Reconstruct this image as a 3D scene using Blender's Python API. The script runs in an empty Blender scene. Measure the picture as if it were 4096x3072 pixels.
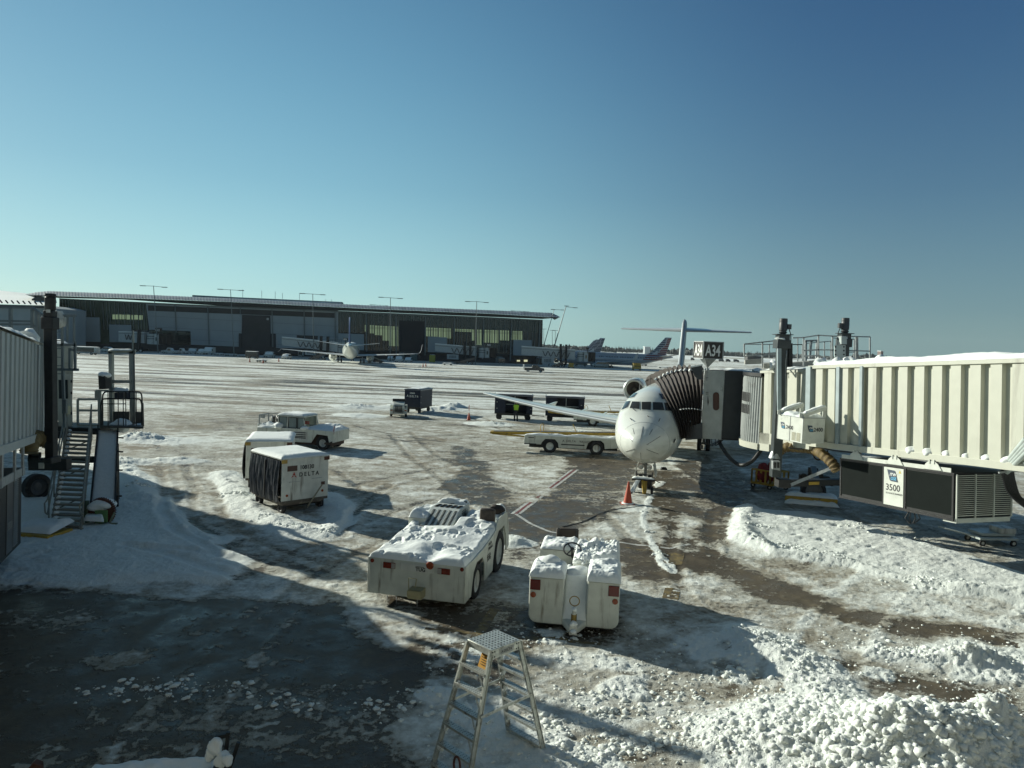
import bpy, bmesh, math, random
import numpy as np
from mathutils import Vector, Matrix
from mathutils.bvhtree import BVHTree
random.seed(7)
SC = bpy.context.scene
COL = SC.collection
R = math.radians
# ---------------------------------------------------------------- camera
CH, CF, CP, CR = 6.6, 2900.0, R(3.04), R(2.2)      # eye height, focal length (px of a 4096 px wide picture), pitch, roll
FW = Vector((0, math.cos(CP), -math.sin(CP))); UP0 = Vector((0, math.sin(CP), math.cos(CP))); RT0 = Vector((1, 0, 0))
RT = RT0*math.cos(CR)+UP0*math.sin(CR); UP = UP0*math.cos(CR)-RT0*math.sin(CR)
cam = bpy.data.objects.new('camera', bpy.data.cameras.new('camera')); COL.objects.link(cam)
cam.data.sensor_width = 36; cam.data.lens = CF/4096*36; cam.data.clip_end = 20000; cam.data.clip_start = .1
mw = Matrix((RT, UP, -FW)).transposed().to_4x4(); mw.translation = (0, 0, CH); cam.matrix_world = mw
SC.camera = cam
def ray(x, y): return FW*CF+RT*(x-2048)+UP*(1536-y)
def G(x, y, z=0.0):                                 # surveyed pixel -> point at height z
    d = ray(x, y); t = (z-CH)/d.z; return Vector((d.x*t, d.y*t, z))
def W(x, y, D):                                     # surveyed pixel -> point at depth D
    d = ray(x, y); t = D/d.y; return Vector((d.x*t, D, CH+d.z*t))
def PL(x, y, P, N):                                 # surveyed pixel -> point on a real plane
    d = ray(x, y); o = Vector((0, 0, CH)); t = (P-o).dot(N)/d.dot(N); return o+d*t
# ---------------------------------------------------------------- materials
MT = {}
def mat(name, col, rough=.5, metal=0., var=.12, scale=3., bump=0., bscale=40., dirt=None, damt=.0, dscale=2., emit=None, es=1., coat=0., spec=.5, streak=False):
    if name in MT: return MT[name]
    m = bpy.data.materials.new(name); m.use_nodes = True; nt = m.node_tree; N = nt.nodes; L = nt.links
    b = N['Principled BSDF']; b.inputs['Roughness'].default_value = rough; b.inputs['Metallic'].default_value = metal
    b.inputs['Coat Weight'].default_value = coat; b.inputs['Specular IOR Level'].default_value = spec
    tc = N.new('ShaderNodeTexCoord'); no = N.new('ShaderNodeTexNoise'); no.inputs['Scale'].default_value = scale; no.inputs['Detail'].default_value = 5
    L.new(tc.outputs['Object'], no.inputs['Vector'])
    r = N.new('ShaderNodeValToRGB'); L.new(no.outputs['Fac'], r.inputs['Fac'])
    r.color_ramp.elements[0].position = .3; r.color_ramp.elements[1].position = .7
    r.color_ramp.elements[0].color = [c*(1-var) for c in col]+[1]; r.color_ramp.elements[1].color = [min(1, c*(1+var)) for c in col]+[1]
    out = r.outputs['Color']
    if dirt:
        n2 = N.new('ShaderNodeTexNoise'); n2.inputs['Scale'].default_value = dscale; n2.inputs['Detail'].default_value = 8; n2.inputs['Roughness'].default_value = .65
        if streak:
            mp = N.new('ShaderNodeMapping'); mp.inputs['Scale'].default_value = (1, 1, .12); L.new(tc.outputs['Object'], mp.inputs['Vector']); L.new(mp.outputs[0], n2.inputs['Vector'])
        else: L.new(tc.outputs['Object'], n2.inputs['Vector'])
        mr = N.new('ShaderNodeMapRange'); mr.inputs['From Min'].default_value = .62-damt*.4; mr.inputs['From Max'].default_value = .78-damt*.25
        L.new(n2.outputs['Fac'], mr.inputs['Value']); mx = N.new('ShaderNodeMix'); mx.data_type = 'RGBA'
        L.new(mr.outputs[0], mx.inputs['Factor']); L.new(out, mx.inputs[6]); mx.inputs[7].default_value = list(dirt)+[1]; out = mx.outputs[2]
    L.new(out, b.inputs['Base Color'])
    if bump:
        n3 = N.new('ShaderNodeTexNoise'); n3.inputs['Scale'].default_value = bscale; n3.inputs['Detail'].default_value = 4; L.new(tc.outputs['Object'], n3.inputs['Vector'])
        bp = N.new('ShaderNodeBump'); bp.inputs['Strength'].default_value = bump; bp.inputs['Distance'].default_value = .02; L.new(n3.outputs['Fac'], bp.inputs['Height']); L.new(bp.outputs[0], b.inputs['Normal'])
    if emit: b.inputs['Emission Color'].default_value = list(emit)+[1]; b.inputs['Emission Strength'].default_value = es
    MT[name] = m; return m
DIRT = (.10, .085, .065)
WHITE = mat('white_paint', (.54, .56, .49), .42, dirt=(.17, .15, .11), damt=.13, dscale=5, coat=.2, streak=True)
WHITE2 = mat('worn_white_paint', (.55, .56, .51), .5, dirt=(.14, .12, .09), damt=.2, dscale=4, streak=True)
CREAM = mat('cream_panel', (.47, .475, .395), .5, var=.04, dirt=(.27, .26, .21), damt=.09, dscale=1.6, streak=True, bump=.05, bscale=60)
BGREY = mat('grey_panel', (.42, .45, .44), .5, var=.05, scale=1, bump=.05)
AIRW = mat('aircraft_white', (.66, .68, .62), .22, var=.03, scale=.8, coat=.35, dirt=(.42, .43, .38), damt=.03, dscale=1.5)
SILVER = mat('polished_metal', (.42, .44, .44), .36, metal=.55, var=.08, scale=2, bump=.03, bscale=6)
ALU = mat('aluminium', (.50, .51, .46), .42, metal=.55, var=.15, scale=14, dirt=(.16, .15, .12), damt=.22, dscale=9)
STEEL = mat('galvanised_steel', (.34, .36, .36), .5, metal=.5, var=.2, scale=12)
DGREEN = mat('dark_green_grey_paint', (.035, .045, .047), .45, var=.2, scale=3, dirt=(.07, .07, .065), damt=.08)
DARK = mat('dark_metal', (.022, .023, .023), .55, var=.3, scale=6, spec=.35)
BLACK = mat('black_plastic', (.012, .012, .013), .4, var=.2)
RUB = mat('rubber', (.016, .016, .017), .8, var=.3, scale=12, bump=.3, bscale=60, dirt=(.10, .10, .095), damt=.15)
RUBBER = RUB
GLASS = mat('dark_glass', (.02, .028, .03), .08, var=.1, spec=.8)
GLASSC = mat('cab_glass', (.10, .13, .13), .06, var=.1, spec=.8)
BELL = mat('brown_canopy_fabric', (.035, .026, .021), .85, var=.35, scale=8, bump=.5, bscale=30)
YEL = mat('yellow_paint', (.42, .27, .03), .5, var=.2, dirt=(.08, .06, .03), damt=.22, dscale=5)
DUCT = mat('yellow_duct_fabric', (.17, .12, .045), .75, var=.25, scale=6, bump=.4, bscale=20)
ORANGE = mat('orange_plastic', (.40, .06, .022), .5, var=.15, scale=6, dirt=(.25, .07, .04), damt=.1)
RED = mat('red_lens', (.17, .028, .015), .25, var=.3, scale=20)
AMBER = mat('amber_lens', (.26, .055, .018), .25, var=.2)
REDC = mat('red_cloth', (.22, .02, .02), .8, var=.3, scale=6)
RUST = mat('rusty_iron', (.10, .04, .025), .8, var=.4, scale=8, bump=.4)
NAVY = mat('navy_paint', (.010, .016, .034), .5, var=.25, spec=.3)
INK = mat('ink', (.02, .022, .025), .6, var=.05)
INKW = mat('white_ink', (.75, .76, .72), .6, var=.03)
INKR = mat('red_ink', (.35, .03, .02), .6, var=.05)
INKB = mat('slate_ink', (.035, .055, .085), .5, var=.05)
INKC = mat('cyan_ink', (.10, .40, .62), .5, var=.05)
SIGNB = mat('sign_brown', (.03, .024, .02), .5, var=.1)
HIVIS = mat('hi_vis_cloth', (.35, .60, .04), .8, var=.1)
CLOTHD = mat('dark_work_clothes', (.025, .025, .03), .9, var=.3)
SKIN = mat('skin', (.30, .18, .12), .6)
GREENP = mat('green_paint', (.12, .24, .08), .5, var=.15, dirt=(.08, .08, .05), damt=.1)
CURT = mat('vinyl_curtain', (.04, .042, .05), .32, var=.5, scale=5, bump=.5, bscale=9)
TERMW = mat('terminal_wall', (.33, .36, .36), .6, var=.06, scale=.3)
TERMD = mat('terminal_dark_cladding', (.045, .042, .040), .6, var=.15, scale=.4)
TERMR = mat('terminal_roof', (.13, .16, .20), .35, metal=.5, var=.15, scale=.2)
TGLASS = mat('terminal_glass', (.012, .02, .018), .12, var=.3, scale=.2, spec=.7)
TGLASS2 = mat('terminal_green_glass', (.035, .055, .03), .2, var=.4, scale=.4)
TGLOW = mat('see_through_bay', (.12, .16, .10), .5, var=.25, scale=.5, emit=(.34, .46, .27), es=.30)  # low emission stands in for daylight seen through the building
WARM = mat('glowing_window', (.3, .3, .2), .5, emit=(.8, .8, .5), es=.6)
LAMPG = mat('lamp_metal', (.16, .18, .18), .5, metal=.4)
BLUEF = mat('blue_tail_paint', (.02, .07, .22), .35, var=.2, scale=.5)
BLUEL = mat('light_blue_paint', (.06, .20, .36), .35, var=.2)
CONC = mat('concrete', (.34, .34, .31), .85, var=.2, scale=3, bump=.3)
SEATB = mat('seat_vinyl', (.06, .045, .035), .6, var=.4, scale=8)
BRASS = mat('yellowed_brass', (.32, .22, .06), .4, metal=.5, var=.3)
def snowmat(name, col, bump=.5, bs=9.):
    m = bpy.data.materials.new(name); m.use_nodes = True; nt = m.node_tree; N = nt.nodes; L = nt.links; b = N['Principled BSDF']
    b.inputs['Roughness'].default_value = .75; b.inputs['Specular IOR Level'].default_value = .3
    tc = N.new('ShaderNodeTexCoord'); h = None
    n1 = N.new('ShaderNodeTexNoise'); n1.inputs['Scale'].default_value = bs; n1.inputs['Detail'].default_value = 7; L.new(tc.outputs['Object'], n1.inputs['Vector'])
    r = N.new('ShaderNodeValToRGB'); L.new(n1.outputs['Fac'], r.inputs['Fac']); r.color_ramp.elements[0].position = .25; r.color_ramp.elements[1].position = .75
    r.color_ramp.elements[0].color = [c*.93 for c in col]+[1]; r.color_ramp.elements[1].color = list(col)+[1]; L.new(r.outputs[0], b.inputs['Base Color'])
    bp = N.new('ShaderNodeBump'); bp.inputs['Strength'].default_value = bump; bp.inputs['Distance'].default_value = .03; L.new(n1.outputs['Fac'], bp.inputs['Height']); L.new(bp.outputs[0], b.inputs['Normal'])
    MT[name] = m; return m
SNOW = snowmat('fresh_snow', (.80, .83, .80)); LUMP = snowmat('lumpy_snow', (.74, .77, .72), .7, 14)
# ---------------------------------------------------------------- numeric noise
def _h(ix, iy, s):
    n = (ix.astype(np.int64)*374761393+iy.astype(np.int64)*668265263+s*1442695041) & 0x7fffffff
    n = (n ^ (n >> 13))*1274126177 & 0x7fffffff; n = (n ^ (n >> 16)) & 0xffff
    return n/65535.0
def vn(x, y, s=0):
    ix = np.floor(x); iy = np.floor(y); fx = x-ix; fy = y-iy; u = fx*fx*(3-2*fx); v = fy*fy*(3-2*fy)
    a = _h(ix, iy, s); b = _h(ix+1, iy, s); c = _h(ix, iy+1, s); d = _h(ix+1, iy+1, s)
    return (a*(1-u)+b*u)*(1-v)+(c*(1-u)+d*u)*v
def fbm(x, y, s=0, o=4, g=.5):
    t = 0; a = 1; w = 0
    for i in range(o): t = t+a*vn(x*2**i+i*17.3, y*2**i+i*9.1, s+i); w += a; a *= g
    return t/w
def sst(a, b, x): t = np.clip((x-a)/(b-a), 0, 1); return t*t*(3-2*t)
# ---------------------------------------------------------------- mesh builder
class M:
    def __init__(s, T=None): s.v = []; s.f = []; s.T = T
    def add(s, vs, fs):
        o = len(s.v); s.v += [tuple(s.T @ Vector(p)) if s.T else tuple(p) for p in vs]; s.f += [tuple(i+o for i in f) for f in fs]; return s
    def box(s, c, d, rz=0, m=None):
        x, y, z = [k/2 for k in d]; q = [(-x, -y, -z), (x, -y, -z), (x, y, -z), (-x, y, -z), (-x, -y, z), (x, -y, z), (x, y, z), (-x, y, z)]
        Q = Matrix.Rotation(rz, 3, 'Z') if m is None else m
        return s.add([Q @ Vector(p)+Vector(c) for p in q], [(0, 3, 2, 1), (4, 5, 6, 7), (0, 1, 5, 4), (1, 2, 6, 5), (2, 3, 7, 6), (3, 0, 4, 7)])
    def b2(s, a, b): return s.box([(a[i]+b[i])/2 for i in range(3)], [abs(b[i]-a[i]) for i in range(3)])
    def prism(s, pts, vec):
        n = len(pts); V = Vector(vec); P = [Vector(p) for p in pts]
        nn = Vector((0, 0, 0))
        for i in range(n): nn += P[i].cross(P[(i+1) % n])
        if nn.dot(V) > 0: P = P[::-1]
        return s.add(P+[p+V for p in P], [tuple(range(n)), tuple(range(2*n-1, n-1, -1))]+[(i, n+i, n+(i+1) % n, (i+1) % n) for i in range(n)])
    def bar(s, p, q, w=.05, h=None, up=(0, 0, 1)):
        p = Vector(p); q = Vector(q); h = w if h is None else h; d = (q-p); 
        if d.length < 1e-6: return s
        d.normalize(); u = Vector(up)
        if abs(d.dot(u)) > .98: u = Vector((0, 1, 0))
        a = d.cross(u).normalized(); b = a.cross(d).normalized(); a *= w/2; b *= h/2
        vs = [p-a-b, p+a-b, p+a+b, p-a+b, q-a-b, q+a-b, q+a+b, q-a+b]
        return s.add(vs, [(0, 1, 2, 3), (4, 7, 6, 5), (0, 4, 5, 1), (1, 5, 6, 2), (2, 6, 7, 3), (3, 7, 4, 0)])
    def tube(s, pts, r, n=8, cap=True, rs=None):
        P = [Vector(p) for p in pts]; rings = []; pu = None
        for i, p in enumerate(P):
            d = (P[min(i+1, len(P)-1)]-P[max(i-1, 0)]).normalized()
            u = Vector((0, 0, 1)) if abs(d.z) < .95 else Vector((0, 1, 0))
            if pu is not None: u = pu
            a = d.cross(u)
            if a.length < 1e-4: a = d.cross(Vector((1, 0, 0)))
            a.normalize(); b = a.cross(d).normalized(); pu = b; rr = rs[i] if rs else r
            rings.append([p+(a*math.cos(2*math.pi*k/n)+b*math.sin(2*math.pi*k/n))*rr for k in range(n)])
        return s.loft(rings, cap)
    def cyl(s, p, q, r, n=16, r2=None): return s.tube([p, q], r, n, True, [r, r if r2 is None else r2])
    def loft(s, rings, cap=True, closed=True):
        n = len(rings[0]); vs = [p for rg in rings for p in rg]; fs = []
        for i in range(len(rings)-1):
            for k in range(n if closed else n-1):
                a = i*n+k; b = i*n+(k+1) % n; fs.append((a, b, b+n, a+n))
        if cap: fs.append(tuple(range(n-1, -1, -1))); fs.append(tuple(range((len(rings)-1)*n, len(rings)*n)))
        return s.add(vs, fs)
    def lathe(s, o, ax, prof, n=24, cap=False):           # prof: (distance along ax, radius)
        ax = Vector(ax).normalized(); u = Vector((0, 0, 1)) if abs(ax.z) < .9 else Vector((1, 0, 0)); a = ax.cross(u).normalized(); b = a.cross(ax); o = Vector(o)
        return s.loft([[o+ax*t+(a*math.cos(2*math.pi*k/n)+b*math.sin(2*math.pi*k/n))*max(r, 1e-4) for k in range(n)] for t, r in prof], cap)
    def blob(s, c, r, seed=0, sub=1, am=.3, sq=.8):
        vs, fs = ICO[sub]; rn = random.Random(seed); ph = [rn.uniform(0, 6.28) for _ in range(6)]; o = []
        for v in vs:
            k = 1+am*(math.sin(v[0]*2.3+ph[0])*math.sin(v[1]*2.9+ph[1])+.6*math.sin(v[2]*4.1+ph[2]+v[0]*3)+.4*math.sin(v[1]*6.3+ph[3])*math.sin(v[0]*5.7+ph[4]))
            o.append((c[0]+v[0]*r*k, c[1]+v[1]*r*k, c[2]+v[2]*r*k*sq))
        return s.add(o, fs)
    def build(s, name, m, parent=None, smooth=40, bevel=0, sub=0):
        me = bpy.data.meshes.new(name); me.from_pydata(s.v, [], s.f); me.materials.append(m)
        if smooth:
            bm = bmesh.new(); bm.from_mesh(me); bmesh.ops.recalc_face_normals(bm, faces=bm.faces); a = R(smooth)
            for f in bm.faces: f.smooth = True
            for e in bm.edges:
                e.smooth = (len(e.link_faces) == 2 and e.calc_face_angle(0) < a)
            bm.to_mesh(me); bm.free()
        o = bpy.data.objects.new(name, me); COL.objects.link(o)
        if parent: o.parent = parent
        if bevel: b = o.modifiers.new('bevel', 'BEVEL'); b.width = bevel; b.segments = 2; b.limit_method = 'ANGLE'
        return o
def _ico(n):
    bm = bmesh.new(); bmesh.ops.create_icosphere(bm, subdivisions=n, radius=1); v = [tuple(x.co) for x in bm.verts]; f = [tuple(x.index for x in q.verts) for q in bm.faces]; bm.free(); return v, f
ICO = {1: _ico(1), 2: _ico(2), 3: _ico(3)}
def tag(o, label, cat, group=None, kind=None):
    if label: o['label'] = label
    if cat: o['category'] = cat
    if group: o['group'] = group
    if kind: o['kind'] = kind
    return o
def thing(name, label, cat, loc=(0, 0, 0), rz=0., group=None):
    o = bpy.data.objects.new(name, None); COL.objects.link(o); o.location = loc; o.rotation_euler = (0, 0, rz); o.empty_display_size = .3
    return tag(o, label, cat, group)
def copy_tree(o, parent=None):
    c = o.copy(); COL.objects.link(c); c.parent = parent
    if parent: c.matrix_parent_inverse = Matrix()
    for ch in list(o.children): copy_tree(ch, c)
    return c
def place(o, loc, rz, label=None, group=None, sc=None):
    o.location = loc; o.rotation_euler = (0, 0, rz)
    if label: o['label'] = label
    if group: o['group'] = group
    if sc: o.scale = (sc, sc, sc)
    return o
def text(body, size, m, parent, o, ux, uy, name='lettering', bold=.0, ext=.003, align='LEFT', sx=1., shear=0.):
    cu = bpy.data.curves.new('t', 'FONT'); cu.body = body; cu.size = size; cu.extrude = ext; cu.offset = bold*size; cu.align_x = align; cu.resolution_u = 3; cu.shear = shear
    t = bpy.data.objects.new('t', cu); me = bpy.data.meshes.new_from_object(t); me.name = name
    bpy.data.objects.remove(t); bpy.data.curves.remove(cu); me.materials.clear(); me.materials.append(m)
    ux = Vector(ux).normalized(); uy = Vector(uy); uy = (uy-ux*uy.dot(ux)).normalized(); uz = ux.cross(uy)
    Q = Matrix((ux*sx, uy, uz)).transposed().to_4x4(); Q.translation = Vector(o); me.transform(Q)
    ob = bpy.data.objects.new(name, me); COL.objects.link(ob); ob.parent = parent; return ob
def snowsheet(m, P, nu, nv, th=.08, am=.04, fr=2., seed=0, edge=.12, rim=None):   # P(u,v)->point; lays a rounded, uneven quilt of snow on a surface
    u, v = np.meshgrid(np.linspace(0, 1, nu), np.linspace(0, 1, nv), indexing='ij')
    pts = [[Vector(P(u[i, j], v[i, j])) for j in range(nv)] for i in range(nu)]
    X = np.array([[p.x for p in r] for r in pts]); Yy = np.array([[p.y for p in r] for r in pts]); Z = np.array([[p.z for p in r] for r in pts])
    e = np.minimum(np.minimum(u, 1-u)*(nu/(nu+0.)), np.minimum(v, 1-v)); e = np.sqrt(np.clip(e/edge, 0, 1))
    n = fbm((X+Z*.5)*fr+31, (Yy+Z*.5)*fr+17, seed, 5, .55)
    h = (th+am*2*(n-.5)*2)*e; h = np.maximum(h, .004)
    a = [(X[i, j], Yy[i, j], Z[i, j]+h[i, j]) for i in range(nu) for j in range(nv)]
    f = [(i*nv+j, (i+1)*nv+j, (i+1)*nv+j+1, i*nv+j+1) for i in range(nu-1) for j in range(nv-1)]
    return m.add(a, f)
def bil(a, b, c, d):                                   # bilinear patch a(0,0) b(1,0) c(1,1) d(0,1)
    a, b, c, d = map(Vector, (a, b, c, d)); return lambda u, v: (a*(1-u)+b*u)*(1-v)+(d*(1-u)+c*u)*v
def wheel(parent, c, r, w, ax=(0, 1, 0), rim=.55, rm=None, name='wheel', hub=True):
    ax = Vector(ax).normalized(); c = Vector(c); m = M(); h = w/2
    m.lathe(c, ax, [(-h*.8, r*rim), (-h, r*.68), (-h*.96, r*.9), (-h*.7, r), (h*.7, r), (h*.96, r*.9), (h, r*.68), (h*.8, r*rim)], 28)
    t = m.build(name, RUB, parent)
    m = M(); m.lathe(c, ax, [(-h*.8, r*rim), (-h*.55, r*rim*.9), (-h*.35, r*rim*.55), (-h*.5, r*.2), (-h*.5, 0)], 20); m.lathe(c, ax, [(h*.8, r*rim), (h*.55, r*rim*.9), (h*.35, r*rim*.55), (h*.5, r*.2), (h*.5, 0)], 20)
    m.build('rim', rm or WHITE2, t); return t
def interp(pts, x):
    xs = [p[0] for p in pts]; return [float(np.interp(x, xs, [p[k] for p in pts])) for k in range(1, len(pts[0]))]
# ---------------------------------------------------------------- world, sun
SUNEL, SUNAZ = R(20), math.atan2(.53, -.85)           # azimuth of the sun seen from the stand (mathematical angle)
wd = bpy.data.worlds.new('World'); SC.world = wd; wd.use_nodes = True; N = wd.node_tree.nodes; L = wd.node_tree.links
sk = N.new('ShaderNodeTexSky'); sk.sky_type = 'NISHITA'; sk.sun_disc = False; sk.sun_elevation = SUNEL; sk.sun_rotation = math.pi/2-SUNAZ
sk.altitude = 0; sk.air_density = 1.15; sk.dust_density = .6; sk.ozone_density = 2.2
tcw = N.new('ShaderNodeTexCoord'); sx = N.new('ShaderNodeSeparateXYZ'); L.new(tcw.outputs['Generated'], sx.inputs[0])
def wramp(stops, x):
    r = N.new('ShaderNodeValToRGB'); L.new(x, r.inputs['Fac']); e = r.color_ramp.elements; r.color_ramp.interpolation = 'B_SPLINE'
    while len(e) < len(stops): e.new(.5)
    for k, (p, c) in enumerate(stops): e[k].position = p; e[k].color = c+(1,)
    return r.outputs[0]
dotn = N.new('ShaderNodeVectorMath'); dotn.operation = 'DOT_PRODUCT'; L.new(tcw.outputs['Generated'], dotn.inputs[0]); dotn.inputs[1].default_value = (math.cos(SUNAZ), math.sin(SUNAZ), 0)
clear = wramp([(0, (.46, .76, .74)), (.06, (.40, .71, .76)), (.2, (.20, .47, .62)), (.42, (.085, .26, .44)), (.62, (.07, .16, .25)), (1, (.07, .12, .17))], sx.outputs[2])      # clear winter air, sun side
deep = wramp([(0, (.17, .30, .33)), (.06, (.145, .27, .32)), (.2, (.062, .165, .275)), (.42, (.012, .068, .20)), (.62, (.03, .07, .13)), (1, (.05, .085, .12))], sx.outputs[2])      # away from the sun
mrr = N.new('ShaderNodeMapRange'); mrr.inputs['From Min'].default_value = -.05; mrr.inputs['From Max'].default_value = .95; mrr.interpolation_type = 'SMOOTHERSTEP'; L.new(dotn.outputs['Value'], mrr.inputs['Value'])
mx1 = N.new('ShaderNodeMix'); mx1.data_type = 'RGBA'; L.new(mrr.outputs[0], mx1.inputs['Factor']); L.new(deep, mx1.inputs[6]); L.new(clear, mx1.inputs[7])
sc_ = N.new('ShaderNodeMix'); sc_.data_type = 'RGBA'; sc_.blend_type = 'MULTIPLY'; sc_.inputs['Factor'].default_value = 1; L.new(mx1.outputs[2], sc_.inputs[6]); sc_.inputs[7].default_value = (8.6, 8.7, 8.5, 1)
mx2 = N.new('ShaderNodeMix'); mx2.data_type = 'RGBA'; mx2.inputs['Factor'].default_value = .88; L.new(sk.outputs[0], mx2.inputs[6]); L.new(sc_.outputs[2], mx2.inputs[7])
L.new(mx2.outputs[2], N['Background'].inputs['Color']); N['Background'].inputs['Strength'].default_value = .09
sd = Vector((math.cos(SUNAZ)*math.cos(SUNEL), math.sin(SUNAZ)*math.cos(SUNEL), math.sin(SUNEL)))
sl = bpy.data.lights.new('sun', 'SUN'); sl.energy = 5.0; sl.angle = R(.53); sl.color = (1, 1, .87)
so = bpy.data.objects.new('sun', sl); COL.objects.link(so); so.rotation_euler = sd.to_track_quat('Z', 'Y').to_euler()
SC.view_settings.view_transform = 'Standard'; SC.view_settings.look = 'None'; SC.view_settings.exposure = .42; SC.view_settings.gamma = 1
# ---------------------------------------------------------------- ground: one sheet with real relief
def sdpoly(X, Y, pts):                                 # signed distance, negative inside
    P = np.array(pts); n = len(P); d = np.full(X.shape, 1e9); ins = np.zeros(X.shape, bool)
    for i in range(n):
        a = P[i]; b = P[(i+1) % n]; e = b-a; wx = X-a[0]; wy = Y-a[1]; t = np.clip((wx*e[0]+wy*e[1])/(e@e+1e-9), 0, 1)
        d = np.minimum(d, np.hypot(wx-t*e[0], wy-t*e[1]))
        c = ((a[1] > Y) != (b[1] > Y)); xi = a[0]+(Y-a[1])*e[0]/(e[1] if abs(e[1]) > 1e-9 else 1e-9); ins ^= c & (X < xi)
    return np.where(ins, -d, d)
def sdline(X, Y, pts):
    P = np.array(pts); d = np.full(X.shape, 1e9)
    for i in range(len(P)-1):
        a = P[i]; b = P[i+1]; e = b-a; wx = X-a[0]; wy = Y-a[1]; t = np.clip((wx*e[0]+wy*e[1])/(e@e+1e-9), 0, 1); d = np.minimum(d, np.hypot(wx-t*e[0], wy-t*e[1]))
    return d
def gp(l): return [tuple(G(*p)[:2]) for p in l]
FIELD_L = gp([(-900, 2000), (0, 1960), (300, 1960), (480, 1900), (560, 1930), (620, 2010), (680, 2120), (900, 2190), (1000, 2240), (960, 2300), (940, 2345), (560, 2340), (300, 2352), (0, 2350), (-900, 2380)])
RIDGE_L = gp([(480, 1870), (545, 1920), (585, 1990), (640, 2030), (700, 2120), (860, 2170)])
RIDGE_C = gp([(900, 1900), (960, 1990), (1010, 2050), (1090, 2090), (1180, 2130), (1300, 2145), (1370, 2100), (1350, 2040), (1300, 1990)])
FIELD_R = gp([(2940, 2090), (3000, 2040), (3200, 2045), (3420, 2090), (3700, 2170), (4096, 2300), (5000, 2500), (5000, 2620), (4096, 2440), (3700, 2350), (3420, 2280), (3150, 2240), (2990, 2190)])
RIDGE_R = gp([(2960, 2170), (3110, 2225), (3400, 2270), (3580, 2320), (3800, 2365), (4096, 2400), (4600, 2500)])
RIDGE_R2 = gp([(2985, 2040), (2960, 2100), (2975, 2160), (3080, 2220)])
RIDGE_N = gp([(2640, 1930), (2590, 2010), (2570, 2080), (2600, 2160), (2640, 2230), (2690, 2290)])
WETS = [(gp([(2570, 1880), (2700, 1880), (2790, 1800), (2860, 1830), (2760, 1990), (2740, 2140), (2900, 2200), (3120, 2330), (3400, 2440), (3800, 2500), (4096, 2540), (4096, 2600), (3500, 2520), (3220, 2440), (2960, 2380), (2800, 2300), (2640, 2250), (2600, 2120)]), .95),
        (gp([(2250, 1870), (2560, 1860), (2560, 1950), (2460, 2040), (2250, 2150), (2080, 2230), (2000, 2190), (2080, 2080)]), .72),
        (gp([(1740, 1760), (1900, 1800), (1990, 1920), (2060, 2010), (2300, 2010), (2250, 2160), (2000, 2160), (1900, 2020), (1760, 1960), (1850, 1880)]), .75),
        (gp([(2480, 2150), (2700, 2180), (2720, 2330), (2560, 2360), (2490, 2300)]), .8),
        (gp([(1500, 2380), (2520, 2470), (2560, 2620), (2100, 2590), (1900, 2560), (1560, 2440)]), .75),
        (gp([(-900, 2385), (0, 2385), (900, 2385), (1250, 2400), (1500, 2560), (1700, 2720), (1640, 3300), (-900, 3500)]), .93),
        (gp([(2740, 1840), (2920, 1850), (3060, 1950), (2970, 2030), (2920, 2200), (2760, 2180)]), .62),
        (gp([(1600, 2540), (2000, 2580), (2300, 2700), (1900, 2760), (1700, 2700)]), .6),
        (gp([(3280, 2640), (3500, 2660), (3800, 2730), (4096, 2820), (4096, 2990), (3900, 2900), (3740, 2790), (3500, 2740), (3300, 2700)]), .72),
        (gp([(2240, 1790), (2700, 1800), (2560, 1870), (2300, 1880)]), .8)]
PATCH = [(gp([(330, 2640), (560, 2600), (640, 2600), (560, 2650), (420, 2690)]), 1.), (gp([(960, 2640), (1050, 2620), (1090, 2640), (1020, 2680)]), 1.)]
PILE = (G(3640, 3060).x, G(3640, 3060).y)
def track(c, off=.85): return c
TRACKS = [gp([(640, 1880), (660, 1960), (640, 2060), (700, 2140), (880, 2230)]), gp([(740, 1860), (780, 1960), (760, 2080), (900, 2180), (1040, 2240)]),
          gp([(1340, 1880), (1440, 1960), (1500, 2010), (1400, 2070)]), gp([(1370, 2150), (1420, 2050), (1500, 1985), (1560, 1940)]),
          gp([(3300, 2010), (3500, 2120), (3700, 2180), (3900, 2230)]), gp([(3480, 2010), (3650, 2090), (3800, 2150), (3960, 2210)]),
          gp([(2700, 2100), (2680, 2200), (2720, 2330), (2760, 2420)]), gp([(2850, 2040), (2830, 2130), (2860, 2220)]),
          gp([(1560, 1740), (1640, 1830), (1780, 1930), (1900, 2060)]), gp([(1640, 1730), (1740, 1820), (1900, 1900), (2100, 1960)]),
          gp([(1960, 1960), (2200, 1990), (2420, 2060), (2560, 2200)]), gp([(500, 2195), (600, 2215), (720, 2250), (930, 2318)]), gp([(560, 2205), (740, 2215), (960, 2250), (1100, 2300)]), gp([(760, 2130), (900, 2200), (1100, 2260), (1300, 2290)]), gp([(700, 1960), (720, 2060), (860, 2150), (1120, 2240), (1350, 2330)]), gp([(860, 1960), (900, 2080), (1060, 2180), (1260, 2240)])]
FEET = gp([(90, 2185), (120, 2200), (95, 2232), (125, 2250), (180, 2225), (60, 2300), (110, 2340), (3300, 2090), (3340, 2110), (3250, 2130), (3280, 2170), (3360, 2180), (3420, 2160), (3480, 2200), (3380, 2230), (3180, 2150)])
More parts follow.
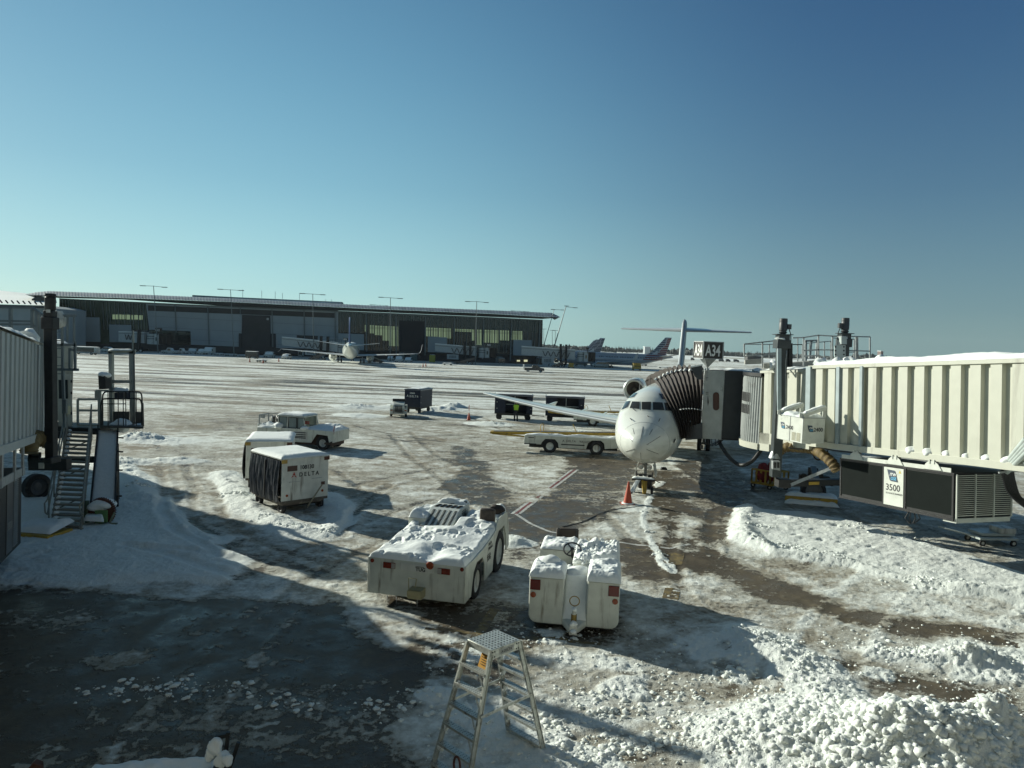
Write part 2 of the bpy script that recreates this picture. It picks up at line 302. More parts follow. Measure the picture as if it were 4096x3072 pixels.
def fields(X, Y):
    nb = fbm(X*.5+5, Y*.5, 3, 4); nf = fbm(X*2.2, Y*2.2, 11, 4, .55); nff = fbm(X*9, Y*9, 23, 3, .6)
    wob = (nb-.5)*1.6+(nf-.5)*.7
    s = .60+.35*(fbm(X*.16, Y*.22, 41, 4)-.5)*2+.25*(nf-.5)
    near = 1-sst(26, 60, Y)
    s = s+.05*near
    far = sst(48, 85, Y)                                # wind-scoured streaks across the taxilane
    st = fbm(X*.045+Y*.012, Y*.30+X*.008, 77, 5, .62); st2 = fbm(X*.12, Y*.9, 87, 3)
    sf = np.clip(.68+(st-.5)*2.9+(st2-.5)*1.2, .05, 1)
    sf = sf*(1-sst(175, 215, Y))+sst(175, 215, Y)*np.clip(.8+(st-.5)*1.5, 0, 1)
    s = s*(1-far)+sf*far
    h = .018*nf+.02*nb
    wet = np.zeros(X.shape)
    for p, a in WETS:
        d = sdpoly(X, Y, p)+wob*.9; w = 1-sst(-.5, .35, d); s = s*(1-w*a)+w*a*np.clip(.04+(nff-.45)*1.1*(nf > .5)+(nb-.5)*.9, 0, .8); wet = np.maximum(wet, w*a)
    fr = sst(-.1, .5, -(sdpoly(X, Y, FIELD_L)+wob*.5)); h = h+fr*(.09+.07*nb+.03*(nf-.5)); s = np.maximum(s, fr*1.05); deep = fr.copy()
    fr = sst(-.1, .5, -(sdpoly(X, Y, FIELD_R)+wob*.7)); h = h+fr*(.08+.07*nb+.07*(nf-.5)); s = np.maximum(s, fr*1.0); deep = np.maximum(deep, fr)
    lump = np.abs(nff-.5)*2
    for l, wd_, hh in ((RIDGE_L, .55, .17), (RIDGE_C, .55, .17), (RIDGE_R, .4, .2), (RIDGE_R2, .4, .18), (RIDGE_N, .12, .03)):
        d = sdline(X, Y, l)+wob*.35; w = np.exp(-(d/wd_)**2); h = h+w*hh*(.55+.9*nf+.35*lump); s = np.maximum(s, sst(.15, .5, w)*1.02); deep = np.maximum(deep, w)
    for p, a in PATCH: s = np.maximum(s, sst(.06, -.10, sdpoly(X, Y, p)+wob*.30+(nff-.5)*.45)*.62)
    for t in TRACKS:
        d = sdline(X, Y, t)
        w = np.exp(-(d/.19)**4); h = h-w*.07*np.clip(h/.15, .15, 1.2); s = s-w*.22*(1-.3*nf)
        w2 = np.exp(-((d-.33)/.1)**2); h = h+w2*.03*nf
    ux_ = X*.83+Y*.56; vy_ = -X*.56+Y*.83; scr = fbm(ux_*.45, vy_*4.2, 171, 5, .6); s = s+near*(scr-.5)*.36*(1-deep*.8)*(1-sst(22, 30, Y))
    ra = np.random.RandomState(8); mid = (1-deep*.7)
    for k in range(110):                                 # long sweeping tyre arcs left by tugs and carts
        cx, cy = ra.uniform(-60, 60), ra.uniform(-10, 90); rd = ra.uniform(9, 60); a0 = ra.uniform(-3.1, 3.1); al = ra.uniform(.25, 1.1); tw = ra.uniform(1.1, 1.8); am_ = ra.uniform(.12, .34)*(1 if k % 3 else -1); dd = np.hypot(X-cx, Y-cy)-rd
        near_ = np.abs(dd-tw/2) < tw
        if not near_.any(): continue
        an = np.arctan2(Y-cy, X-cx)-a0; an = (an+np.pi) % (2*np.pi)-np.pi; inn = sst(0, .12, an)*(1-sst(al-.12, al, an))
        for o in (0, tw): w = np.exp(-((dd-o)/.17)**4)*inn*mid*(.55+.6*nf)*(1-sst(60, 95, Y)); s = s-w*am_; h = h-w*.012*np.sign(am_)
    for px_, py_ in FEET: w = np.exp(-(((X-px_)*.8+(Y-py_)*.6)/.16)**2-((-(X-px_)*.6+(Y-py_)*.8)/.09)**2); h = h-w*.09
    # clumpy ploughed debris in the foreground
    cl = sst(.50, .64, fbm(X*.8+3, Y*.8, 55, 3))*(1-sst(15, 19, Y))*sst(-2.6, 1.0, X+ (Y-12)*.2)
    h = h+cl*(.03+.10*np.clip(nff-.42, 0, 1)+.07*np.clip(nf-.45, 0, 1)); s = np.maximum(s, cl*.95*(nf > .35)); deep = np.maximum(deep, cl*.5)
    dx = X-PILE[0]; dy = Y-PILE[1]; r = np.hypot(dx*.62, dy*.95)+wob*.35
    cb = 1-np.abs(fbm(X*3.2, Y*3.2, 151, 3, .6)-.5)*2; cb2 = 1-np.abs(fbm(X*8, Y*8, 153, 2)-.5)*2; pm = np.exp(-(r/1.18)**2); h = h+pm*(.60+.35*nf+.25*cb**2+.12*cb2); s = np.maximum(s, sst(.12, .35, pm)); deep = np.maximum(deep, sst(.1, .4, pm))
    arm = sdline(X, Y, gp([(3000, 2560), (3250, 2680), (3300, 2860), (2900, 2950)])); w = np.exp(-((arm+wob*.4)/.7)**2); h = h+w*.16*(.5+nf+.5*lump); s = np.maximum(s, sst(.2, .6, w)); deep = np.maximum(deep, w)
    arm = sdline(X, Y, gp([(3500, 2620), (3760, 2650), (4096, 2670)])); w = np.exp(-((arm+wob*.3)/.3)**2); h = h+w*.12*(.3+nf+lump); s = np.maximum(s, sst(.2, .6, w)); deep = np.maximum(deep, w)
    for (px, py, rr, hh) in ((1010, 1765, 1.2, .0), (1120, 1760, .0, .0), (1760, 1640, 1.6, .35), (1815, 1632, 1.3, .4), (1420, 1632, 2.2, .3), (1440, 1665, 2.2, .15), (560, 1760, 1.3, .3), (640, 1765, 2.2, .12), (480, 1855, 1.6, .2), (720, 1850, 1.2, .2), (2330, 1745, 1.2, .2), (2150, 1750, 1.2, .15), (1960, 1700, 2, .2), (2250, 1750, 1.3, .15), (2000, 2165, .8, .12), (2060, 2180, .7, .1), (1560, 1630, 1, .2), (3840, 2640, .45, .14), (3910, 2640, .35, .12), (1740, 2790, .35, .08), (4000, 3040, .5, .5)):
        if rr <= 0 or hh <= 0: continue
        c = G(px, py); w = np.exp(-(((X-c.x)/rr)**2+((Y-c.y)/(rr*.7))**2)); h = h+w*hh*(.4+nf+.4*nff); s = np.maximum(s, sst(.15, .4, w)); deep = np.maximum(deep, w)
    deepn = np.clip(deep, 0, 1)
    h = h+np.clip(s-.4, 0, 1)*(.014*(nff-.5)+.02*(nf-.5))*(1+deepn)
    h = h+.012*np.clip(s, 0, 1)*near*(fbm(X*20, Y*20, 66, 2)-.5)*2
    h = h+far*np.clip(s-.45, 0, 1)*.10
    rg2 = 1-np.abs(fbm(X*1.1+Y*.3, Y*1.9, 131, 5, .6)-.5)*2; h = h+near*np.clip(s, 0, 1)*sst(.82, 1, rg2)*.035*(1-.5*deepn)
    mot = fbm(X*1.3, Y*2.1, 141, 6, .68); s = s+.05+(mot-.5)*.8*(1-deepn)*(1-.6*far)
    hill = sst(420, 1500, Y)*sst(-200, 900, X+Y*.35)*9*fbm(X*.002, Y*.002, 99, 3)
    return h+hill, np.clip(s, 0, 1), np.clip(deepn, 0, 1)
def hgt(x, y):
    a = fields(np.array([[float(x)]]), np.array([[float(y)]])); return float(a[0][0, 0]), float(a[1][0, 0])
def make_ground():
    nx = 1000; ys = list(np.geomspace(8.5, 330, 930))+list(np.geomspace(335, 9000, 70)); ys = np.array([-60, -10, 2, 6]+ys); ny = len(ys)
    t = np.linspace(-1, 1, nx); Yg = np.repeat(ys[:, None], nx, 1); Xg = t[None, :]*(np.abs(Yg)*.92+4)
    far = Yg < 8.4; Xg = np.where(far, t[None, :]*60, Xg)
    h, s, dp = fields(Xg, Yg); h = np.where(Yg < 8.4, 0, h)
    co = np.stack([Xg, Yg, h], -1).reshape(-1, 3).astype(np.float32)
    me = bpy.data.meshes.new('apron_ground'); me.vertices.add(len(co)); me.vertices.foreach_set('co', co.ravel())
    i = (np.arange(ny-1)[:, None]*nx+np.arange(nx-1)[None, :]).ravel(); q = np.stack([i, i+1, i+nx+1, i+nx], -1).astype(np.int32)
    me.loops.add(q.size); me.loops.foreach_set('vertex_index', q.ravel()); me.polygons.add(len(q)); me.polygons.foreach_set('loop_start', np.arange(0, q.size, 4, dtype=np.int32)); me.polygons.foreach_set('loop_total', np.full(len(q), 4, np.int32))
    me.update(); me.polygons.foreach_set('use_smooth', np.ones(len(q), bool))
    for n, d in (('cover', s), ('deep', dp)):
        a = me.attributes.new(n, 'FLOAT', 'POINT'); a.data.foreach_set('value', d.reshape(-1).astype(np.float32))
    o = bpy.data.objects.new('apron_ground', me); COL.objects.link(o); o['kind'] = 'structure'; o['label'] = 'snow covered and wet airport apron ground'
    m = bpy.data.materials.new('snowy_apron'); m.use_nodes = True; nt = m.node_tree; N = nt.nodes; L = nt.links; b = N['Principled BSDF']; me.materials.append(m)
    tc = N.new('ShaderNodeTexCoord')
    def noise(sc, det=6, rg=.6, mp=None):
        n = N.new('ShaderNodeTexNoise'); n.inputs['Scale'].default_value = sc; n.inputs['Detail'].default_value = det; n.inputs['Roughness'].default_value = rg
        if mp:
            k = N.new('ShaderNodeMapping'); k.inputs['Scale'].default_value = mp; L.new(tc.outputs['Object'], k.inputs['Vector']); L.new(k.outputs[0], n.inputs['Vector'])
        else: L.new(tc.outputs['Object'], n.inputs['Vector'])
        return n.outputs['Fac']
    def math_(op, a, b_=None, c=None, clamp=False):
        n = N.new('ShaderNodeMath'); n.operation = op; n.use_clamp = clamp
        for k, v in enumerate((a, b_, c)):
            if v is None: continue
            if isinstance(v, (int, float)): n.inputs[k].default_value = v
            else: L.new(v, n.inputs[k])
        return n.outputs[0]
    def mr(x, a, b_, c=0, d=1):
        n = N.new('ShaderNodeMapRange'); n.inputs['From Min'].default_value = a; n.inputs['From Max'].default_value = b_; n.inputs['To Min'].default_value = c; n.inputs['To Max'].default_value = d; L.new(x, n.inputs['Value']); return n.outputs[0]
    def mix(f, a, b_):
        n = N.new('ShaderNodeMix'); n.data_type = 'RGBA'; L.new(f, n.inputs['Factor'])
        for k, v in ((6, a), (7, b_)):
            if isinstance(v, tuple): n.inputs[k].default_value = v+(1,)
            else: L.new(v, n.inputs[k])
        return n.outputs[2]
    ac = N.new('ShaderNodeAttribute'); ac.attribute_name = 'cover'; ad = N.new('ShaderNodeAttribute'); ad.attribute_name = 'deep'
    cov = ac.outputs['Fac']; dp_ = ad.outputs['Fac']
    n1 = noise(7, 8, .65); n2 = noise(1.3, 6, .6); n3 = noise(38, 4, .6); n4 = noise(.25, 5, .6); n5 = noise(1, 6, .6, (.5, 3.2, 1))
    # broken edge of the snow: cover attribute disturbed by noise
    e = math_('ADD', cov, math_('MULTIPLY', math_('SUBTRACT', n1, .5), .95)); e = math_('ADD', e, math_('MULTIPLY', math_('SUBTRACT', n5, .5), .5)); e = math_('ADD', e, math_('MULTIPLY', math_('SUBTRACT', n3, .5), .35))
    f = mr(e, .33, .47)
    packed = mix(mr(n1, .35, .65), (.25, .235, .19), (.47, .465, .41))
    packed = mix(mr(n2, .35, .7), packed, (.39, .38, .32))
    packed = mix(mr(n4, .45, .68), packed, (.25, .215, .155))
    clean = mix(mr(n1, .3, .7), (.70, .73, .68), (.80, .83, .79))
    # packed dirty film turns to clean snow where the cover is thick
    tk = math_('ADD', math_('ADD', cov, math_('MULTIPLY', dp_, .8)), math_('MULTIPLY', math_('SUBTRACT', n2, .5), .8)); tk = math_('ADD', tk, math_('MULTIPLY', math_('SUBTRACT', n1, .5), .5))
    sn = mix(mr(tk, .61, 1.05), packed, clean)
    asp = mix(mr(n3, .3, .7), (.058, .046, .032), (.105, .086, .060)); asp = mix(mr(n2, .5, .75), asp, (.15, .125, .085))
    L.new(mix(f, asp, sn), b.inputs['Base Color'])
    rg = math_('MULTIPLY', mr(n2, .35, .6), .35); rg = math_('ADD', rg, .2); n = N.new('ShaderNodeMix'); L.new(f, n.inputs['Factor']); L.new(rg, n.inputs[2]); n.inputs[3].default_value = .8; L.new(n.outputs[0], b.inputs['Roughness'])
    b.inputs['Specular IOR Level'].default_value = .15
    bh = math_('ADD', math_('MULTIPLY', n1, math_('ADD', math_('MULTIPLY', f, .8), .12)), math_('MULTIPLY', n3, math_('ADD', math_('MULTIPLY', f, .35), .06))); bh = math_('ADD', bh, math_('MULTIPLY', f, .35))
    bp = N.new('ShaderNodeBump'); bp.inputs['Strength'].default_value = .8; bp.inputs['Distance'].default_value = .07; L.new(bh, bp.inputs['Height']); L.new(bp.outputs[0], b.inputs['Normal'])
    return o
make_ground()
def strip(name, pts, w, m, label, gaps=.42, ns=60, dz=.006, thr=.62):
    P = [Vector((*p, 0)) for p in gp(pts)]; mb = M(); tot = sum((P[i+1]-P[i]).length for i in range(len(P)-1)); 
    S = []
    for i in range(len(P)-1):
        n = max(2, int(ns*(P[i+1]-P[i]).length/tot)); S += [(P[i].lerp(P[i+1], k/n), (P[i+1]-P[i]).normalized()) for k in range(n+1)]
    X = np.array([[p.x for p, d in S]]*3); Y = np.array([[p.y for p, d in S]]*3)
    for r, o in enumerate((-1, 0, 1)):
        for c, (p, d) in enumerate(S): X[r, c] = p.x-d.y*o*w/2; Y[r, c] = p.y+d.x*o*w/2
    h, s, dp = fields(X, Y)
    for c in range(len(S)-1):
        if (S[c+1][0]-S[c][0]).length < 1e-5: continue
        for r in range(2):
            if s[r:r+2, c:c+2].mean() > gaps: continue
            q = [(r, c), (r+1, c), (r+1, c+1), (r, c+1)]; mb.add([(X[k], Y[k], h[k]+dz) for k in q], [(0, 1, 2, 3)])
    if not mb.f: return
    o = mb.build(name, m, smooth=0); o['kind'] = 'structure'; o['label'] = label
PWH = mat('worn_white_marking', (.50, .50, .46), .6, dirt=(.08, .08, .07), damt=.35, dscale=6)
PRD = mat('worn_red_marking', (.20, .045, .04), .6, dirt=(.06, .05, .05), damt=.3, dscale=6)
PYL = mat('worn_yellow_marking', (.17, .125, .045), .6, dirt=(.06, .052, .04), damt=.5, dscale=5)
for k, off in enumerate((-14, 14)):
    strip('apron_marking', [(2056+off, 2056+off*.4), (2056+240+off, 2056-195+off*.4)] if 0 else [(2062+off, 2058), (2300+off*.8, 1880)], .13, PWH, 'white painted stand boundary line on the apron', .6)
strip('apron_marking', [(2062, 2058), (2300, 1880)], .10, PRD, 'dark red painted line between two white lines', .6, dz=.008)
strip('apron_marking', [(2062, 2058), (2125, 2098), (2200, 2130), (2500, 2175), (2640, 2192), (2680, 2196), (2760, 2180)], .14, PWH, 'white painted boundary line beside the small tow tractor', .6)
strip('apron_marking', [(2500, 2192), (2730, 2225)], .10, PYL, 'thin yellow painted line on wet asphalt', .7)
strip('apron_marking', [(2712, 2215), (2700, 2260)], .42, PYL, 'short wide yellow painted dash', .9)
strip('apron_marking', [(2690, 2360), (2680, 2400)], .42, PYL, 'second wide yellow painted dash in the shade', .9)
strip('apron_marking', [(1980, 2440), (1900, 2560)], .25, PYL, 'faint yellow lead line between the tow tractors', .9)
strip('apron_marking', [(1700, 2520), (2400, 2580)], .14, PYL, 'faint yellow line crossing in front of the tractors', .9)
for a, b_ in (((2380, 1920), (2540, 1905)), ((2360, 1985), (2540, 1965)), ((2140, 1975), (2500, 1990))): strip('apron_marking', [a, b_], .05, PWH, 'thin white tick line near the nose gear', .6)
# lumps of ploughed snow
def lumps(name, label, n, fn, seed):
    rn = random.Random(seed); pts = []
    for i in range(n):
        p = fn(rn)
        if p: pts.append(p)
    X = np.array([[p[0] for p in pts]]); Y = np.array([[p[1] for p in pts]]); h, s, dp = fields(X, Y); m = M()
    for i, p in enumerate(pts):
        r = p[2]; m.blob((p[0], p[1], h[0, i]-r*.12), r, seed*7919+i, 2 if r > .022 else 1, .28, .7)
    o = m.build(name, LUMP, smooth=75); tag(o, label, None, None, 'stuff'); return o
def fpile(rn):
    while 1:
        x = rn.gauss(0, 1.15); y = rn.gauss(0, .68)
        if abs(x) < 3.8: break
    return PILE[0]+x, PILE[1]+y, .010+.09*rn.random()**4.2
lumps('snow_lumps', 'big heap of lumpy ploughed snow in the bottom right foreground', 4600, fpile, 3)
CLC = [(1730, 2780, .45, 90), (1840, 2850, .5, 60), (2240, 2900, .5, 110), (2380, 2790, .45, 80), (2400, 2860, .4, 60), (2560, 2840, .5, 50), (2700, 2800, .8, 110), (3010, 2560, .6, 150), (3130, 2600, .5, 100), (3250, 2680, .6, 110), (2960, 2700, .9, 150), (3050, 2800, .8, 120), (2640, 2980, .4, 60), (2760, 2900, .5, 120), (2850, 3000, .7, 200), (2450, 3000, .6, 120), (2300, 3060, .5, 90), (3700, 2620, .8, 110), (3900, 2640, .6, 90), (4050, 2780, .6, 80), (3980, 2860, .4, 60), (3500, 2590, .9, 60), (3040, 2120, .5, 120), (3120, 2200, .8, 160), (3000, 2080, .4, 80), (3420, 2110, 1., 110), (3600, 2150, 1, 90), (3700, 2340, 1., 120), (3300, 2240, .9, 110), (2600, 2130, .2, 50), (2640, 2220, .2, 50), (2580, 2050, .2, 40), (1190, 2120, .8, 140), (1300, 2135, .5, 80), (1060, 2080, .5, 60), (950, 1990, .5, 70), (560, 1960, .5, 50), (2010, 2165, .5, 90), (1790, 1635, 1.1, 120), (1430, 1630, 1.6, 90), (570, 1757, 1.2, 80), (500, 1850, 1.2, 60), (2000, 1700, 1.6, 90), (2330, 1730, 1.3, 80), (1100, 1600, .1, 0), (450, 2770, .7, 70), (700, 2750, .8, 90), (900, 2760, .5, 40), (1150, 2820, .8, 60), (1500, 2840, .7, 60), (2200, 2560, .8, 60), (2050, 2760, .3, 20)]
def fcl(rn):
    w = rn.random()*sum(c[3] for c in CLC)
    for c in CLC:
        w -= c[3]
        if w <= 0: break
    g = G(c[0], c[1]); return g.x+rn.gauss(0, c[2]*.55), g.y+rn.gauss(0, c[2]*.32), .009+.065*rn.random()**4.5+(.02 if c[1] < 2000 else 0)
lumps('snow_clumps', 'scattered clumps of broken snow lying across the apron', 5200, fcl, 11)
def fbig(rn):
    px = rn.uniform(1700, 4300); py = rn.uniform(2500, 3100); g = G(px, py); return (g.x, g.y, .01+.03*rn.random()**3)
lumps('snow_crumbs', 'small crumbs of snow strewn over the foreground apron', 3000, fbig, 12)

hz = M(); hz.b2((-900, -30, -1.2), (2200, 1700, 60)); hzm = bpy.data.materials.new('air'); hzm.use_nodes = True; nt_ = hzm.node_tree
nt_.nodes.remove(nt_.nodes['Principled BSDF']); vp_ = nt_.nodes.new('ShaderNodeVolumePrincipled'); vp_.inputs['Color'].default_value = (.80, .88, .92, 1); vp_.inputs['Density'].default_value = .00006; nt_.links.new(vp_.outputs[0], nt_.nodes['Material Output'].inputs['Volume'])
ho_ = hz.build('haze', hzm, None, 0); tag(ho_, 'thin pale winter haze over the airfield', None, None, 'stuff')
# ---------------------------------------------------------------- aircraft helpers (local: nose at x=0, tail at +x, y to the aircraft's right seen from the front = picture left, z up)
def body_rings(prof, n=40, step=.35):
    L_ = prof[-1][0]; xs = [p[0] for p in prof]; k = 0; out = []; X = []
    x = 0
    while x < L_: X.append(x); x += step if x > 3 or x > L_-8 else step*.4
    X = sorted(set(X+[L_]+xs[:6]))
    for x in X:
        a, t, b = interp(prof, x); c = (t+b)/2; h = (t-b)/2
        out.append([(x, a*math.sin(2*math.pi*k/n), c+h*math.cos(2*math.pi*k/n)) for k in range(n)])
    return out
AF = [(1, 0), (.75, .35), (.5, .8), (.28, 1), (.12, .85), (.03, .45), (0, 0), (.03, -.35), (.12, -.6), (.28, -.65), (.5, -.5), (.75, -.2)]
def wing(name, m, parent, root, tip, cr, ct, th, up=(0, 0, 1), inc=0., nseg=8, curve=None):
    root = Vector(root); tip = Vector(tip); up = Vector(up); rings = []
    for i in range(nseg+1):
        t = i/nseg; le = root.lerp(tip, t)
        if curve: le = le+Vector(curve(t))
        c = cr+(ct-cr)*t; h = c*th*(1-.35*t)/2
        rings.append([le+Vector((c*x, 0, 0))+up*(h*z)+Vector((0, 0, inc*c*x)) for x, z in AF])
    return M().loft(rings).build(name, m, parent, 50)
# ---------------------------------------------------------------- the big twin-jet with T-tail at the stand
NOSE = Vector((W(2572, 1750, 32.4).x, 32.4, 0)); AX = Vector((.27, .963, 0)).normalized()
JET = thing('parked_airliner', 'white rear-engined airliner with T-tail parked nose-on at the A34 jet bridge', 'airliner', NOSE, math.atan2(AX.y, AX.x))
PROF = [(0, .05, 2.42, 2.30), (.06, .30, 2.62, 2.08), (.2, .52, 2.80, 1.90), (.5, .80, 3.05, 1.66), (1.0, 1.17, 3.32, 1.44), (1.6, 1.42, 3.60, 1.30), (1.9, 1.49, 3.78, 1.25), (2.3, 1.56, 4.12, 1.20), (2.8, 1.62, 4.40, 1.16), (3.5, 1.66, 4.62, 1.12), (4.5, 1.68, 4.73, 1.08), (5.5, 1.68, 4.76, 1.06), (26, 1.68, 4.76, 1.06), (28, 1.64, 4.76, 1.25), (30, 1.45, 4.74, 1.7), (32.5, 1.05, 4.66, 2.5), (35, .6, 4.5, 3.3), (37, .22, 4.2, 3.7)]
fb = M(); fb.loft(body_rings(PROF, 56, .3)); fus = fb.build('fuselage', AIRW, JET, 60)
bpy.context.view_layer.update()
JM = JET.matrix_world.copy(); JI = JM.inverted()
BV = BVHTree.FromPolygons([JM @ Vector(v) for v in fb.v], fb.f)
def hit(x, y, off=.012):
    o = Vector((0, 0, CH)); d = ray(x, y).normalized(); loc, nor, i, dist = BV.ray_cast(o, d)
    if loc is None: return None
    if nor.dot(d) > 0: nor = -nor
    return JI @ (loc+nor*off)
def near_hit(x, y, off):
    for k in range(12):
        q = hit(x+(2575-x)*k*.012, y+(1660-y)*k*.012, off)
        if q is not None: return q
def decal(name, px, m, off=.012, n=4, parent=fus, back=.03):
    if len(px) == 4:
        mb = M(); g = [[None]*(n+1) for _ in range(n+1)]
        for i in range(n+1):
            for j in range(n+1):
                u = i/n; v = j/n; x = (px[0][0]*(1-u)+px[1][0]*u)*(1-v)+(px[3][0]*(1-u)+px[2][0]*u)*v; y = (px[0][1]*(1-u)+px[1][1]*u)*(1-v)+(px[3][1]*(1-u)+px[2][1]*u)*v
                g[i][j] = near_hit(x, y, off)
        if any(q is None for r_ in g for q in r_): return None
        mb.add([q for r_ in g for q in r_], [(i*(n+1)+j, (i+1)*(n+1)+j, (i+1)*(n+1)+j+1, i*(n+1)+j+1) for i in range(n) for j in range(n)])
        return mb.build(name, m, parent, 60)
def c4(x, y): return (2300+x/2.765, 1250+y/2.765)
def seal(px, g=1.13):
    cx = sum(p[0] for p in px)/4; cy = sum(p[1] for p in px)/4; return [(cx+(p[0]-cx)*g, cy+(p[1]-cy)*(g+.06)) for p in px]
WFR = mat('window_frame_white', (.62, .64, .58), .4)
WIN = [[(486, 1076), (510, 990), (552, 976), (508, 1080)], [(516, 1080), (566, 985), (614, 980), (584, 1052)], [(606, 1060), (634, 986), (716, 990), (712, 1070)], [(738, 1076), (738, 992), (842, 992), (838, 1080)], [(862, 1080), (860, 994), (966, 998), (988, 1084)], [(998, 1086), (984, 1000), (1024, 1000), (1064, 1090)], [(594, 952), (640, 892), (692, 890), (654, 936)], [(925, 900), (975, 905), (1010, 960), (960, 962)]]
for k, w in enumerate(WIN):
    q = [c4(*p) for p in w]; fr = decal('cockpit_window', seal(q, 1.16), WFR, .012, 4)
    if fr: decal('pane', q, mat('cockpit_glass', (.03, .03, .028), .12, spec=.5), .024, 4, fr)
for a in ([(640, 1280), (655, 1345)], [(752, 1262), (725, 1410)], [(858, 1292), (822, 1352)], [(942, 1370), (792, 1465)], [(792, 1515), (925, 1565)], [(560, 1540), (662, 1508)], [(727, 1550), (730, 1625)], [(585, 1370), (636, 1425)]):
    p = [hit(*c4(a[0][0]+(a[1][0]-a[0][0])*t, a[0][1]+(a[1][1]-a[0][1])*t), .006) for t in np.linspace(0, 1, 9)]
    if all(p): M().tube(p, .009, 5).build('lightning_strip', DARK, fus)
ri = []
for k in range(49):
    t = 2*math.pi*k/48; a_, t_, b_ = interp(PROF, .95); ri.append(Vector((.95, a_*math.sin(t), (t_+b_)/2+(t_-b_)/2*math.cos(t)))*1.0+Vector((0, math.sin(t), math.cos(t)))*.003)
M().tube(ri, .005, 4, False).build('radome_seam', STEEL, fus)
for a in ((610, 1170, 632, 1200), (798, 1140, 815, 1165), (925, 1205, 935, 1185)):
    p = hit(*c4(a[0], a[1]), .0); q = hit(*c4(a[2], a[3]), .07)
    if p and q: M().tube([p, q, q+Vector((-.06, 0, 0))], .018, 6).build('pitot_probe', DARK, fus)
p = hit(*c4(655, 1062), .02); q = hit(*c4(672, 1092), .03); r_ = hit(*c4(630, 1058), .05)
if p and q: M().tube([r_, q], .012, 5).build('wiper', DARK, fus)
h_ = hit(*c4(1097, 1420), .01)
if h_: M().lathe(h_, (h_-Vector((h_.x, 0, 2.9))).normalized(), [(0, .0), (.0, .11), (.02, .11), (.02, .075), (.03, .075), (.03, 0)], 20).build('static_port', DARK, fus)
M().tube([(8.2, .5, 4.6), (8.3, .5, 5.2)], .015, 5).build('antenna', DARK, JET)
M().add([(10, 0, 4.7), (10.5, 0, 4.7), (10.62, 0, 5.0), (10.4, 0, 5.0)], [(0, 1, 2, 3)]).build('antenna', DARK, JET)
M().tube([(6.6, .9, 4.45), (6.6, .9, 5.2)], .012, 5).build('antenna', STEEL, JET)
# wings, root at x~13, tip 21
JR = 1  # +y local is picture left
for sgn in (1, -1):
    w = wing('wing', AIRW, JET, (13.2, sgn*1.2, 1.75), (20.9, sgn*14.3, 2.78), 5.6, 1.5, .115, nseg=14, curve=lambda t: (0, 0, -.15*math.sin(t*3.14)))
    M().tube([Vector((13.1, sgn*1.2, 1.78)).lerp(Vector((20.85, sgn*14.3, 2.8)), t)+Vector((0.02, 0, -.15*math.sin(t*3.14))) for t in np.linspace(0, 1, 15)], .1, 10, True, [.16-.09*t for t in np.linspace(0, 1, 15)]).build('slat', SILVER, w)
    for yy in (4.6, 6.2, 9.): M().loft([[(14.4+yy*.62+dx, sgn*yy+.12*r*math.cos(k*1.05), 1.62+yy*.075-.22*r*(1-dx*.1)+.22*r*math.sin(k*1.05)) for k in range(6)] for dx, r in ((0, .1), (1.2, 1), (2.6, .8), (3.6, .1))]).build('flap_fairing', AIRW, w)
    # engine on a pylon
    ex, ey, ez = 24.2, sgn*3.1, 3.52
    e = M().lathe((ex, ey, ez), (1, 0, 0), [(.55, .60), (.1, .66), (0, .72), (-.03, .77), (.05, .83), (.4, .88), (1.5, .9), (3.2, .82), (4.6, .62), (4.9, .55), (4.6, .5)], 40).build('engine', AIRW, JET)
    M().lathe((ex-.04, ey, ez), (1, 0, 0), [(.2, .655), (.03, .70), (0, .74), (-.02, .775), (.03, .82), (.16, .86)], 40).build('intake_lip', SILVER, e)
    fm = M(); fm.lathe((ex, ey, ez), (1, 0, 0), [(.5, .66), (.56, .3), (.5, .2), (.3, .09), (.2, .0)], 24)
    for k in range(26):
        t = k*2*math.pi/26; fm.add([(ex+.42, ey+.2*math.cos(t), ez+.2*math.sin(t)), (ex+.52, ey+.2*math.cos(t+.12), ez+.2*math.sin(t+.12)), (ex+.5, ey+.62*math.cos(t+.2), ez+.62*math.sin(t+.2)), (ex+.4, ey+.62*math.cos(t+.05), ez+.62*math.sin(t+.05))], [(0, 1, 2, 3)])
    fm.build('fan', mat('fan_metal', (.10, .09, .08), .4, metal=.6), e)
    M().loft([[(25+dx, sgn*1.3, 3.4+dz), (25+dx, sgn*2.5, 3.45+dz)] for dx, dz in ((0, 0), (.3, .12), (2.6, .12), (3, 0), (2.6, -.12), (.3, -.12), (0, 0))], False, False).build('pylon', AIRW, JET)
# fin and tailplane
fr = []
for z, le, c, th in ((4.5, 29.2, 7.2, .28), (4.9, 30.6, 6.0, .52), (6.0, 31.9, 5.2, .50), (7.5, 33.3, 4.4, .48), (8.5, 34.3, 3.9, .46), (9.2, 34.9, 3.6, .42), (9.5, 35.4, 3.0, .28), (9.58, 35.9, 2., .1)):
    fr.append([(le+c*x, (th/2)*y*1.05, z) for x, y in ((1, 0), (.7, .55), (.35, 1), (.12, .9), (.03, .6), (0, 0), (.03, -.6), (.12, -.9), (.35, -1), (.7, -.55))])
finp = M().loft(fr).build('fin', mat('fin_paint', (.035, .045, .07), .35, coat=.3), JET, 50)
M().tube([(29.1, 0, 4.72), (30.45, 0, 5.0), (31.75, 0, 6.0), (33.15, 0, 7.5), (34.15, 0, 8.5), (34.75, 0, 9.2), (35.3, 0, 9.5)], .2, 12, True, [.1, .2, .19, .185, .18, .17, .1]).build('leading_edge', SILVER, finp)
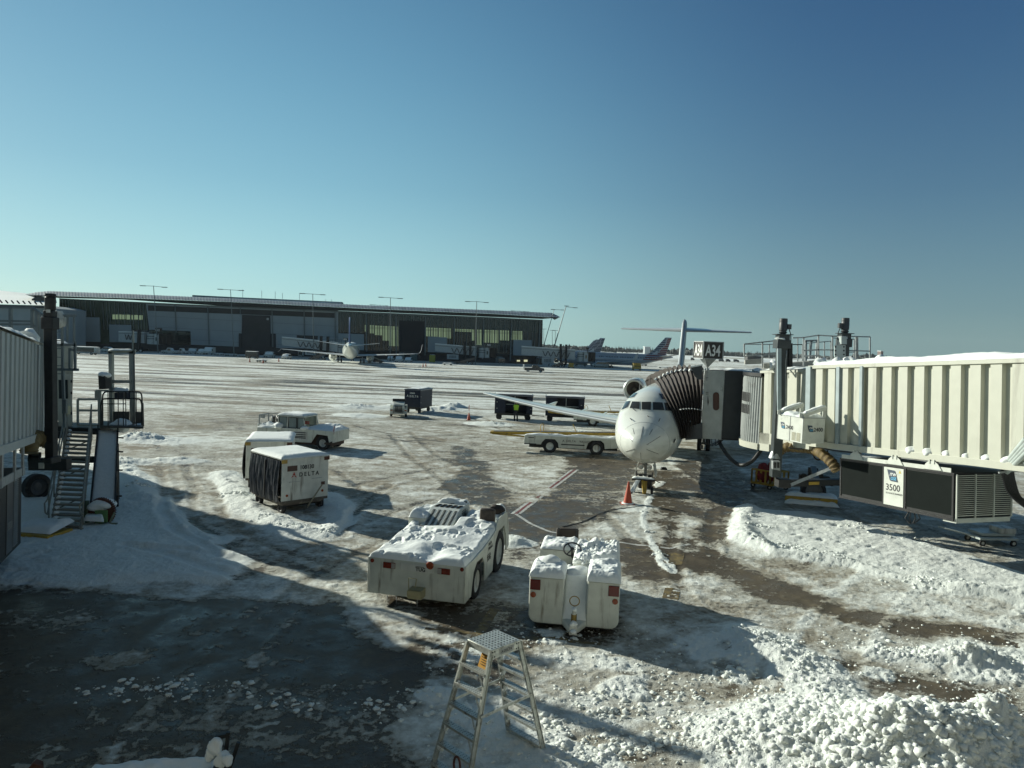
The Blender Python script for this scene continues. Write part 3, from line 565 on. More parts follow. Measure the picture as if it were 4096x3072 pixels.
M().lathe((30.05, 0, 5.32), (-1, 0, .25), [(0, .19), (.26, .19), (.29, .17), (.27, .13), (.05, .13), (.0, .0)], 20).build('air_intake', SILVER, finp)
M().lathe((29.85, 0, 5.36), (-1, 0, .25), [(0, .15), (.02, 0)], 16).build('intake_mouth', BLACK, finp)
for sgn in (1, -1):
    t = wing('tailplane', AIRW, JET, (34.2, 0, 8.52), (37.4, sgn*5.95, 8.62), 3.0, 1.1, .09, inc=.13, nseg=6)
    M().tube([(34.17, 0, 8.52), (37.35, sgn*5.95, 8.62)], .08, 8, True, [.12, .06]).build('leading_edge', SILVER, t)
# landing gear
ng = M(); ng.tube([(2.15, 0, 1.5), (2.1, 0, .55), (2.1, 0, .33)], .07, 12); ng.tube([(2.1, -.28, .33), (2.1, .28, .33)], .05, 8); ng.tube([(2.9, .0, 1.4), (2.15, 0, .8)], .035, 8); ng.tube([(2.1, -.18, 1.15), (2.1, .18, 1.15)], .045, 8)
gear = ng.build('nose_gear', STEEL, JET)
for s in (-1, 1):
    wheel(gear, (2.1, s*.21, .33), .33, .17, (0, 1, 0), .5, STEEL)
    M().lathe((2.0, s*.2, 1.08), (-1, 0, 0), [(0, .06), (.06, .12), (.12, .13), (.12, .11), (.1, .0)], 18).build('landing_light', mat('lamp_glass', (.5, .52, .5), .15, metal=.5), gear)
    M().prism([(1.75, s*.36, 1.22), (2.75, s*.38, 1.22), (2.65, s*.5, .68), (1.8, s*.5, .62)], (0, s*.02, 0)).build('gear_door', AIRW, gear)
for s in (-1, 1):
    m = M(); m.tube([(17.6, s*2.45, 1.7), (17.6, s*2.45, .5)], .11, 10); m.tube([(17.6, s*2.1, .5), (17.6, s*2.8, .5)], .07, 8); mg = m.build('main_gear', STEEL, JET)
    for d in (-.28, .28): wheel(mg, (17.6, s*2.45+d, .5), .5, .3, (0, 1, 0), .5, STEEL)
M().prism([(30.1, .0, 2.2), (31, 0, 2.45), (31, 0, 1.9)], (0, .03, 0)).build('antenna', DARK, JET)
# tow bar head and chocks in front of the nose gear
def gj(x, y, z=0.): return JM @ Vector((x, y, z))
tb = thing('tow_bar_head', 'snow-topped yellow and black towing dolly under the airliner nose', 'tow dolly', gj(1.0, -.02), math.atan2(AX.y, AX.x))
m = M(); m.box((.35, 0, .52), (.5, .75, .28)); m.box((.35, 0, .8), (.1, .7, .06)); m.bar((.35, .34, .2), (.35, .38, .95), .05); m.bar((.35, -.34, .2), (.35, -.38, .95), .05); m.build('frame', BLACK, tb, bevel=.01)
m = M(); m.bar((.0, .02, .62), (-.45, -.12, .08), .15, .1); m.bar((.0, -.12, .62), (-.15, -.12, .12), .12, .05); m.build('draw_arm', YEL, tb)
m = M(); snowsheet(m, bil((-.12, -.5, .67), (.1, -.5, .68), (.1, .52, .68), (-.12, .52, .67)), 8, 20, .07, .02, 5); snowsheet(m, bil((-.1, .12, .60), (-.1, .34, .6), (-.7, .55, .1), (-.7, .35, .1)), 8, 14, .06, .02, 6); m.build('snow', SNOW, tb, 60)
m = M(); m.box((0, 0, .62), (.16, 1.05, .08)); m.bar((-.1, .25, .58), (-.72, .46, .07), .1, .05); m.build('cross_member', DARK, tb)
for y in (-.42, .42): wheel(tb, (-.1, y, .18), .18, .11, (0, 1, 0), .5)
M().bar((.1, -.5, .62), (.1, -.78, .52), .03).build('handle', RED, tb)
c = thing('wheel_chock', 'small dark rubber chock on the wet apron beside the nose gear', 'wheel chock', G(2655, 1880))
M().prism([(-.2, -.1, 0), (.2, -.1, 0), (.12, -.1, .16), (-.12, -.1, .16)], (0, .2, 0)).build('block', RUB, c)
# ---------------------------------------------------------------- other airliners
def airliner(name, label, loc, rz, sc=1., tail='flag', winglet='blended', group=None, snow=True, letter=False, detail=True):
    t = thing(name, label, 'airliner', loc, rz, group); t.scale = (sc,)*3
    pr = [(0, .05, 2.9, 2.7), (.2, .5, 3.3, 2.2), (.8, 1.0, 3.9, 1.75), (1.8, 1.45, 4.4, 1.5), (3.2, 1.75, 5.15, 1.32), (5, 1.95, 5.4, 1.25), (27, 1.95, 5.4, 1.25), (31, 1.7, 5.4, 1.9), (35, 1.1, 5.35, 3.1), (38.5, .45, 5.1, 4.1), (40.2, .14, 4.8, 4.45)]
    body = AIRW if tail == 'blue' else mat('grey_mica_paint', (.36, .39, .42), .3, metal=.3, coat=.3)
    f = M().loft(body_rings(pr, 28, .8)).build('fuselage', body, t, 60)
    W_ = mat('wing_grey', (.45, .47, .47), .4)
    for s in (1, -1):
        w = wing('wing', W_, t, (13, s*1.4, 1.9), (21.4, s*17.1, 3.1), 6.6, 1.6, .11)
        wp = [(21.4, s*17.1, 3.1), (21.9, s*17.6, 3.35), (22.6, s*17.9, 4.0), (23.5, s*18.15, 5.6)]
        M().loft([[(x, y+o, z) for x, y, z, o in ((p[0], p[1], p[2], 0), (p[0]+c*.5, p[1], p[2], .05), (p[0]+c, p[1], p[2], 0), (p[0]+c*.5, p[1], p[2], -.05))] for p, c in zip(wp, (1.6, 1.4, 1.1, .5))]).build('winglet', mat('winglet_paint', (.10, .12, .15), .4) if tail == 'blue' else W_, w)
        if detail:
            if winglet == 'split': M().loft([[(21.6, s*17.2, 3.1), (22.9, s*17.2, 3.1), (22.9, s*17.25, 3.0)], [(23.1, s*17.9, 2.3), (23.7, s*17.9, 2.3), (23.7, s*17.93, 2.25)]]).build('winglet', mat('winglet_paint', (.10, .12, .15), .4), w)
            for yy in (6, 9, 12): M().loft([[(18.2+yy*.3+dx, s*yy+.15*r*math.cos(k*1.05), 1.85+yy*.075+.2*r*math.sin(k*1.05)) for k in range(6)] for dx, r in ((0, .1), (1.2, 1), (2.2, .8), (3.0, .1))]).build('flap_fairing', W_, w)
        e = M().lathe((12.4, s*4.9, 1.35), (1, 0, 0), [(.8, .75), (.1, .85), (0, .92), (.1, 1.0), (1.2, 1.1), (2.6, 1.0), (3.8, .7), (4.6, .45), (4.6, .1)], 24).build('engine', AIRW if tail == 'blue' else body, t)
        M().lathe((12.4, s*4.9, 1.35), (1, 0, 0), [(.6, .82), (.7, .3), (.3, 0)], 20).build('fan', DARK, e); M().loft([[(14, s*4.9-.12, 2.1), (18, s*4.9-.12, 2.3)], [(14, s*4.9+.12, 2.1), (18, s*4.9+.12, 2.3)]], False, False).build('pylon', body, t)
        wing('tailplane', W_, t, (34.8, s*.6, 4.7), (38.6, s*7.1, 5.5), 3.6, 1.4, .09)
        m = M(); m.tube([(18.3, s*2.9, 2), (18.3, s*2.9, .6)], .12, 8); mg = m.build('main_gear', STEEL, t)
        for d in (-.42, .42): wheel(mg, (18.3, s*2.9+d, .56), .56, .36, (0, 1, 0), .5, STEEL)
    m = M(); m.tube([(4.2, 0, 1.5), (4.2, 0, .4)], .08, 8); mg = m.build('nose_gear', STEEL, t)
    for d in (-.22, .22): wheel(mg, (4.2, d, .36), .36, .2, (0, 1, 0), .5, STEEL)
    # fin
    FM = {'flag': mat('fin_white', (.50, .53, .55), .35), 'blue': BLUEF}[tail]
    LE = [(5.2, 29.5), (5.6, 32.2), (11.3, 37.2)]; TE = [(5.2, 37.6), (5.6, 37.8), (11.3, 39.5)]
    def le(z): return np.interp(z, [p[0] for p in LE], [p[1] for p in LE])
    def te(z): return np.interp(z, [p[0] for p in TE], [p[1] for p in TE])
    rr = []
    for z in (5.1, 5.6, 7.5, 9.5, 11.3, 11.4):
        a = le(z); b_ = te(z); c_ = b_-a; th = .45 if z < 6 else (.34 if z < 11.35 else .1); rr.append([(a+c_*x, th/2*y, z) for x, y in ((1, 0), (.6, .7), (.3, 1), (.1, .8), (0, 0), (.1, -.8), (.3, -1), (.6, -.7))])
    fn = M().loft(rr).build('fin', FM, t, 50)
    if tail == 'flag':
        rn = random.Random(5)
        for s in (1, -1):
            mr_ = M(); mb_ = M()
            zs = np.linspace(3.4, 11.2, 13)
            for i in range(0, 12):
                z0 = zs[i]+.06; z1 = zs[i+1]-.14
                if z0 < 5.2:
                    a0, a1 = 31.2+i*.9, 31.6+i*.9; 
                    y0 = np.interp(z0, [3.4, 5.2], [1.55, .9]);
                    continue
                a0, a1, b0, b1 = le(z0)+.12, le(z1)+.12, te(z0)-.1, te(z1)-.1; mid = (a0+b0)/2+.35*math.sin(i)
                yy = s*.19
                tgt = mb_ if (i % 2 == 0) else mb_
                mb_.add([(a0, yy, z0), (mid, yy*1.0, z0), (mid+.12, yy, z1), (a1, yy, z1)], [(0, 1, 2, 3)])
                mr_.add([(mid+.25, yy, z0), (b0, yy*.9, z0), (b1, yy*.9, z1), (mid+.37, yy, z1)], [(0, 1, 2, 3)])
            mb_.build('stripes', mat('flag_blue', (.035, .05, .09), .5), fn, 0); mr_.build('stripes', mat('flag_red', (.22, .045, .045), .5), fn, 0)
            mr2 = M()
            for z0, z1, x0 in ((4.75, 5.15, 30.6), (4.05, 4.4, 30.0), (3.35, 3.7, 29.4)):
                P = []
                for z in (z0, z1):
                    row = []
                    for x in np.linspace(x0, 36.4, 10):
                        a_, t_, b__ = interp(pr, x); cz = (t_+b__)/2; hz = (t_-b__)/2; k = np.clip((z-cz)/hz, -.98, .98); row.append((x, s*(a_*math.sqrt(1-k*k)+.03), z))
                    P.append(row)
                n = 10; mr2.add(P[0]+P[1], [(i, i+1, n+i+1, n+i) for i in range(n-1) if P[0][i][1]*s > .1])
            mr2.build('stripes', mat('flag_red', (.22, .045, .045), .5), f, 0)
    else:
        for s in (1, -1):
            mb = M()
            for i in range(4):
                z = 5.9+i*1.0; a = le(z)+.9; mb.add([(a, s*.19, z), (a+2.4-.3*i, s*.19, z+1.25), (a+2.9-.3*i, s*.19, z+1.25), (a+.9, s*.19, z)], [(0, 1, 2, 3)])
            mb.build('stripes', BLUEL, fn, 0)
    if letter:
        s = -1
        for i in range(46):
            wm = M()
            x = 8.6+i*.56
            if 13 < x < 14.2 or i % 9 == 4: continue
            wm.add([(x, -1.965, 3.85), (x+.26, -1.965, 3.85), (x+.26, -1.94, 4.2), (x, -1.94, 4.2)], [(0, 1, 2, 3)]); wm.build('cabin_window', GLASS, f, 0)
        text('American', 1.75, mat('logo_grey', (.10, .14, .18), .5), f, (1.6, -1.99, 3.25), (1, 0, 0), (0, 0, 1), bold=.012)
    if snow:
        m = M(); 
        def P(u, v):
            x = 5+u*30; a_, t_, b__ = interp(pr, x); k = (v-.5)*1.1; return (x, a_*math.sin(k), (t_+b__)/2+(t_-b__)/2*math.cos(k))
        snowsheet(m, P, 60, 10, .05, .03, 1.2); m.build('snow', SNOW, t, 60)
    return t
a2 = G(1404, 1452)
blue = airliner('blue_tailed_airliner', 'white airliner with a blue swirl tail seen from behind at gate A23', (0, 0, 0), 0, 1.06, 'blue', 'split')
hx = Vector((.19, -.982, 0)); blue.rotation_euler = (0, 0, math.atan2(hx.y, hx.x)); blue.location = Vector((a2.x, a2.y, 0))-hx*18.3*1.06
fl = W(2228, 1460, 262); am = airliner('flag_tailed_airliner', 'grey airliner with large lettering and red striped tail, broadside behind the far jet bridge', (fl.x, 262, 0), R(3), 1.05, letter=True, snow=False)
am.location.z = -.3
b1 = airliner('distant_airliner', 'distant airliner whose tall dark striped tail shows above the lettered airliner', (W(2240, 1410, 318).x-14, 318, 0), R(4), 1.0, snow=False, group='distant airliners behind the lettered one', detail=False)

def dull(o):
    for c in o.children:
        if c.type == 'MESH' and c.data.materials and c.data.materials[0].name == 'flag_red': c.data.materials[0] = MT['flag_blue']
        dull(c)
dull(b1)
fx = W(2408, 1400, 318).x; b1.location.x = fx-38*math.cos(R(4))
for px, D, lb, rz in ((2381, 420, 'leftmost, smallest and farthest of the striped airliner tails', 4), (2392, 372, 'farther airliner tail with pale checks between two darker tails', 6)):
    c = copy_tree(b1); place(c, (W(px, 1400, D).x-38, D, 0), R(rz), lb)
# ---------------------------------------------------------------- right jet bridge (A34)
def frame3(o, u, v, w):
    Q = Matrix((Vector(u), Vector(v), Vector(w))).transposed().to_4x4(); Q.translation = Vector(o); return Q
# tunnel axis frame: origin at near end bottom outer edge; u along the tunnel towards the aircraft (falling), v inwards across the tunnel, w up
O1 = Vector((13.9+.5*.308*6, 19.7-3.0, 3.97)); u1 = (Vector((10.45, 30.9, 3.08))-Vector((13.9, 19.7, 3.80))).normalized(); v1 = Vector((.956, .295, 0)); v1 = (v1-u1*v1.dot(u1)).normalized(); w1 = u1.cross(-v1).normalized()
if w1.z < 0: w1 = -w1
O1 = Vector((13.9, 19.7, 3.80))-u1*6
T1 = frame3(O1, u1, v1, w1)
BR = thing('jet_bridge', 'cream corrugated jet bridge reaching the T-tailed airliner, marked A34, on the right', 'jet bridge', (12, 27, 0)); BI = Matrix.Translation((-12, -27, 0)); TB = BI @ T1
TH = 2.95; LEN = 17.7
def corr(m, u0, u1_, v, h0, h1, pitch=.65, dep=.13, side=-1, flat=.30):
    x = u0; q = [(x, 0)]
    while x < u1_-.1:
        q += [(x+.05, 0), (x+.05+flat, 0), (x+.05+flat+.02, dep), (x+pitch-.02, dep), (x+pitch, 0)]; x += pitch
    q = [(min(a, u1_), b) for a, b in q]
    vs = [(a, v+b, h0) for a, b in q]+[(a, v+b, h1) for a, b in q]; n = len(q); return m.add(vs, [(i, i+1, n+i+1, n+i) for i in range(n-1)])
m = M(TB)
# large outer section and narrower inner section that telescopes
m.b2((0, .14, 0), (14.4, 2.95, .12)); m.b2((0, .14, TH-.1), (14.4, 2.95, TH)); m.b2((0, 2.8, .12), (14.4, 2.95, TH-.1)); m.b2((0, .16, .12), (14.4, .2, TH-.1))
corr(m, 0, 14.3, .0, .12, TH-.08); m.build('tunnel', CREAM, BR, smooth=20)
m = M(TB); m.b2((0, -.06, -.1), (14.4, .16, .12)); m.b2((0, -.05, TH-.09), (14.4, .12, TH+.03)); m.build('edge_beam', CREAM, BR, bevel=.01)
m = M(TB); m.b2((14.2, -.1, 0), (14.45, .14, TH)); m.b2((14.45, .0, .1), (14.56, .14, TH-.03)); m.b2((12.7, -.08, .1), (12.86, .0, TH-.05)); m.b2((11.6, -.08, .1), (11.72, .0, TH-.05)); m.build('tunnel_frame', mat('blue_grey_trim', (.28, .34, .35), .5), BR)
m = M(TB); m.b2((14.56, .35, .2), (LEN, .4, TH-.15)); corr(m, 14.56, LEN, .22, .2, TH-.2, .8, .1, flat=.42); m.b2((14.56, .4, .1), (LEN, 2.7, .2)); m.b2((14.56, .2, TH-.2), (LEN, 2.7, TH-.1)); m.b2((14.56, .2, -.25), (LEN, .5, .2)); m.b2((17.0, .2, -.55), (LEN, .5, .2)); m.build('tunnel', CREAM, BR, smooth=20)
# snow on the roof and on the beam
m = M(TB); snowsheet(m, lambda a, b: (0+14.3*a, -.05+3.0*b, TH+.03), 90, 24, .20, .05, 1.3, edge=.07); snowsheet(m, lambda a, b: (14.6+3*a, .25+2.4*b, TH-.08), 20, 14, .12, .06, 2, 3)
for i in range(15): m.blob((.65*i+.5, .09, .15), .16+.03*math.sin(i*5), i, 3, .12, .75)
for a, b in ((14.1, .3), (13.3, .35), (12.7, .4), (11.2, .35), (16.9, .35)): m.blob((a, b, TH+.12), .2, int(a*10), 2, .35, 1.0)
m.build('snow', SNOW, BR, 70)
# roof junk: lifting lugs
# service handrails above the inner tunnel
def P7(x, y, D): return W(2750+x/2.949, 1250+y/2.949, D)-Vector((12, 27, 0))
m = M()
def post(x, y0, y1, D, w=.05): m.bar(P7(x, y0, D), P7(x, y1, D), w)
def rail(a, D0, D1, w=.05): m.bar(P7(a[0], a[1], D0), P7(a[2], a[3], D1), w)
for x, a, b in ((668, 372, 515), (885, 350, 650), (1060, 345, 660), (1370, 295, 630), (1545, 268, 625), (1710, 278, 585)): post(x, a, b, 30)
m.build('handrail', STEEL, BR); m = M()
for x, a, b in ((965, 378, 540), (1300, 295, 600), (1355, 378, 600), (1440, 370, 540), (1615, 345, 560), (1690, 340, 560), (1965, 315, 560)): post(x, a, b, 33, .04)
for x, a, b in ((1985, 290, 590), (2152, 287, 582), (2005, 290, 590)): post(x, a, b, 30.5)
m.build('handrail', STEEL, BR); m = M()
for a in ((668, 372, 1065, 330), (668, 515, 885, 490), (885, 490, 1065, 472), (1240, 300, 1370, 295), (1370, 295, 1545, 268), (1370, 450, 1545, 435), (1545, 440, 1710, 442), (1545, 268, 1710, 278), (1380, 515, 1540, 505)): rail(a, 30, 30)
for a in ((1710, 278, 2152, 287), (1710, 442, 2152, 456)): rail(a, 30, 30.5)
for a in ((672, 375, 1355, 378), (675, 515, 1060, 495), (1380, 450, 1690, 440), (1390, 365, 1690, 338), (1870, 470, 1980, 465), (1240, 378, 1355, 378), (1700, 300, 1965, 315)): rail(a, 33, 33, .04)
for a in ((1385, 335, 1540, 330), (1395, 335, 1395, 600), (1460, 335, 1440, 540), (1530, 335, 1520, 560)): rail(a, 34.5, 34.5, .09)
m.build('handrail', STEEL, BR)
m = M(); m.prism([P7(680, 560, 30.5), P7(885, 545, 30.5), P7(885, 605, 30.5), P7(680, 613, 30.5)], (0, .12, 0)); m.prism([P7(900, 600, 30.6), P7(1050, 590, 30.6), P7(1050, 655, 30.6), P7(900, 658, 30.6)], (0, .12, 0)); m.prism([P7(1430, 570, 30.2), P7(1545, 560, 30.2), P7(1545, 625, 30.2), P7(1430, 628, 30.2)], (0, .2, 0)); m.prism([P7(1100, 600, 30.2), P7(1430, 575, 30.2), P7(1430, 640, 30.2), P7(1100, 660, 30.2)], (0, .5, 0)); m.build('catwalk', CONC, BR)
# lift columns
def column(nm, x, D, ytop, ybot, w, mt, flip=False, full=True):
    a = P7(x, ytop, D); b = P7(x, ybot, D); b.x = a.x+.02
    c = M(); c.bar(b, a, w, w, (0, 1, 0)); o = c.build('lift_column', mt, BR, bevel=.015)
    q = M(); q.bar(a+Vector((-.02, -.02, -.32)), a+Vector((-.02, -.02, .02)), w*1.5, w*1.5, (0, 1, 0)); q.bar(a+Vector((0, 0, .0)), a+Vector((0, 0, .22)), w*1.2, w*1.2, (0, 1, 0)); q.bar(a+Vector((0, 0, .22)), a+Vector((0, 0, .25)), w*1.8, w*1.6, (0, 1, 0)); q.build('gearbox', mt, o, bevel=.01)
    k = M(); top = a+Vector((0, 0, .25)); k.lathe(top, (0, 0, 1), [(0, .1), (.05, .15), (.08, .16), (.1, .13), (.13, .13), (.15, .16), (.42, .16), (.44, .15), (.50, .16), (.56, .15), (.62, .15), (.63, 0)], 20); k.box(top+Vector((-.22 if flip else .22, -.03, .3)), (.14, .16, .2)); k.tube([top+Vector((-.22 if flip else .22, -.05, .2)), top+Vector((-.3 if flip else .3, -.05, 0)), top+Vector((-.3 if flip else .32, -.05, -.3))], .018, 6); k.build('motor', mat('motor_grey', (.05, .055, .058), .5), o)
    s_ = M(); s_.blob(a+Vector((-.1, -.05, .06)), .22, 3, 2, .2, .3); s_.build('snow', SNOW, o, 70); return o
c1 = column('c', 1120, 28.9, 330, 1940, .36, DGREEN)
M().prism([P7(1065, 360, 28.62), P7(1108, 360, 28.62), P7(1108, 1160, 28.62), P7(1065, 1160, 28.62)], (0, .12, 0)).build('guide_rail', mat('blue_grey_trim', (.28, .34, .35)), c1)
M().prism([P7(1200, 362, 28.7), P7(1240, 362, 28.7), P7(1240, 640, 28.7), P7(1200, 640, 28.7)], (0, .2, 0)).build('cable_box', DARK, c1)
M().tube([P7(1168, 450, 28.6), P7(1170, 480, 28.55), P7(1160, 560, 28.55), P7(1155, 900, 28.55), P7(1160, 1150, 28.55)], .012, 6).build('cable', STEEL, c1)
c2 = column('c', 1850, 29.9, 315, 700, .32, DGREEN, True)
M().prism([P7(1738, 385, 29.5), P7(1865, 385, 29.5), P7(1865, 590, 29.5), P7(1738, 590, 29.5)], (0, .06, 0)).build('bolt_plate', mat('pale_plate', (.40, .45, .43), .4), c2)
m = M()
for y in (405, 450, 496, 545): 
    for x in (1748, 1845): p = P7(x, y, 29.49); m.cyl(p, p+Vector((0, .02, 0)), .035, 10)
m.build('bolt', DARK, c2)
M().prism([P7(1815, 285, 29.4), P7(1880, 285, 29.4), P7(1880, 375, 29.4), P7(1815, 375, 29.4)], (0, .2, 0)).build('switch_box', mat('pale_plate', (.40, .45, .43)), c2)
# cab: near side wall, curtain, bellows, canopy, sign
def C4(x, y, D): return W(2300+x/2.765, 1250+y/2.765, D)-Vector((12, 27, 0))
cu = Vector((.963, -.27, 0)); cn = Vector((-.27, -.963, 0)); c0 = W(2806, 1700, 34.0); c0 = Vector((c0.x, 34.0, 0))-Vector((12, 27, 0))
zt, zb = 5.80, 2.55
def cab(a, b, z0, z1, d0, d1, m, nm, bev=0): mb = M(); p = c0+cu*a+cn*d0; mb.prism([p+Vector((0, 0, z0)), c0+cu*b+cn*d0+Vector((0, 0, z0)), c0+cu*b+cn*d0+Vector((0, 0, z1)), p+Vector((0, 0, z1))], cn*(d1-d0)); return mb.build(nm, m, BR, bevel=bev)
cabw = cab(0, .94, zb+.02, zt, 0, -.3, mat('cab_panel', (.44, .46, .42), .5, dirt=(.2, .19, .16), damt=.12), 'cab_wall', .02)
cab(0, 2.5, zb, zb+.3, -.3, -3.2, DARK, 'cab_floor'); cab(0, 2.4, zt-.08, zt+.02, -.3, -3.2, DGREEN, 'cab_roof'); cab(.0, .3, zb, zt-.1, -2.9, -3.2, DARK, 'cab_wall')
cab(.94, 1.72, zb+.1, zt+.03, .04, -.25, mat('dark_mesh_panel', (.045, .048, .047), .7, bump=.3, bscale=120), 'dark_panel'); cab(1.72, 1.80, zb+.05, zt, .06, -.25, BLACK, 'seal')
def pill(x0, y0, x1, y1, D, m, nm, par, n=10):
    r = abs(x1-x0)/2; cx = (x0+x1)/2; pts = [(cx+r*math.cos(t), y0+r-r*math.sin(t)) for t in np.linspace(0, math.pi, n)]+[(cx-r*math.cos(t), y1-r+r*math.sin(t)) for t in np.linspace(0, math.pi, n)]
    Pn = c0+Vector((12, 27, 0))+cn*.012; PP = [PL(2750+x/2.949, 1250+y/2.949, Pn, cn)-Vector((12, 27, 0)) for x, y in pts]; return M().prism(PP, cn*.02).build(nm, m, par, 0)
pill(300, 940, 374, 1155, 0, mat('red_brown_glass', (.05, .012, .01), .15, bump=.2), 'window', cabw)
m = M(); Pn = c0+Vector((12, 27, 0))+cn*.02
for x, y in ((222, 942), (240, 942), (222, 962), (240, 962), (222, 770), (240, 770)): m.prism([PL(2750+(x+a)/2.949, 1250+(y+b)/2.949, Pn, cn)-Vector((12, 27, 0)) for a, b in ((-5, -4), (5, -4), (5, 4), (-5, 4))], cn*.02)
m.prism([PL(2750+a/2.949, 1250+b/2.949, Pn, cn)-Vector((12, 27, 0)) for a, b in ((238, 975), (244, 1000), (251, 1060), (240, 1105), (236, 1050))], cn*.03); m.build('handle', DARK, cabw, 0)
# roller curtain quarter from the cab to the tunnel
A = c0+cu*1.80+cn*.02; Bq = T1 @ Vector((17.7, .22, .1)); Bq = Bq-Vector((12, 27, 0)); Bq.z = 0
arc = [A.lerp(Bq, t)+Vector((-.35*math.sin(math.pi*t), -.1*math.sin(math.pi*t), 0)) for t in np.linspace(0, 1, 34)]
m = M(); vs = []
for i, p in enumerate(arc): k = .025 if i % 2 else 0; vs.append(p+Vector((-k, -k, zb+.25)))
for i, p in enumerate(arc): k = .025 if i % 2 else 0; vs.append(p+Vector((-k, -k, zt-.12)))
n = len(arc); m.add(vs, [(i, i+1, n+i+1, n+i) for i in range(n-1)]); cur = m.build('roller_curtain', mat('curtain_slats', (.24, .26, .25), .55, dirt=(.1, .09, .08), damt=.15), BR, 0)
m = M()
for za, zz in ((4.55, 4.95), (4.02, 4.42)):
    if za < 4.5: m.build('window', BLACK, cur, 0); m = M()
    for i in range(1, 24, 1):
        p, q = arc[i], arc[i+1]; o = Vector((-.045, -.03, 0)); m.add([p+o+Vector((0, 0, za)), p.lerp(q, .7)+o+Vector((0, 0, za)), p.lerp(q, .7)+o+Vector((0, 0, zz)), p+o+Vector((0, 0, zz))], [(0, 1, 2, 3)])
m.build('window', BLACK, cur, 0)
m = M(); m.loft([[p+Vector((-.08, -.05, zt-.12)), p+Vector((.5, .2, zt-.12)), p+Vector((.5, .2, zt+.03)), p+Vector((-.08, -.05, zt+.03))] for p in arc]); m.build('cab_roof', BLACK, BR)
m = M(); m.loft([[p+Vector((-.08, -.05, zb)), p+Vector((.5, .2, zb)), p+Vector((.5, .2, zb+.26)), p+Vector((-.08, -.05, zb+.26))] for p in arc]); m.build('cab_skirt', CREAM, BR)
m = M(); snowsheet(m, bil(c0+cu*.2+Vector((0, 0, zt+.02)), c0+cu*2.2+Vector((0, 0, zt+.03)), c0+cu*2.2+Vector((0.6, 2.1, zt+.03)), c0+cu*.2+Vector((.6, 2.1, zt+.02))), 26, 18, .05, .07, 2, 4); m.blob(c0+cu*2.35+Vector((0, .1, zt+.05)), .25, 4, 2, .3, .5); m.build('snow', SNOW, BR, 70)
# brown folding canopy between cab and fuselage
near = [(1160, 1398), (1135, 1280), (1090, 1160), (1040, 1050), (985, 950), (930, 850), (885, 765)]
top_ = []
rings = []
fus_pts = []
for x, y in near:
    for kk in range(60):
        h_ = hit(*c4(x+(760-x)*kk/60, y+(1250-y)*kk/60), .03)
        if h_ is not None: break
    fus_pts.append((JM @ h_)-Vector((12, 27, 0)))
cabp = [c0+cu*-.02+Vector((0, 0, z)) for z in np.linspace(zb+.15, zt-.2, 7)]
NF = 22
def fold(j, v):
    # v in 0..1 bottom->top of the near wall, 1..2 over the roof, 2..3 down the far wall
    if v <= 1:
        k = v*6; i = min(5, int(k)); a = fus_pts[i].lerp(fus_pts[i+1], k-i); b = cabp[i].lerp(cabp[i+1], k-i)
    elif v <= 2:
        w = v-1; a = fus_pts[6]+Vector((-.3*w+.2, 2.6*w, .25*math.sin(w*3.14))); b = cabp[6]+Vector((.65*w, 2.6*w, .25*math.sin(w*3.14)))
    else:
        w = v-2; a = fus_pts[6]+Vector((-.1+1.1*w, 2.6, -3*w)); b = cabp[6]+Vector((.65, 2.6, -3*w))
    t = j/NF; p = a.lerp(b, t); p.z += .28*math.sin(t*math.pi)*min(v, 1)
    out = .11*(1 if j % 2 else -1)*(1-.3*t); n = cn if v <= 1 else Vector((0, 0, 1)) if v <= 2 else -cn
    if .8 < v < 1.15: n = (cn+Vector((0, 0, 1))).normalized()
    return p+n*(out+.06)
vsn = [i/10 for i in range(0, 31)]
m = M(); m.add([fold(j, v) for j in range(NF+1) for v in vsn], [(j*31+i, (j+1)*31+i, (j+1)*31+i+1, j*31+i+1) for j in range(NF) for i in range(30)]); bel = m.build('canopy', BELL, BR, 25)
m = M(); m.tube([fold(j, .42)+cn*.13 for j in range(6, NF+1)], .03, 6); m.build('strap', STEEL, bel)
m = M()
for j in range(1, NF, 2): m.blob(fold(j, 1.0)+Vector((0, .05, .03)), .1, j, 2, .4, .8)
for j in range(15, NF, 1): m.blob(cabp[0]+cu*(-1.5+(j-15)*.17)+Vector((0, 0, .42+(j-15)*.04))+cn*.13, .06, j, 1, .4)
m.build('snow', SNOW, bel, 70)
GRM = mat('dark_grey_panel', (.055, .06, .062), .6, bump=.2, bscale=100)
def wedge(pts, d0, d1, nm):
    Pn = c0+Vector((12, 27, 0))+cn*d0; return M().prism([PL(2300+x/2.765, 1250+y/2.765, Pn, cn)-Vector((12, 27, 0)) for x, y in pts], cn*(d1-d0)).build(nm, GRM, BR, 0)
wedge([(1280, 600), (1405, 578), (1418, 742), (1360, 742), (1320, 700)], .2, .05, 'cab_hood'); wedge([(1222, 1290), (1260, 1262), (1408, 1222), (1410, 1396), (1222, 1412)], .2, .0, 'cab_bumper')
m = M(); Pn = c0+Vector((12, 27, 0)); m.prism([PL(2300+x/2.765, 1250+y/2.765, Pn, cn)-Vector((12, 27, 0)) for x, y in ((1275, 596), (1410, 570), (1415, 585), (1290, 608))], cn*.25); m.build('snow', SNOW, BR)
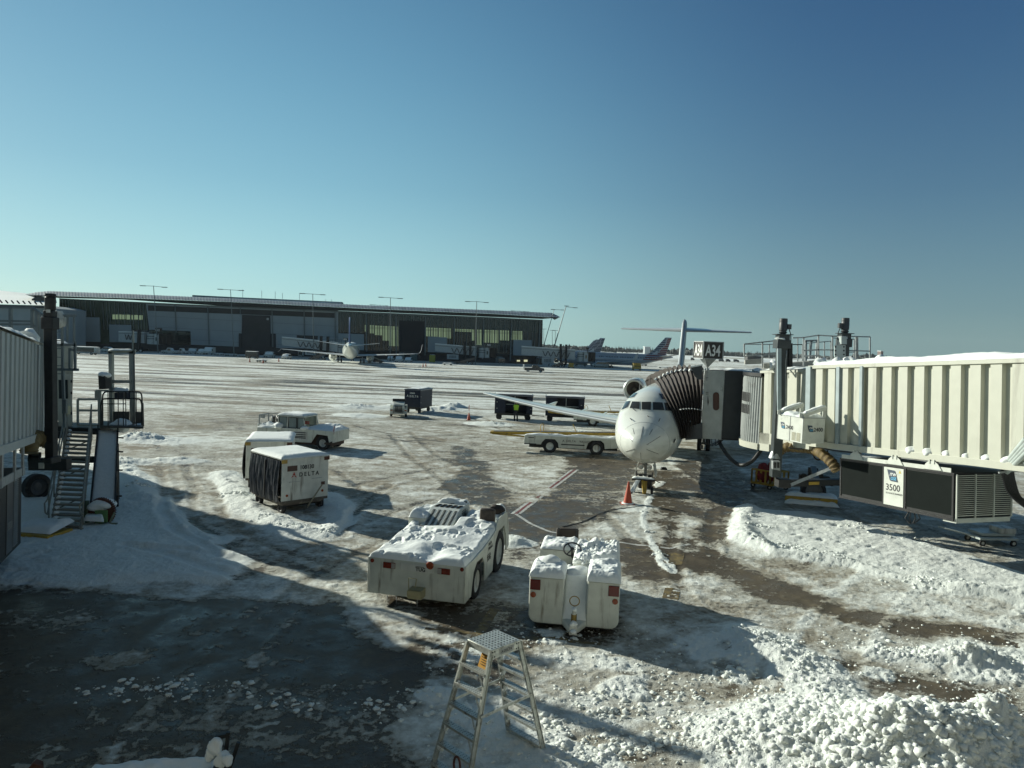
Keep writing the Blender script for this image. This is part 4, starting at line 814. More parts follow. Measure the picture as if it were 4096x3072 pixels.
# gate sign box
sg = W(2814, 1400, 33.4)-Vector((12, 27, 0)); e = .98
ra = Vector((math.cos(R(-15+27)), math.sin(R(-15+27)), 0)); la = Vector((-ra.y, ra.x, 0)); h = .78
m = M(); base = sg-Vector((0, 0, h/2)); P_ = [base, base+ra*e, base+ra*e+la*e, base+la*e]; m.prism(P_, (0, 0, h)); so_ = m.build('gate_sign', SIGNB, BR)
m = M(); fr_ = .035
for z in (0, h):
    for i in range(4): m.bar(P_[i]+Vector((0, 0, z)), P_[(i+1) % 4]+Vector((0, 0, z)), fr_)
for p in P_: m.bar(p, p+Vector((0, 0, h)), .055)
m.build('frame', STEEL, so_)
cp = base+(ra+la)*e/2
m = M(); m.add([P_[0]+ra*.2+la*.2, P_[1]-ra*.2+la*.2, P_[2]-ra*.2-la*.2, P_[3]+ra*.2-la*.2, cp+Vector((0, 0, -.45))], [(0, 1, 4), (1, 2, 4), (2, 3, 4), (3, 0, 4), (3, 2, 1, 0)]); m.bar(cp+Vector((0, 0, -.4)), cp+Vector((0, 0, -1.05)), .07); m.build('sign_bracket', STEEL, so_)
fn_ = -la; text('A34', .72, INKW, so_, base+fn_*.006+ra*.10+Vector((0, 0, .135)), ra, (0, 0, 1), bold=.02, sx=.62, ext=.002)
text('A34', .72, INKW, so_, base-ra*.006+la*.88+Vector((0, 0, .135)), -la, (0, 0, 1), bold=.02, sx=.62, ext=.002)
# ground support: power unit box hung on the tunnel
bx = T1 @ Vector((0, 0, 0)); 
pc = PL(3208, 1775, Vector((10.2, 25.9, 0)), Vector((0, 1, 0)))-Vector((12, 27, 0)); uu = Vector((u1.x, u1.y, 0)).normalized(); nn = Vector((-uu.y, uu.x, 0)); nn = nn if nn.x < 0 else -nn
zb2 = pc.z; hh = .93
# uu runs away to the aircraft, nn points out of the tunnel side (towards picture left)
q0 = Vector((pc.x, pc.y, zb2)); 
m = M(); m.prism([q0, q0+uu*1.42, q0+uu*1.42-nn*.95, q0-nn*.95], (0, 0, hh)); pu = m.build('power_unit', mat('unit_white', (.56, .58, .52), .45, dirt=(.3, .29, .25), damt=.08), BR, bevel=.015)
m = M()
for off, z in ((0, 0), (.7, 0), (1.42, 0)): m.bar(q0+uu*off+nn*.004+Vector((0, 0, .01)), q0+uu*off+nn*.004+Vector((0, 0, hh-.01)), .014)
m.bar(q0+nn*.003+Vector((0, 0, hh)), q0+uu*1.42+nn*.003+Vector((0, 0, hh)), .03); m.bar(q0-uu*.004+Vector((0, 0, hh)), q0-uu*.004-nn*.95+Vector((0, 0, hh)), .03); m.build('panel_seam', STEEL, pu)
m = M()
for k in range(2):
    for i in range(11): p = q0+uu*(.12+.25*k)+nn*.006+Vector((0, 0, .07+i*.028)); m.bar(p, p+uu*.2, .014)
m.build('grille', mat('grille_brass', (.30, .28, .18), .5), pu)
def logo(par, o, ux, uy, s, sub=True):
    n = Vector(ux).cross(Vector(uy)).normalized(); o = Vector(o); ux = Vector(ux).normalized(); uy = Vector(uy).normalized()
    pg = [(-.14, 1.0), (.62, .97), (.72, .9), (1.0, .0), (.28, .03), (.14, .12)]
    g = M().prism([o+ux*(a*s)+uy*(b*s)+n*.006 for a, b in pg], n*.004).build('logo', INKB, par, 0)
    text('ITW', .36*s, INKW, g, o+ux*.14*s+uy*.48*s+n*.013, ux, uy, bold=.02, ext=.001, shear=.2); text('GSE', .36*s, INKC, g, o+ux*.24*s+uy*.14*s+n*.013, ux, uy, bold=.02, ext=.001, shear=.2)
logo(pu, q0+uu*1.2+nn*.004+Vector((0, 0, .42)), -uu, (0, 0, 1), .24)
text('2400', .2, INK, pu, q0+uu*.92+nn*.008+Vector((0, 0, .44)), -uu, (0, 0, 1), bold=.01, ext=.001)
logo(pu, q0-nn*.22-uu*.004+Vector((0, 0, .42)), -nn, (0, 0, 1), .24); text('2400', .2, INK, pu, q0-nn*.46-uu*.008+Vector((0, 0, .44)), -nn, (0, 0, 1), bold=.01, ext=.001)
m = M(); zt2 = zb2+hh
snowsheet(m, bil(q0+Vector((0, 0, hh)), q0+uu*1.42+Vector((0, 0, hh)), q0+uu*1.42-nn*.95+Vector((0, 0, hh)), q0-nn*.95+Vector((0, 0, hh))), 20, 16, .10, .05, 3, 5)
for a in (.08, 1.3): 
    p0 = q0+uu*a-nn*.05+Vector((0, 0, hh+.14)); p1 = q0+uu*a-nn*.95+Vector((0, 0, hh+.42)); snowsheet(m, bil(p0-uu*.09, p0+uu*.09, p1+uu*.09, p1-uu*.09), 8, 14, .08, .02, 4, 6)
m.build('snow', SNOW, pu, 60)
m = M()
for a in (.08, 1.3):
    if a > 1: m.build('hanger', mat('unit_white', (.56, .58, .52)), pu); m = M()
    p0 = q0+uu*a+nn*.02; m.bar(p0+Vector((0, 0, hh)), p0+Vector((0, 0, hh+.16)), .16, .05); m.bar(p0-nn*.02+Vector((0, 0, hh+.08)), q0+uu*a-nn*.98+Vector((0, 0, hh+.38)), .15, .14); m.bar(q0+uu*a-nn*.95+Vector((0, 0, hh+.0)), q0+uu*a-nn*.95+Vector((0, 0, hh+.40)), .12, .05)
m.build('hanger', mat('unit_white', (.56, .58, .52)), pu)
# air-conditioning unit slung below the tunnel
Ta = BI @ T1; a0, a1_, va, vb, z0, z1 = 7.95, 12.65, .0, 2.25, -1.78, -.38
m = M(Ta); m.b2((a0, va, z0), (a1_, vb, z1)); ac = m.build('air_conditioning_unit', DARK, BR, bevel=.02)
def pan(x0, x1, y0, y1, mt, nm, dz=.012): mm = M(Ta); mm.b2((x0, va-dz, y0), (x1, va+.002, y1)); return mm.build(nm, mt, ac, 0)
MESH = mat('black_mesh', (.008, .011, .010), .9, bump=.3, bscale=150, spec=.12)
pan(a0+.08, a0+1.75, z0+.12, z1-.1, MESH, 'mesh_panel'); pan(a0+2.75, a1_-.08, z0+.12, z1-.1, MESH, 'mesh_panel')
wp = pan(a0+1.86, a0+2.66, z0+.06, z1-.1, mat('unit_white', (.56, .58, .52)), 'label_panel', .03)
X_ = Ta.to_3x3() @ Vector((-1, 0, 0)); Z_ = Ta.to_3x3() @ Vector((0, 0, 1))
def at(a, z, d=.034): return Ta @ Vector((a, va-d, z))
logo(wp, at(a0+2.46, z1-.55), X_, Z_, .38); text('3500', .30, INK, wp, at(a0+2.58, z1-.85), X_, Z_, bold=.012, ext=.001); text('ECOGATE ENABLED', .075, INK, wp, at(a0+2.56, z1-.97), X_, Z_, ext=.001)
M(Ta).prism([(a0+1.95, va-.032, z1-.25), (a0+2.05, va-.032, z1-.25), (a0+2.0, va-.032, z1-.15)], (0, -.003, 0)).build('warning_sign', mat('sign_yellow', (.55, .45, .08), .5), wp, 0)
m = M(Ta)
for a in (a0+.04, a0+1.8, a0+2.7, a1_-.04): m.b2((a-.03, va-.025, z0), (a+.03, va, z1))
m.b2((a0, va-.03, z0-.04), (a1_, va+.1, z0+.05)); m.b2((a0, va-.03, z1-.06), (a1_, va+.05, z1)); m.build('frame_rail', BLACK, ac)
ev = a0
lou = M(Ta); lou.b2((ev-.012, va+.02, z0+.0), (ev+.005, vb-.02, z0+.04))
for k in range(3):
    y0 = va+.06+k*.73
    for i in range(21):
        z = z0+.1+i*.060
        lou.add([(ev-.035, y0, z), (ev-.035, y0+.66, z), (ev-.075, y0+.66, z+.036), (ev-.075, y0, z+.036)], [(0, 1, 2, 3)])
    lou.b2((ev-.07, y0-.045, z0+.04), (ev-.03, y0-.005, z1-.04))
lou.b2((ev-.07, vb-.06, z0+.04), (ev-.03, vb-.02, z1-.04)); lou.b2((ev-.06, va+.02, z0-.1), (ev+.4, vb-.1, z0+.04)); lou.build('louvre', mat('louvre_grey', (.46, .48, .43), .5), ac, 0)
m = M(Ta)
for k, a in enumerate((a0+.75, a0+2.2, a0+3.9)):
    m.prism([(a-.35, -.04, z1+.02), (a+.35, -.04, z1+.02), (a+.22, -.04, z1+.2), (a+.1, -.04, z1+.28), (a-.1, -.04, z1+.28), (a-.22, -.04, z1+.2)], (0, -.03, 0)); m.b2((a-.1, -.09, z1+.2), (a-.06, .1, -.05)); m.b2((a+.06, -.09, z1+.2), (a+.1, .1, -.05)); m.b2((a-.1, -.02, z1+.2), (a+.1, .02, -.05))
m.b2((a0+.1, -.04, z1+.0), (a1_-.1, -.015, z1+.13)); m.build('hanger', mat('unit_white', (.56, .58, .52)), ac)
# legs below the unit, trolley and drip pipe
m = M(); p = Ta @ Vector((a0+1.65, .1, z0)); 
for d in (-.06, 0, .09, .16): m.tube([p+Vector((d, 0, 0)), p+Vector((d*2.2-.05, 0, -.25)), p+Vector((d*.6+.02, 0, -.42))], .02, 6)
m.build('drain_pipe', BLACK, ac)
# yellow supply duct
m = M()
pts = [W(2900+x*.5407, 1250+y*.5407, D)-Vector((12, 27, 0)) for x, y, D in ((380, 1110, 29.6), (385, 1050, 29.4), (440, 1000, 29.2), (540, 1000, 28.8), (640, 1010, 28.2), (720, 1050, 27.6), (790, 1110, 27.2), (830, 1170, 27.0))]
def crv(P, n=60):
    P = [Vector(p) for p in P]; out = []
    for k in range(n+1):
        t = k/n*(len(P)-1); i = min(len(P)-2, int(t)); f = t-i; a = P[max(i-1, 0)]; b = P[i]; c = P[i+1]; d = P[min(i+2, len(P)-1)]
        out.append(.5*((2*b)+(c-a)*f+(2*a-5*b+4*c-d)*f*f+(3*b-a-3*c+d)*f**3))
    return out
cp_ = crv(pts, 90); m.tube(cp_, .2, 14, True, [.19+.015*math.cos(k*1.3) for k in range(91)]); du = m.build('air_duct', DUCT, BR)
m = M(); 
for k in range(2, 90, 4):
    p = cp_[k]; d = (cp_[min(k+1, 90)]-cp_[k-1]).normalized(); m.lathe(p-d*.012, d, [(0, .212), (.02, .212)], 16)
m.build('duct_rib', mat('rib_brown', (.10, .06, .03), .7), du)
m = M()
for x, y, x2, y2, D in ((560, 1000, 690, 1100, 28), ): m.tube(crv([W(2900+a*.5407, 1250+b*.5407, D)-Vector((12, 27, 0)) for a, b in ((640, 990), (655, 1060), (690, 1090), (740, 1060), (760, 1020))], 30), .035, 6)
m.tube(crv([W(2900+a*.5407, 1250+b*.5407, 28.3)-Vector((12, 27, 0)) for a, b in ((470, 1000), (560, 1010), (640, 985), (800, 1020), (1000, 1040))], 30), .03, 6)
m.build('cable', BLACK, BR)
# hose hanging under the cab
m = M(); m.tube(crv([W(2900+a*.5407, 1250+b*.5407, D)-Vector((12, 27, 0)) for a, b, D in ((-40, 960, 33), (-20, 1000, 32.5), (30, 1070, 32), (90, 1120, 31.5), (140, 1128, 31), (200, 1100, 31), (250, 1040, 31), (275, 1000, 31.2))], 60), .085, 10); m.build('power_cable', DARK, BR)
m = M(); 
for k in range(5): m.tube(crv([C4(1430+k*40, 1400, 33), C4(1440+k*38, 1440+12*(k % 3), 32.9), C4(1500+k*20, 1460+10*(k % 2), 32.9), C4(1600+k*10, 1410, 32.6)], 20), .018, 5)
m.box(C4(1400, 1490, 33), (.12, .12, .2)); m.build('cable', BLACK, BR)
# bogie: cross beam, two wheels, arms
def C5(x, y, D): return W(2900+x*.5407, 1250+y*.5407, D)-Vector((12, 27, 0))
g0 = G(3150, 1960); bx0 = Vector((11.05, 28.9, 0))-Vector((12, 27, 0)); vv = Vector((.956, .295, 0)); 
bg = M(); bg.bar(bx0+Vector((0, 0, 1.5)), bx0+vv*3.0+Vector((0, 0, 1.5)), .3, .26); wq = G(3250, 2008)-Vector((12, 27, 0)); bg.bar(bx0+vv*1.6+Vector((0, 0, 1.5)), Vector((wq.x+.15, wq.y+.5, 1.45)), .25, .25); bg.bar(Vector((wq.x+.15, wq.y+.5, 1.5)), Vector((wq.x+.15, wq.y+.5, .55)), .35, .35); bg.bar(bx0+Vector((-.05, -.05, 1.7)), bx0+Vector((-.05, -.05, 1.35)), .5, .5)
bogie = bg.build('bogie', DARK, BR, bevel=.02)
m = M(); m.bar(bx0+Vector((.2, -.3, 1.5)), C5(812, 1140, 27.4), .06, .12); m.build('brace', STEEL, bogie)
M().bar(bx0+vv*1.2+Vector((-.06, -.2, 1.5)), bx0+vv*1.7+Vector((-.06, -.2, 1.5)), .02, .12).build('sign_plate', YEL, bogie)
wc = G(3250, 2008); wc = Vector((wc.x, wc.y, 0))-Vector((12, 27, 0)); nd = Vector((-.15, -.99, 0))
for o in (Vector((0, 0, 0)), Vector((.35, .9, 0))): wheel(bogie, wc+o+Vector((0, 0, .52)), .54, .34, nd, .72, mat('wheel_face', (.12, .125, .125), .6))
m = M()
for k, (a, b) in enumerate(((-.35, 1.1), (.0, 1.2), (.4, 1.15), (.75, 1.0), (.95, .85))): m.cyl(wc+Vector((a, .3, b)), wc+Vector((a+.2, .75, b-.05)), .15, 12)
m.box(wc+Vector((.2, .5, 1.0)), (1.2, .5, .3)); m.build('drive_motor', DARK, bogie)
ck = thing('wheel_guard', 'yellow edged wheel guard ramp covered in snow at the right bridge wheel', 'wheel guard', G(3240, 2015), R(-14))
m = M(); m.prism([(-1.1, -.25, .04), (1.1, -.25, .04), (1.1, -.25, .34), (-1.1, -.25, .34)], (0, .08, 0)); m.build('edge', YEL, ck, bevel=.02)
m = M(); m.prism([(-1.1, -.17, .3), (1.1, -.17, .3), (1.5, .9, .22), (-.9, .9, .22)], (0, 0, .04)); m.build('ramp', CONC, ck)
m = M(); snowsheet(m, bil((-1.15, -.28, .34), (1.1, -.28, .34), (1.2, .55, .32), (-.9, .5, .32)), 30, 12, .14, .05, 2); snowsheet(m, bil((-1.15, -.5, .02), (1.15, -.5, .02), (1.1, -.24, .1), (-1.1, -.24, .1)), 24, 8, .12, .04, 3); m.build('snow', SNOW, ck, 60)
# electrical box on the column foot
m = M(); m.prism([C5(355, 1100, 28.4), C5(408, 1100, 28.4), C5(408, 1170, 28.4), C5(355, 1160, 28.4)], (0, .2, 0)); eb = m.build('control_box', STEEL, BR, bevel=.01)
m = M()
for a in (362, 386): m.prism([C5(a, 1108, 28.38), C5(a+16, 1108, 28.38), C5(a+16, 1150, 28.38), C5(a, 1150, 28.38)], (0, -.02, 0))
m.build('vent', BLACK, eb)
M().lathe(C5(370, 1030, 28.9), (0, 0, 1), [(-.28, .02), (-.25, .24), (-.05, .18), (.1, .08), (.2, .08)], 18).build('work_lamp', STEEL, BR)
# diagonal conduits and hanging hoses at the far right end
m = M()
for k in range(4): m.tube([C5(2050+k*6, 1150+k*16, 20.6), C5(2230+k*12, 930+k*22, 18.6)], .07, 10)
m.build('conduit', mat('pale_plate', (.40, .45, .43)), BR)
m = M()
for k in range(7): m.tube(crv([C5(2045+k*14, 1165, 20.4), C5(2060+k*14, 1230+k*4, 20.4), C5(2095+k*15, 1330+k*6, 20.3), C5(2190+k*12, 1420-k*3, 20.1), C5(2290+k*10, 1480-k*4, 20)], 26), .032, 7)
m.build('hanging_hose', BLACK, BR); M().bar(C5(2025, 1185, 20.3), C5(2140, 1170, 20.3), .05).build('clamp', STEEL, BR)
# baggage-trolley shaped yellow dolly with a red bag
yd = thing('caged_dolly', 'yellow slatted caged dolly with dark wheels beside the right bridge column', 'dolly', G(3075, 1952), R(-12))
def slat(a, b, n, z0, z1, m):
    a = Vector(a); b = Vector(b)
    for i in range(n+1): p = a.lerp(b, i/n); m.bar(p+Vector((0, 0, z0)), p+Vector((0, 0, z1)), .09, .03)
    m.bar(a+Vector((0, 0, z1)), b+Vector((0, 0, z1)), .07); m.bar(a+Vector((0, 0, z0)), b+Vector((0, 0, z0)), .1)
m = M(); q = [(-.75, .35, 0), (-.25, -.65, 0), (.75, -.35, 0), (.4, .7, 0)]; q = [(-.85, -.1, 0), (-.05, -.62, 0), (.85, -.25, 0), (.2, .5, 0)]
for i in range(4): slat(q[i], q[(i+1) % 4], 4, .26, .92, m)
m.prism([Vector(p)+Vector((0, 0, .24)) for p in q], (0, 0, .05)); m.build('cage', YEL, yd)
for p in q: wheel(yd, Vector(p)*.9+Vector((0, 0, .12)), .12, .08, (.3, 1, 0), .4)
rb = thing('red_bag', 'crumpled dark red bag heaped in the yellow caged dolly', 'bag', G(3075, 1952)+Vector((.0, 0, .3)), 0)
m = M(); m.blob((-.3, .05, .42), .38, 5, 3, .2, 1.2); m.blob((.2, .02, .55), .3, 9, 3, .25, 1.5); m.blob((.3, -.1, .95), .17, 3, 2, .3, 1.4); m.build('cloth', REDC, rb, 60)
tr = thing('service_trolley', 'low flat trolley with a small crate under the louvred end of the air unit', 'trolley', G(3960, 2175), R(5))
m = M(); m.box((0, 0, .28), (1.5, .9, .08)); m.box((.1, .1, .4), (1.3, .7, .1)); m.bar((-.7, -.2, .3), (-1.5, .4, .45), .05); m.bar((-.7, .2, .3), (-1.4, .9, .4), .05); m.build('deck', mat('pale_plate', (.40, .45, .43)), tr, bevel=.01)
for x in (-.6, .6):
    for y in (-.38, .38): wheel(tr, (x, y, .12), .12, .07, (0, 1, 0), .5)
m = M(); m.box((.45, .0, .55), (.6, .6, .2)); m.build('crate', WHITE2, tr, bevel=.02)
# ---------------------------------------------------------------- left jet bridge
LB = thing('jet_bridge', 'shaded corrugated jet bridge with a dark lift column at the left edge', 'jet bridge', (-16, 23, 0)); LO = Vector((-16, 23, 0)); LI = Matrix.Translation(-LO)
nA = W(169, 1741, 23.1); nB = W(0, 1800, 17.2); uL = (nA-nB).normalized(); vL = Vector((-uL.y, uL.x, 0)).normalized(); vL = vL if vL.x < 0 else -vL; wL = uL.cross(vL); wL = wL if wL.z > 0 else -wL
TL = frame3(nB-uL*13, uL, vL, wL); LT = LI @ TL; LL = (nA-nB).length+13
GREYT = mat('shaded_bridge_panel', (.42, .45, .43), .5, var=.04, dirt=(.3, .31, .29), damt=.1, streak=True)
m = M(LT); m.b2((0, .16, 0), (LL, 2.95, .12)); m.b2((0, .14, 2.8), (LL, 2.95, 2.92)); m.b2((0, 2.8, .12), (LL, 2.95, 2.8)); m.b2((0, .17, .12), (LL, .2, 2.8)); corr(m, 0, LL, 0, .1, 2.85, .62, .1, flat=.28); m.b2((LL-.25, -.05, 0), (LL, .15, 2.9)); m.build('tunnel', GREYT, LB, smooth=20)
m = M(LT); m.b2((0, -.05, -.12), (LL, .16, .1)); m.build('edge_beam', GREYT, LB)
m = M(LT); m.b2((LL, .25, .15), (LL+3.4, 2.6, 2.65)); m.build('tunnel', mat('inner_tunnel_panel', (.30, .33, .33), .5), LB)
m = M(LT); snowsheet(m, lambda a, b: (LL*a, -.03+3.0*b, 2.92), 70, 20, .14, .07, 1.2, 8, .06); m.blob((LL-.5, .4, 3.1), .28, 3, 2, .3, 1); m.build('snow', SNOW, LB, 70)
def C8(x, y, D): return W(x/1.951, 1300+y/1.951, D)-LO
def C1(x, y, D): return W(x/4.424, 1150+y/4.424, D)-LO
a = C8(392, -30, 22.3); b = C8(402, 1040, 22.3); cm = M(); cm.bar(b, a, .26, .26, (0, 1, 0)); lc = cm.build('lift_column', DARK, LB, bevel=.015)
# column head and motor in real size
m = M(); top = a; m.bar(top+Vector((0, 0, -.25)), top+Vector((0, 0, .12)), .36, .36, (0, 1, 0)); m.bar(top+Vector((0, 0, .12)), top+Vector((0, 0, .32)), .28, .28, (0, 1, 0)); m.build('gearbox', DARK, lc, bevel=.02)
m = M(); m.lathe(top+Vector((0, 0, .32)), (0, 0, 1), [(0, .12), (.04, .15), (.4, .15), (.42, .13), (.46, .16), (.52, .15), (.54, 0)], 18); m.build('motor', DARK, lc)
M().prism([C1(820, 390, 22.0), C1(890, 390, 22.0), C1(890, 445, 22.0), C1(820, 445, 22.0)], (0, -.02, 0)).build('plate', WHITE2, lc)
m = M(); m.bar(C8(240, 1085, 23.5), C8(540, 1085, 23.5), .3, .38); m.bar(C8(380, 1050, 22.3), C8(440, 1050, 22.3), .5, .2); m.build('bogie', DARK, LB, bevel=.02)
M().prism([C8(303, 1075, 22.28), C8(345, 1075, 22.28), C8(345, 1120, 22.28), C8(303, 1120, 22.28)], (0, -.02, 0)).build('warning_sign', WHITE2, LB)
p = C8(285, 1240, 27.5); wheel(LB, Vector((p.x, p.y, .5)), .5, .36, (.9, -.42, 0), .6, mat('wheel_grey', (.07, .075, .08)))
m = M(); pp = C8(290, 1340, 22.6); snowsheet(m, bil(Vector((pp.x-.7, pp.y-.4, .25)), Vector((pp.x+.8, pp.y-.6, .25)), Vector((pp.x+.9, pp.y+.5, .4)), Vector((pp.x-.5, pp.y+.6, .4))), 20, 14, .14, .06, 2); m.build('snow', SNOW, LB, 70)
M().box((pp.x+.1, pp.y-.1, .15), (1.6, 1.0, .16), R(-10)).build('wheel_guard', YEL, LB)
# rails on the tunnel roof behind the column
m = M()
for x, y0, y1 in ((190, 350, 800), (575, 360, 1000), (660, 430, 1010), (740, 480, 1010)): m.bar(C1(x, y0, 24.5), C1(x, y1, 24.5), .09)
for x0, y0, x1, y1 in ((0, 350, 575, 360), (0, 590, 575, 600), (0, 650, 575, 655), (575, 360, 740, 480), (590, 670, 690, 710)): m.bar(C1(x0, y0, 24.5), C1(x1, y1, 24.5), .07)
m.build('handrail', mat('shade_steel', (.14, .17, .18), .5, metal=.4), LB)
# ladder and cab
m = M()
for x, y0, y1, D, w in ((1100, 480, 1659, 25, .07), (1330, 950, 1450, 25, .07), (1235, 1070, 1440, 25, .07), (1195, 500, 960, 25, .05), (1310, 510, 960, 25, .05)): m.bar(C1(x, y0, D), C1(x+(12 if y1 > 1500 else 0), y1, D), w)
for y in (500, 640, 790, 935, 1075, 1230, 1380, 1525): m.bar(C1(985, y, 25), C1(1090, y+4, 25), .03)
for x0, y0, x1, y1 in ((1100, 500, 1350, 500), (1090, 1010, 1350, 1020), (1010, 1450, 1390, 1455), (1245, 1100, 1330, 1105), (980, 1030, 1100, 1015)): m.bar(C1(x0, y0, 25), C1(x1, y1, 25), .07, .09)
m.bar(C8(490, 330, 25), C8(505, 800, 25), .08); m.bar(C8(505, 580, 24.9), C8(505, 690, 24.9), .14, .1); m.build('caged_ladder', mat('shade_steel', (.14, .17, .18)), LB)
m = M(); m.lathe(C1(1045, 545, 25), (0, 0, -1), [(-.25, .1), (0, .22), (.1, .24), (.25, .2), (.33, .1), (.34, 0)], 16); m.build('camera_dome', WHITE2, LB)
z0 = 3.0; m = M(); p0 = C8(430, 800, 28.0); p1 = C8(560, 800, 28.0)
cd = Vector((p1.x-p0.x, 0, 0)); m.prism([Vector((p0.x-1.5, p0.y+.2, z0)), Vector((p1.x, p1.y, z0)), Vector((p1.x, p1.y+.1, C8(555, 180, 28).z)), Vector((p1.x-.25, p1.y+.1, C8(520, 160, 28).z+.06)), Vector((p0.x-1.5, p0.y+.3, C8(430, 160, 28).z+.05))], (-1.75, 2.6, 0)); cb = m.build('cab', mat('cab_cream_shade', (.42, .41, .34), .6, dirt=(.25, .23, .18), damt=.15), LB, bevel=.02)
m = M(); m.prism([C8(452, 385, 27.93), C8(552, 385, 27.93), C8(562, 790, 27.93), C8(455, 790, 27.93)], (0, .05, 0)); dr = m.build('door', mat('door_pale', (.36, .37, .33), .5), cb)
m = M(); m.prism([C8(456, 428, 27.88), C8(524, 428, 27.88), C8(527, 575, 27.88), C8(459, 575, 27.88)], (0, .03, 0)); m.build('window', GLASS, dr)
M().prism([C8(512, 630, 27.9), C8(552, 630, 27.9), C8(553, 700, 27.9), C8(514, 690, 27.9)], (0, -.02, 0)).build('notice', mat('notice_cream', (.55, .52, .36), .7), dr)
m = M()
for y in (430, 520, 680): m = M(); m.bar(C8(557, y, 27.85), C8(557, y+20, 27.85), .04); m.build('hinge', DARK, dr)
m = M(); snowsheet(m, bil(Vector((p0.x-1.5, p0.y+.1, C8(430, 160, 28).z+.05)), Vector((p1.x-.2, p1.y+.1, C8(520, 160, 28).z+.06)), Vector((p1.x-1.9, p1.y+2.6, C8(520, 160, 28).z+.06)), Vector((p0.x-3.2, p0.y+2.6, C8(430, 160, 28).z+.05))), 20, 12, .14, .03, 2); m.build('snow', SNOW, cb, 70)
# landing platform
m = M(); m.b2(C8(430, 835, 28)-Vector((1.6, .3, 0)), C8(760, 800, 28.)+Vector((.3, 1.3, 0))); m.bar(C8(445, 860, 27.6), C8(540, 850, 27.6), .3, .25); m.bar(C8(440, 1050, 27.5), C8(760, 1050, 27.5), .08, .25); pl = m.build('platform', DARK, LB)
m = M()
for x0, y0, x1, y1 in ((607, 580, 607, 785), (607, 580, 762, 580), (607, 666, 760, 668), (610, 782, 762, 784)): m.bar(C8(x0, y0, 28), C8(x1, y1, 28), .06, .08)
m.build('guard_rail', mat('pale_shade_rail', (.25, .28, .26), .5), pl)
# PC air box at far left
BX = [W(0, 2085, 17.6)-LO, W(60, 1960, 20.0)-LO, W(120, 1920, 21.2)-LO]
m = M(LT); m.b2((LL-8.6, .1, -2.9), (LL-2.9, 2.3, -.75)); ac2 = m.build('air_conditioning_unit', DARK, LB, bevel=.02)
m = M(LT); m.b2((LL-5.1, .08, -2.8), (LL-4.3, .11, -.9)); q = m.build('label_panel', mat('dark_label_panel', (.06, .065, .07), .35), ac2)
X2 = LT.to_3x3() @ Vector((1, 0, 0)); Z2 = LT.to_3x3() @ Vector((0, 0, 1)); text('3500', .3, mat('dim_white_ink', (.30, .30, .28), .6), q, LT @ Vector((LL-5.05, .07, -2.2)), X2, Z2, bold=.01)
m = M(LT)
for i in range(34): z = -2.75+i*.054; m.b2((LL-4.25, .06, z), (LL-3.65, .10, z+.022))
m.build('louvre', STEEL, ac2)
m = M(LT)
for a_ in (LL-8, LL-6.2, LL-4.5, LL-3.3): m.b2((a_-.1, .0, -.95), (a_+.1, .05, -.1))
m.b2((LL-8.6, .02, -.95), (LL-2.9, .05, -.72)); m.build('hanger', STEEL, ac2)
m = M(); cp_ = crv([C8(225, 1000, 21.5), C8(235, 930, 21.6), C8(270, 885, 22), C8(330, 890, 22.3), C8(380, 910, 22.4)], 40); m.tube(cp_, .2, 12, True, [.24+.015*math.cos(k*1.9) for k in range(41)]); m.build('air_duct', DUCT, LB)
m = M()
for a_ in ((235, 1010, 315, 1015), (240, 1045, 310, 1040)): m.bar(C8(a_[0], a_[1], 22), C8(a_[2], a_[3], 22), .1, .16)
m.bar(C8(240, 1005, 22), C8(235, 1060, 22), .1); m.build('bracket', DARK, LB)
# ---------------- service stairs
ST = thing('service_stairs', 'dirty metal service stairs with handrails leading up to the left bridge cab', 'stairs', G(262, 2110), 0); SO = Vector(G(262, 2110))
def C6(x, y, D): return W(x/2.37, 1500+y/2.37, D)-SO           # crop of the stairs
bl = [C6(485, 1460, 23.1), C6(765, 1475, 23.1)]; tl = [C6(640, 520, 27.5), C6(870, 520, 27.5)]
tl[1].z = tl[0].z; bl[0].z = .18; bl[1].z = .18
m = M()
for k in (0, 1): m.bar(bl[k]+Vector((0, 0, -.12)), tl[k]+Vector((0, 0, .05)), .06, .26)
m.bar(bl[0]+Vector((0, 0, -.1)), bl[0]+Vector((0, 0, -.3)), .12); m.bar(bl[1], bl[1]+Vector((0, 0, -.3)), .12)
for (i, t0, t1) in ((0, .2, .34), (1, .34, .2), (0, .5, .66), (1, .66, .5), (0, .8, .95)): m.bar(bl[i].lerp(tl[i], t0)+Vector((0, .08, -.16)), bl[1-i].lerp(tl[1-i], t1)+Vector((0, .08, -.16)), .035)
m.build('stringer', mat('stair_paint', (.20, .19, .16), .6, dirt=(.26, .22, .13), damt=.25), ST)
NT = 21; TD = mat('tread_grating', (.24, .235, .20), .6, metal=.3)
sm = M()
for i in range(NT):
    t = (i+.5)/NT; a_ = bl[0].lerp(tl[0], t); b_ = bl[1].lerp(tl[1], t); m = M(); m.bar(a_, b_, .20, .035); m.bar(a_+Vector((0, -.1, -.02)), b_+Vector((0, -.1, -.02)), .02, .05); m.build('tread', TD, ST)
    sm.blob(a_+Vector((.12, -.04, .05)), .07, i, 2, .3, .8)
sm.build('snow', SNOW, ST, 70)
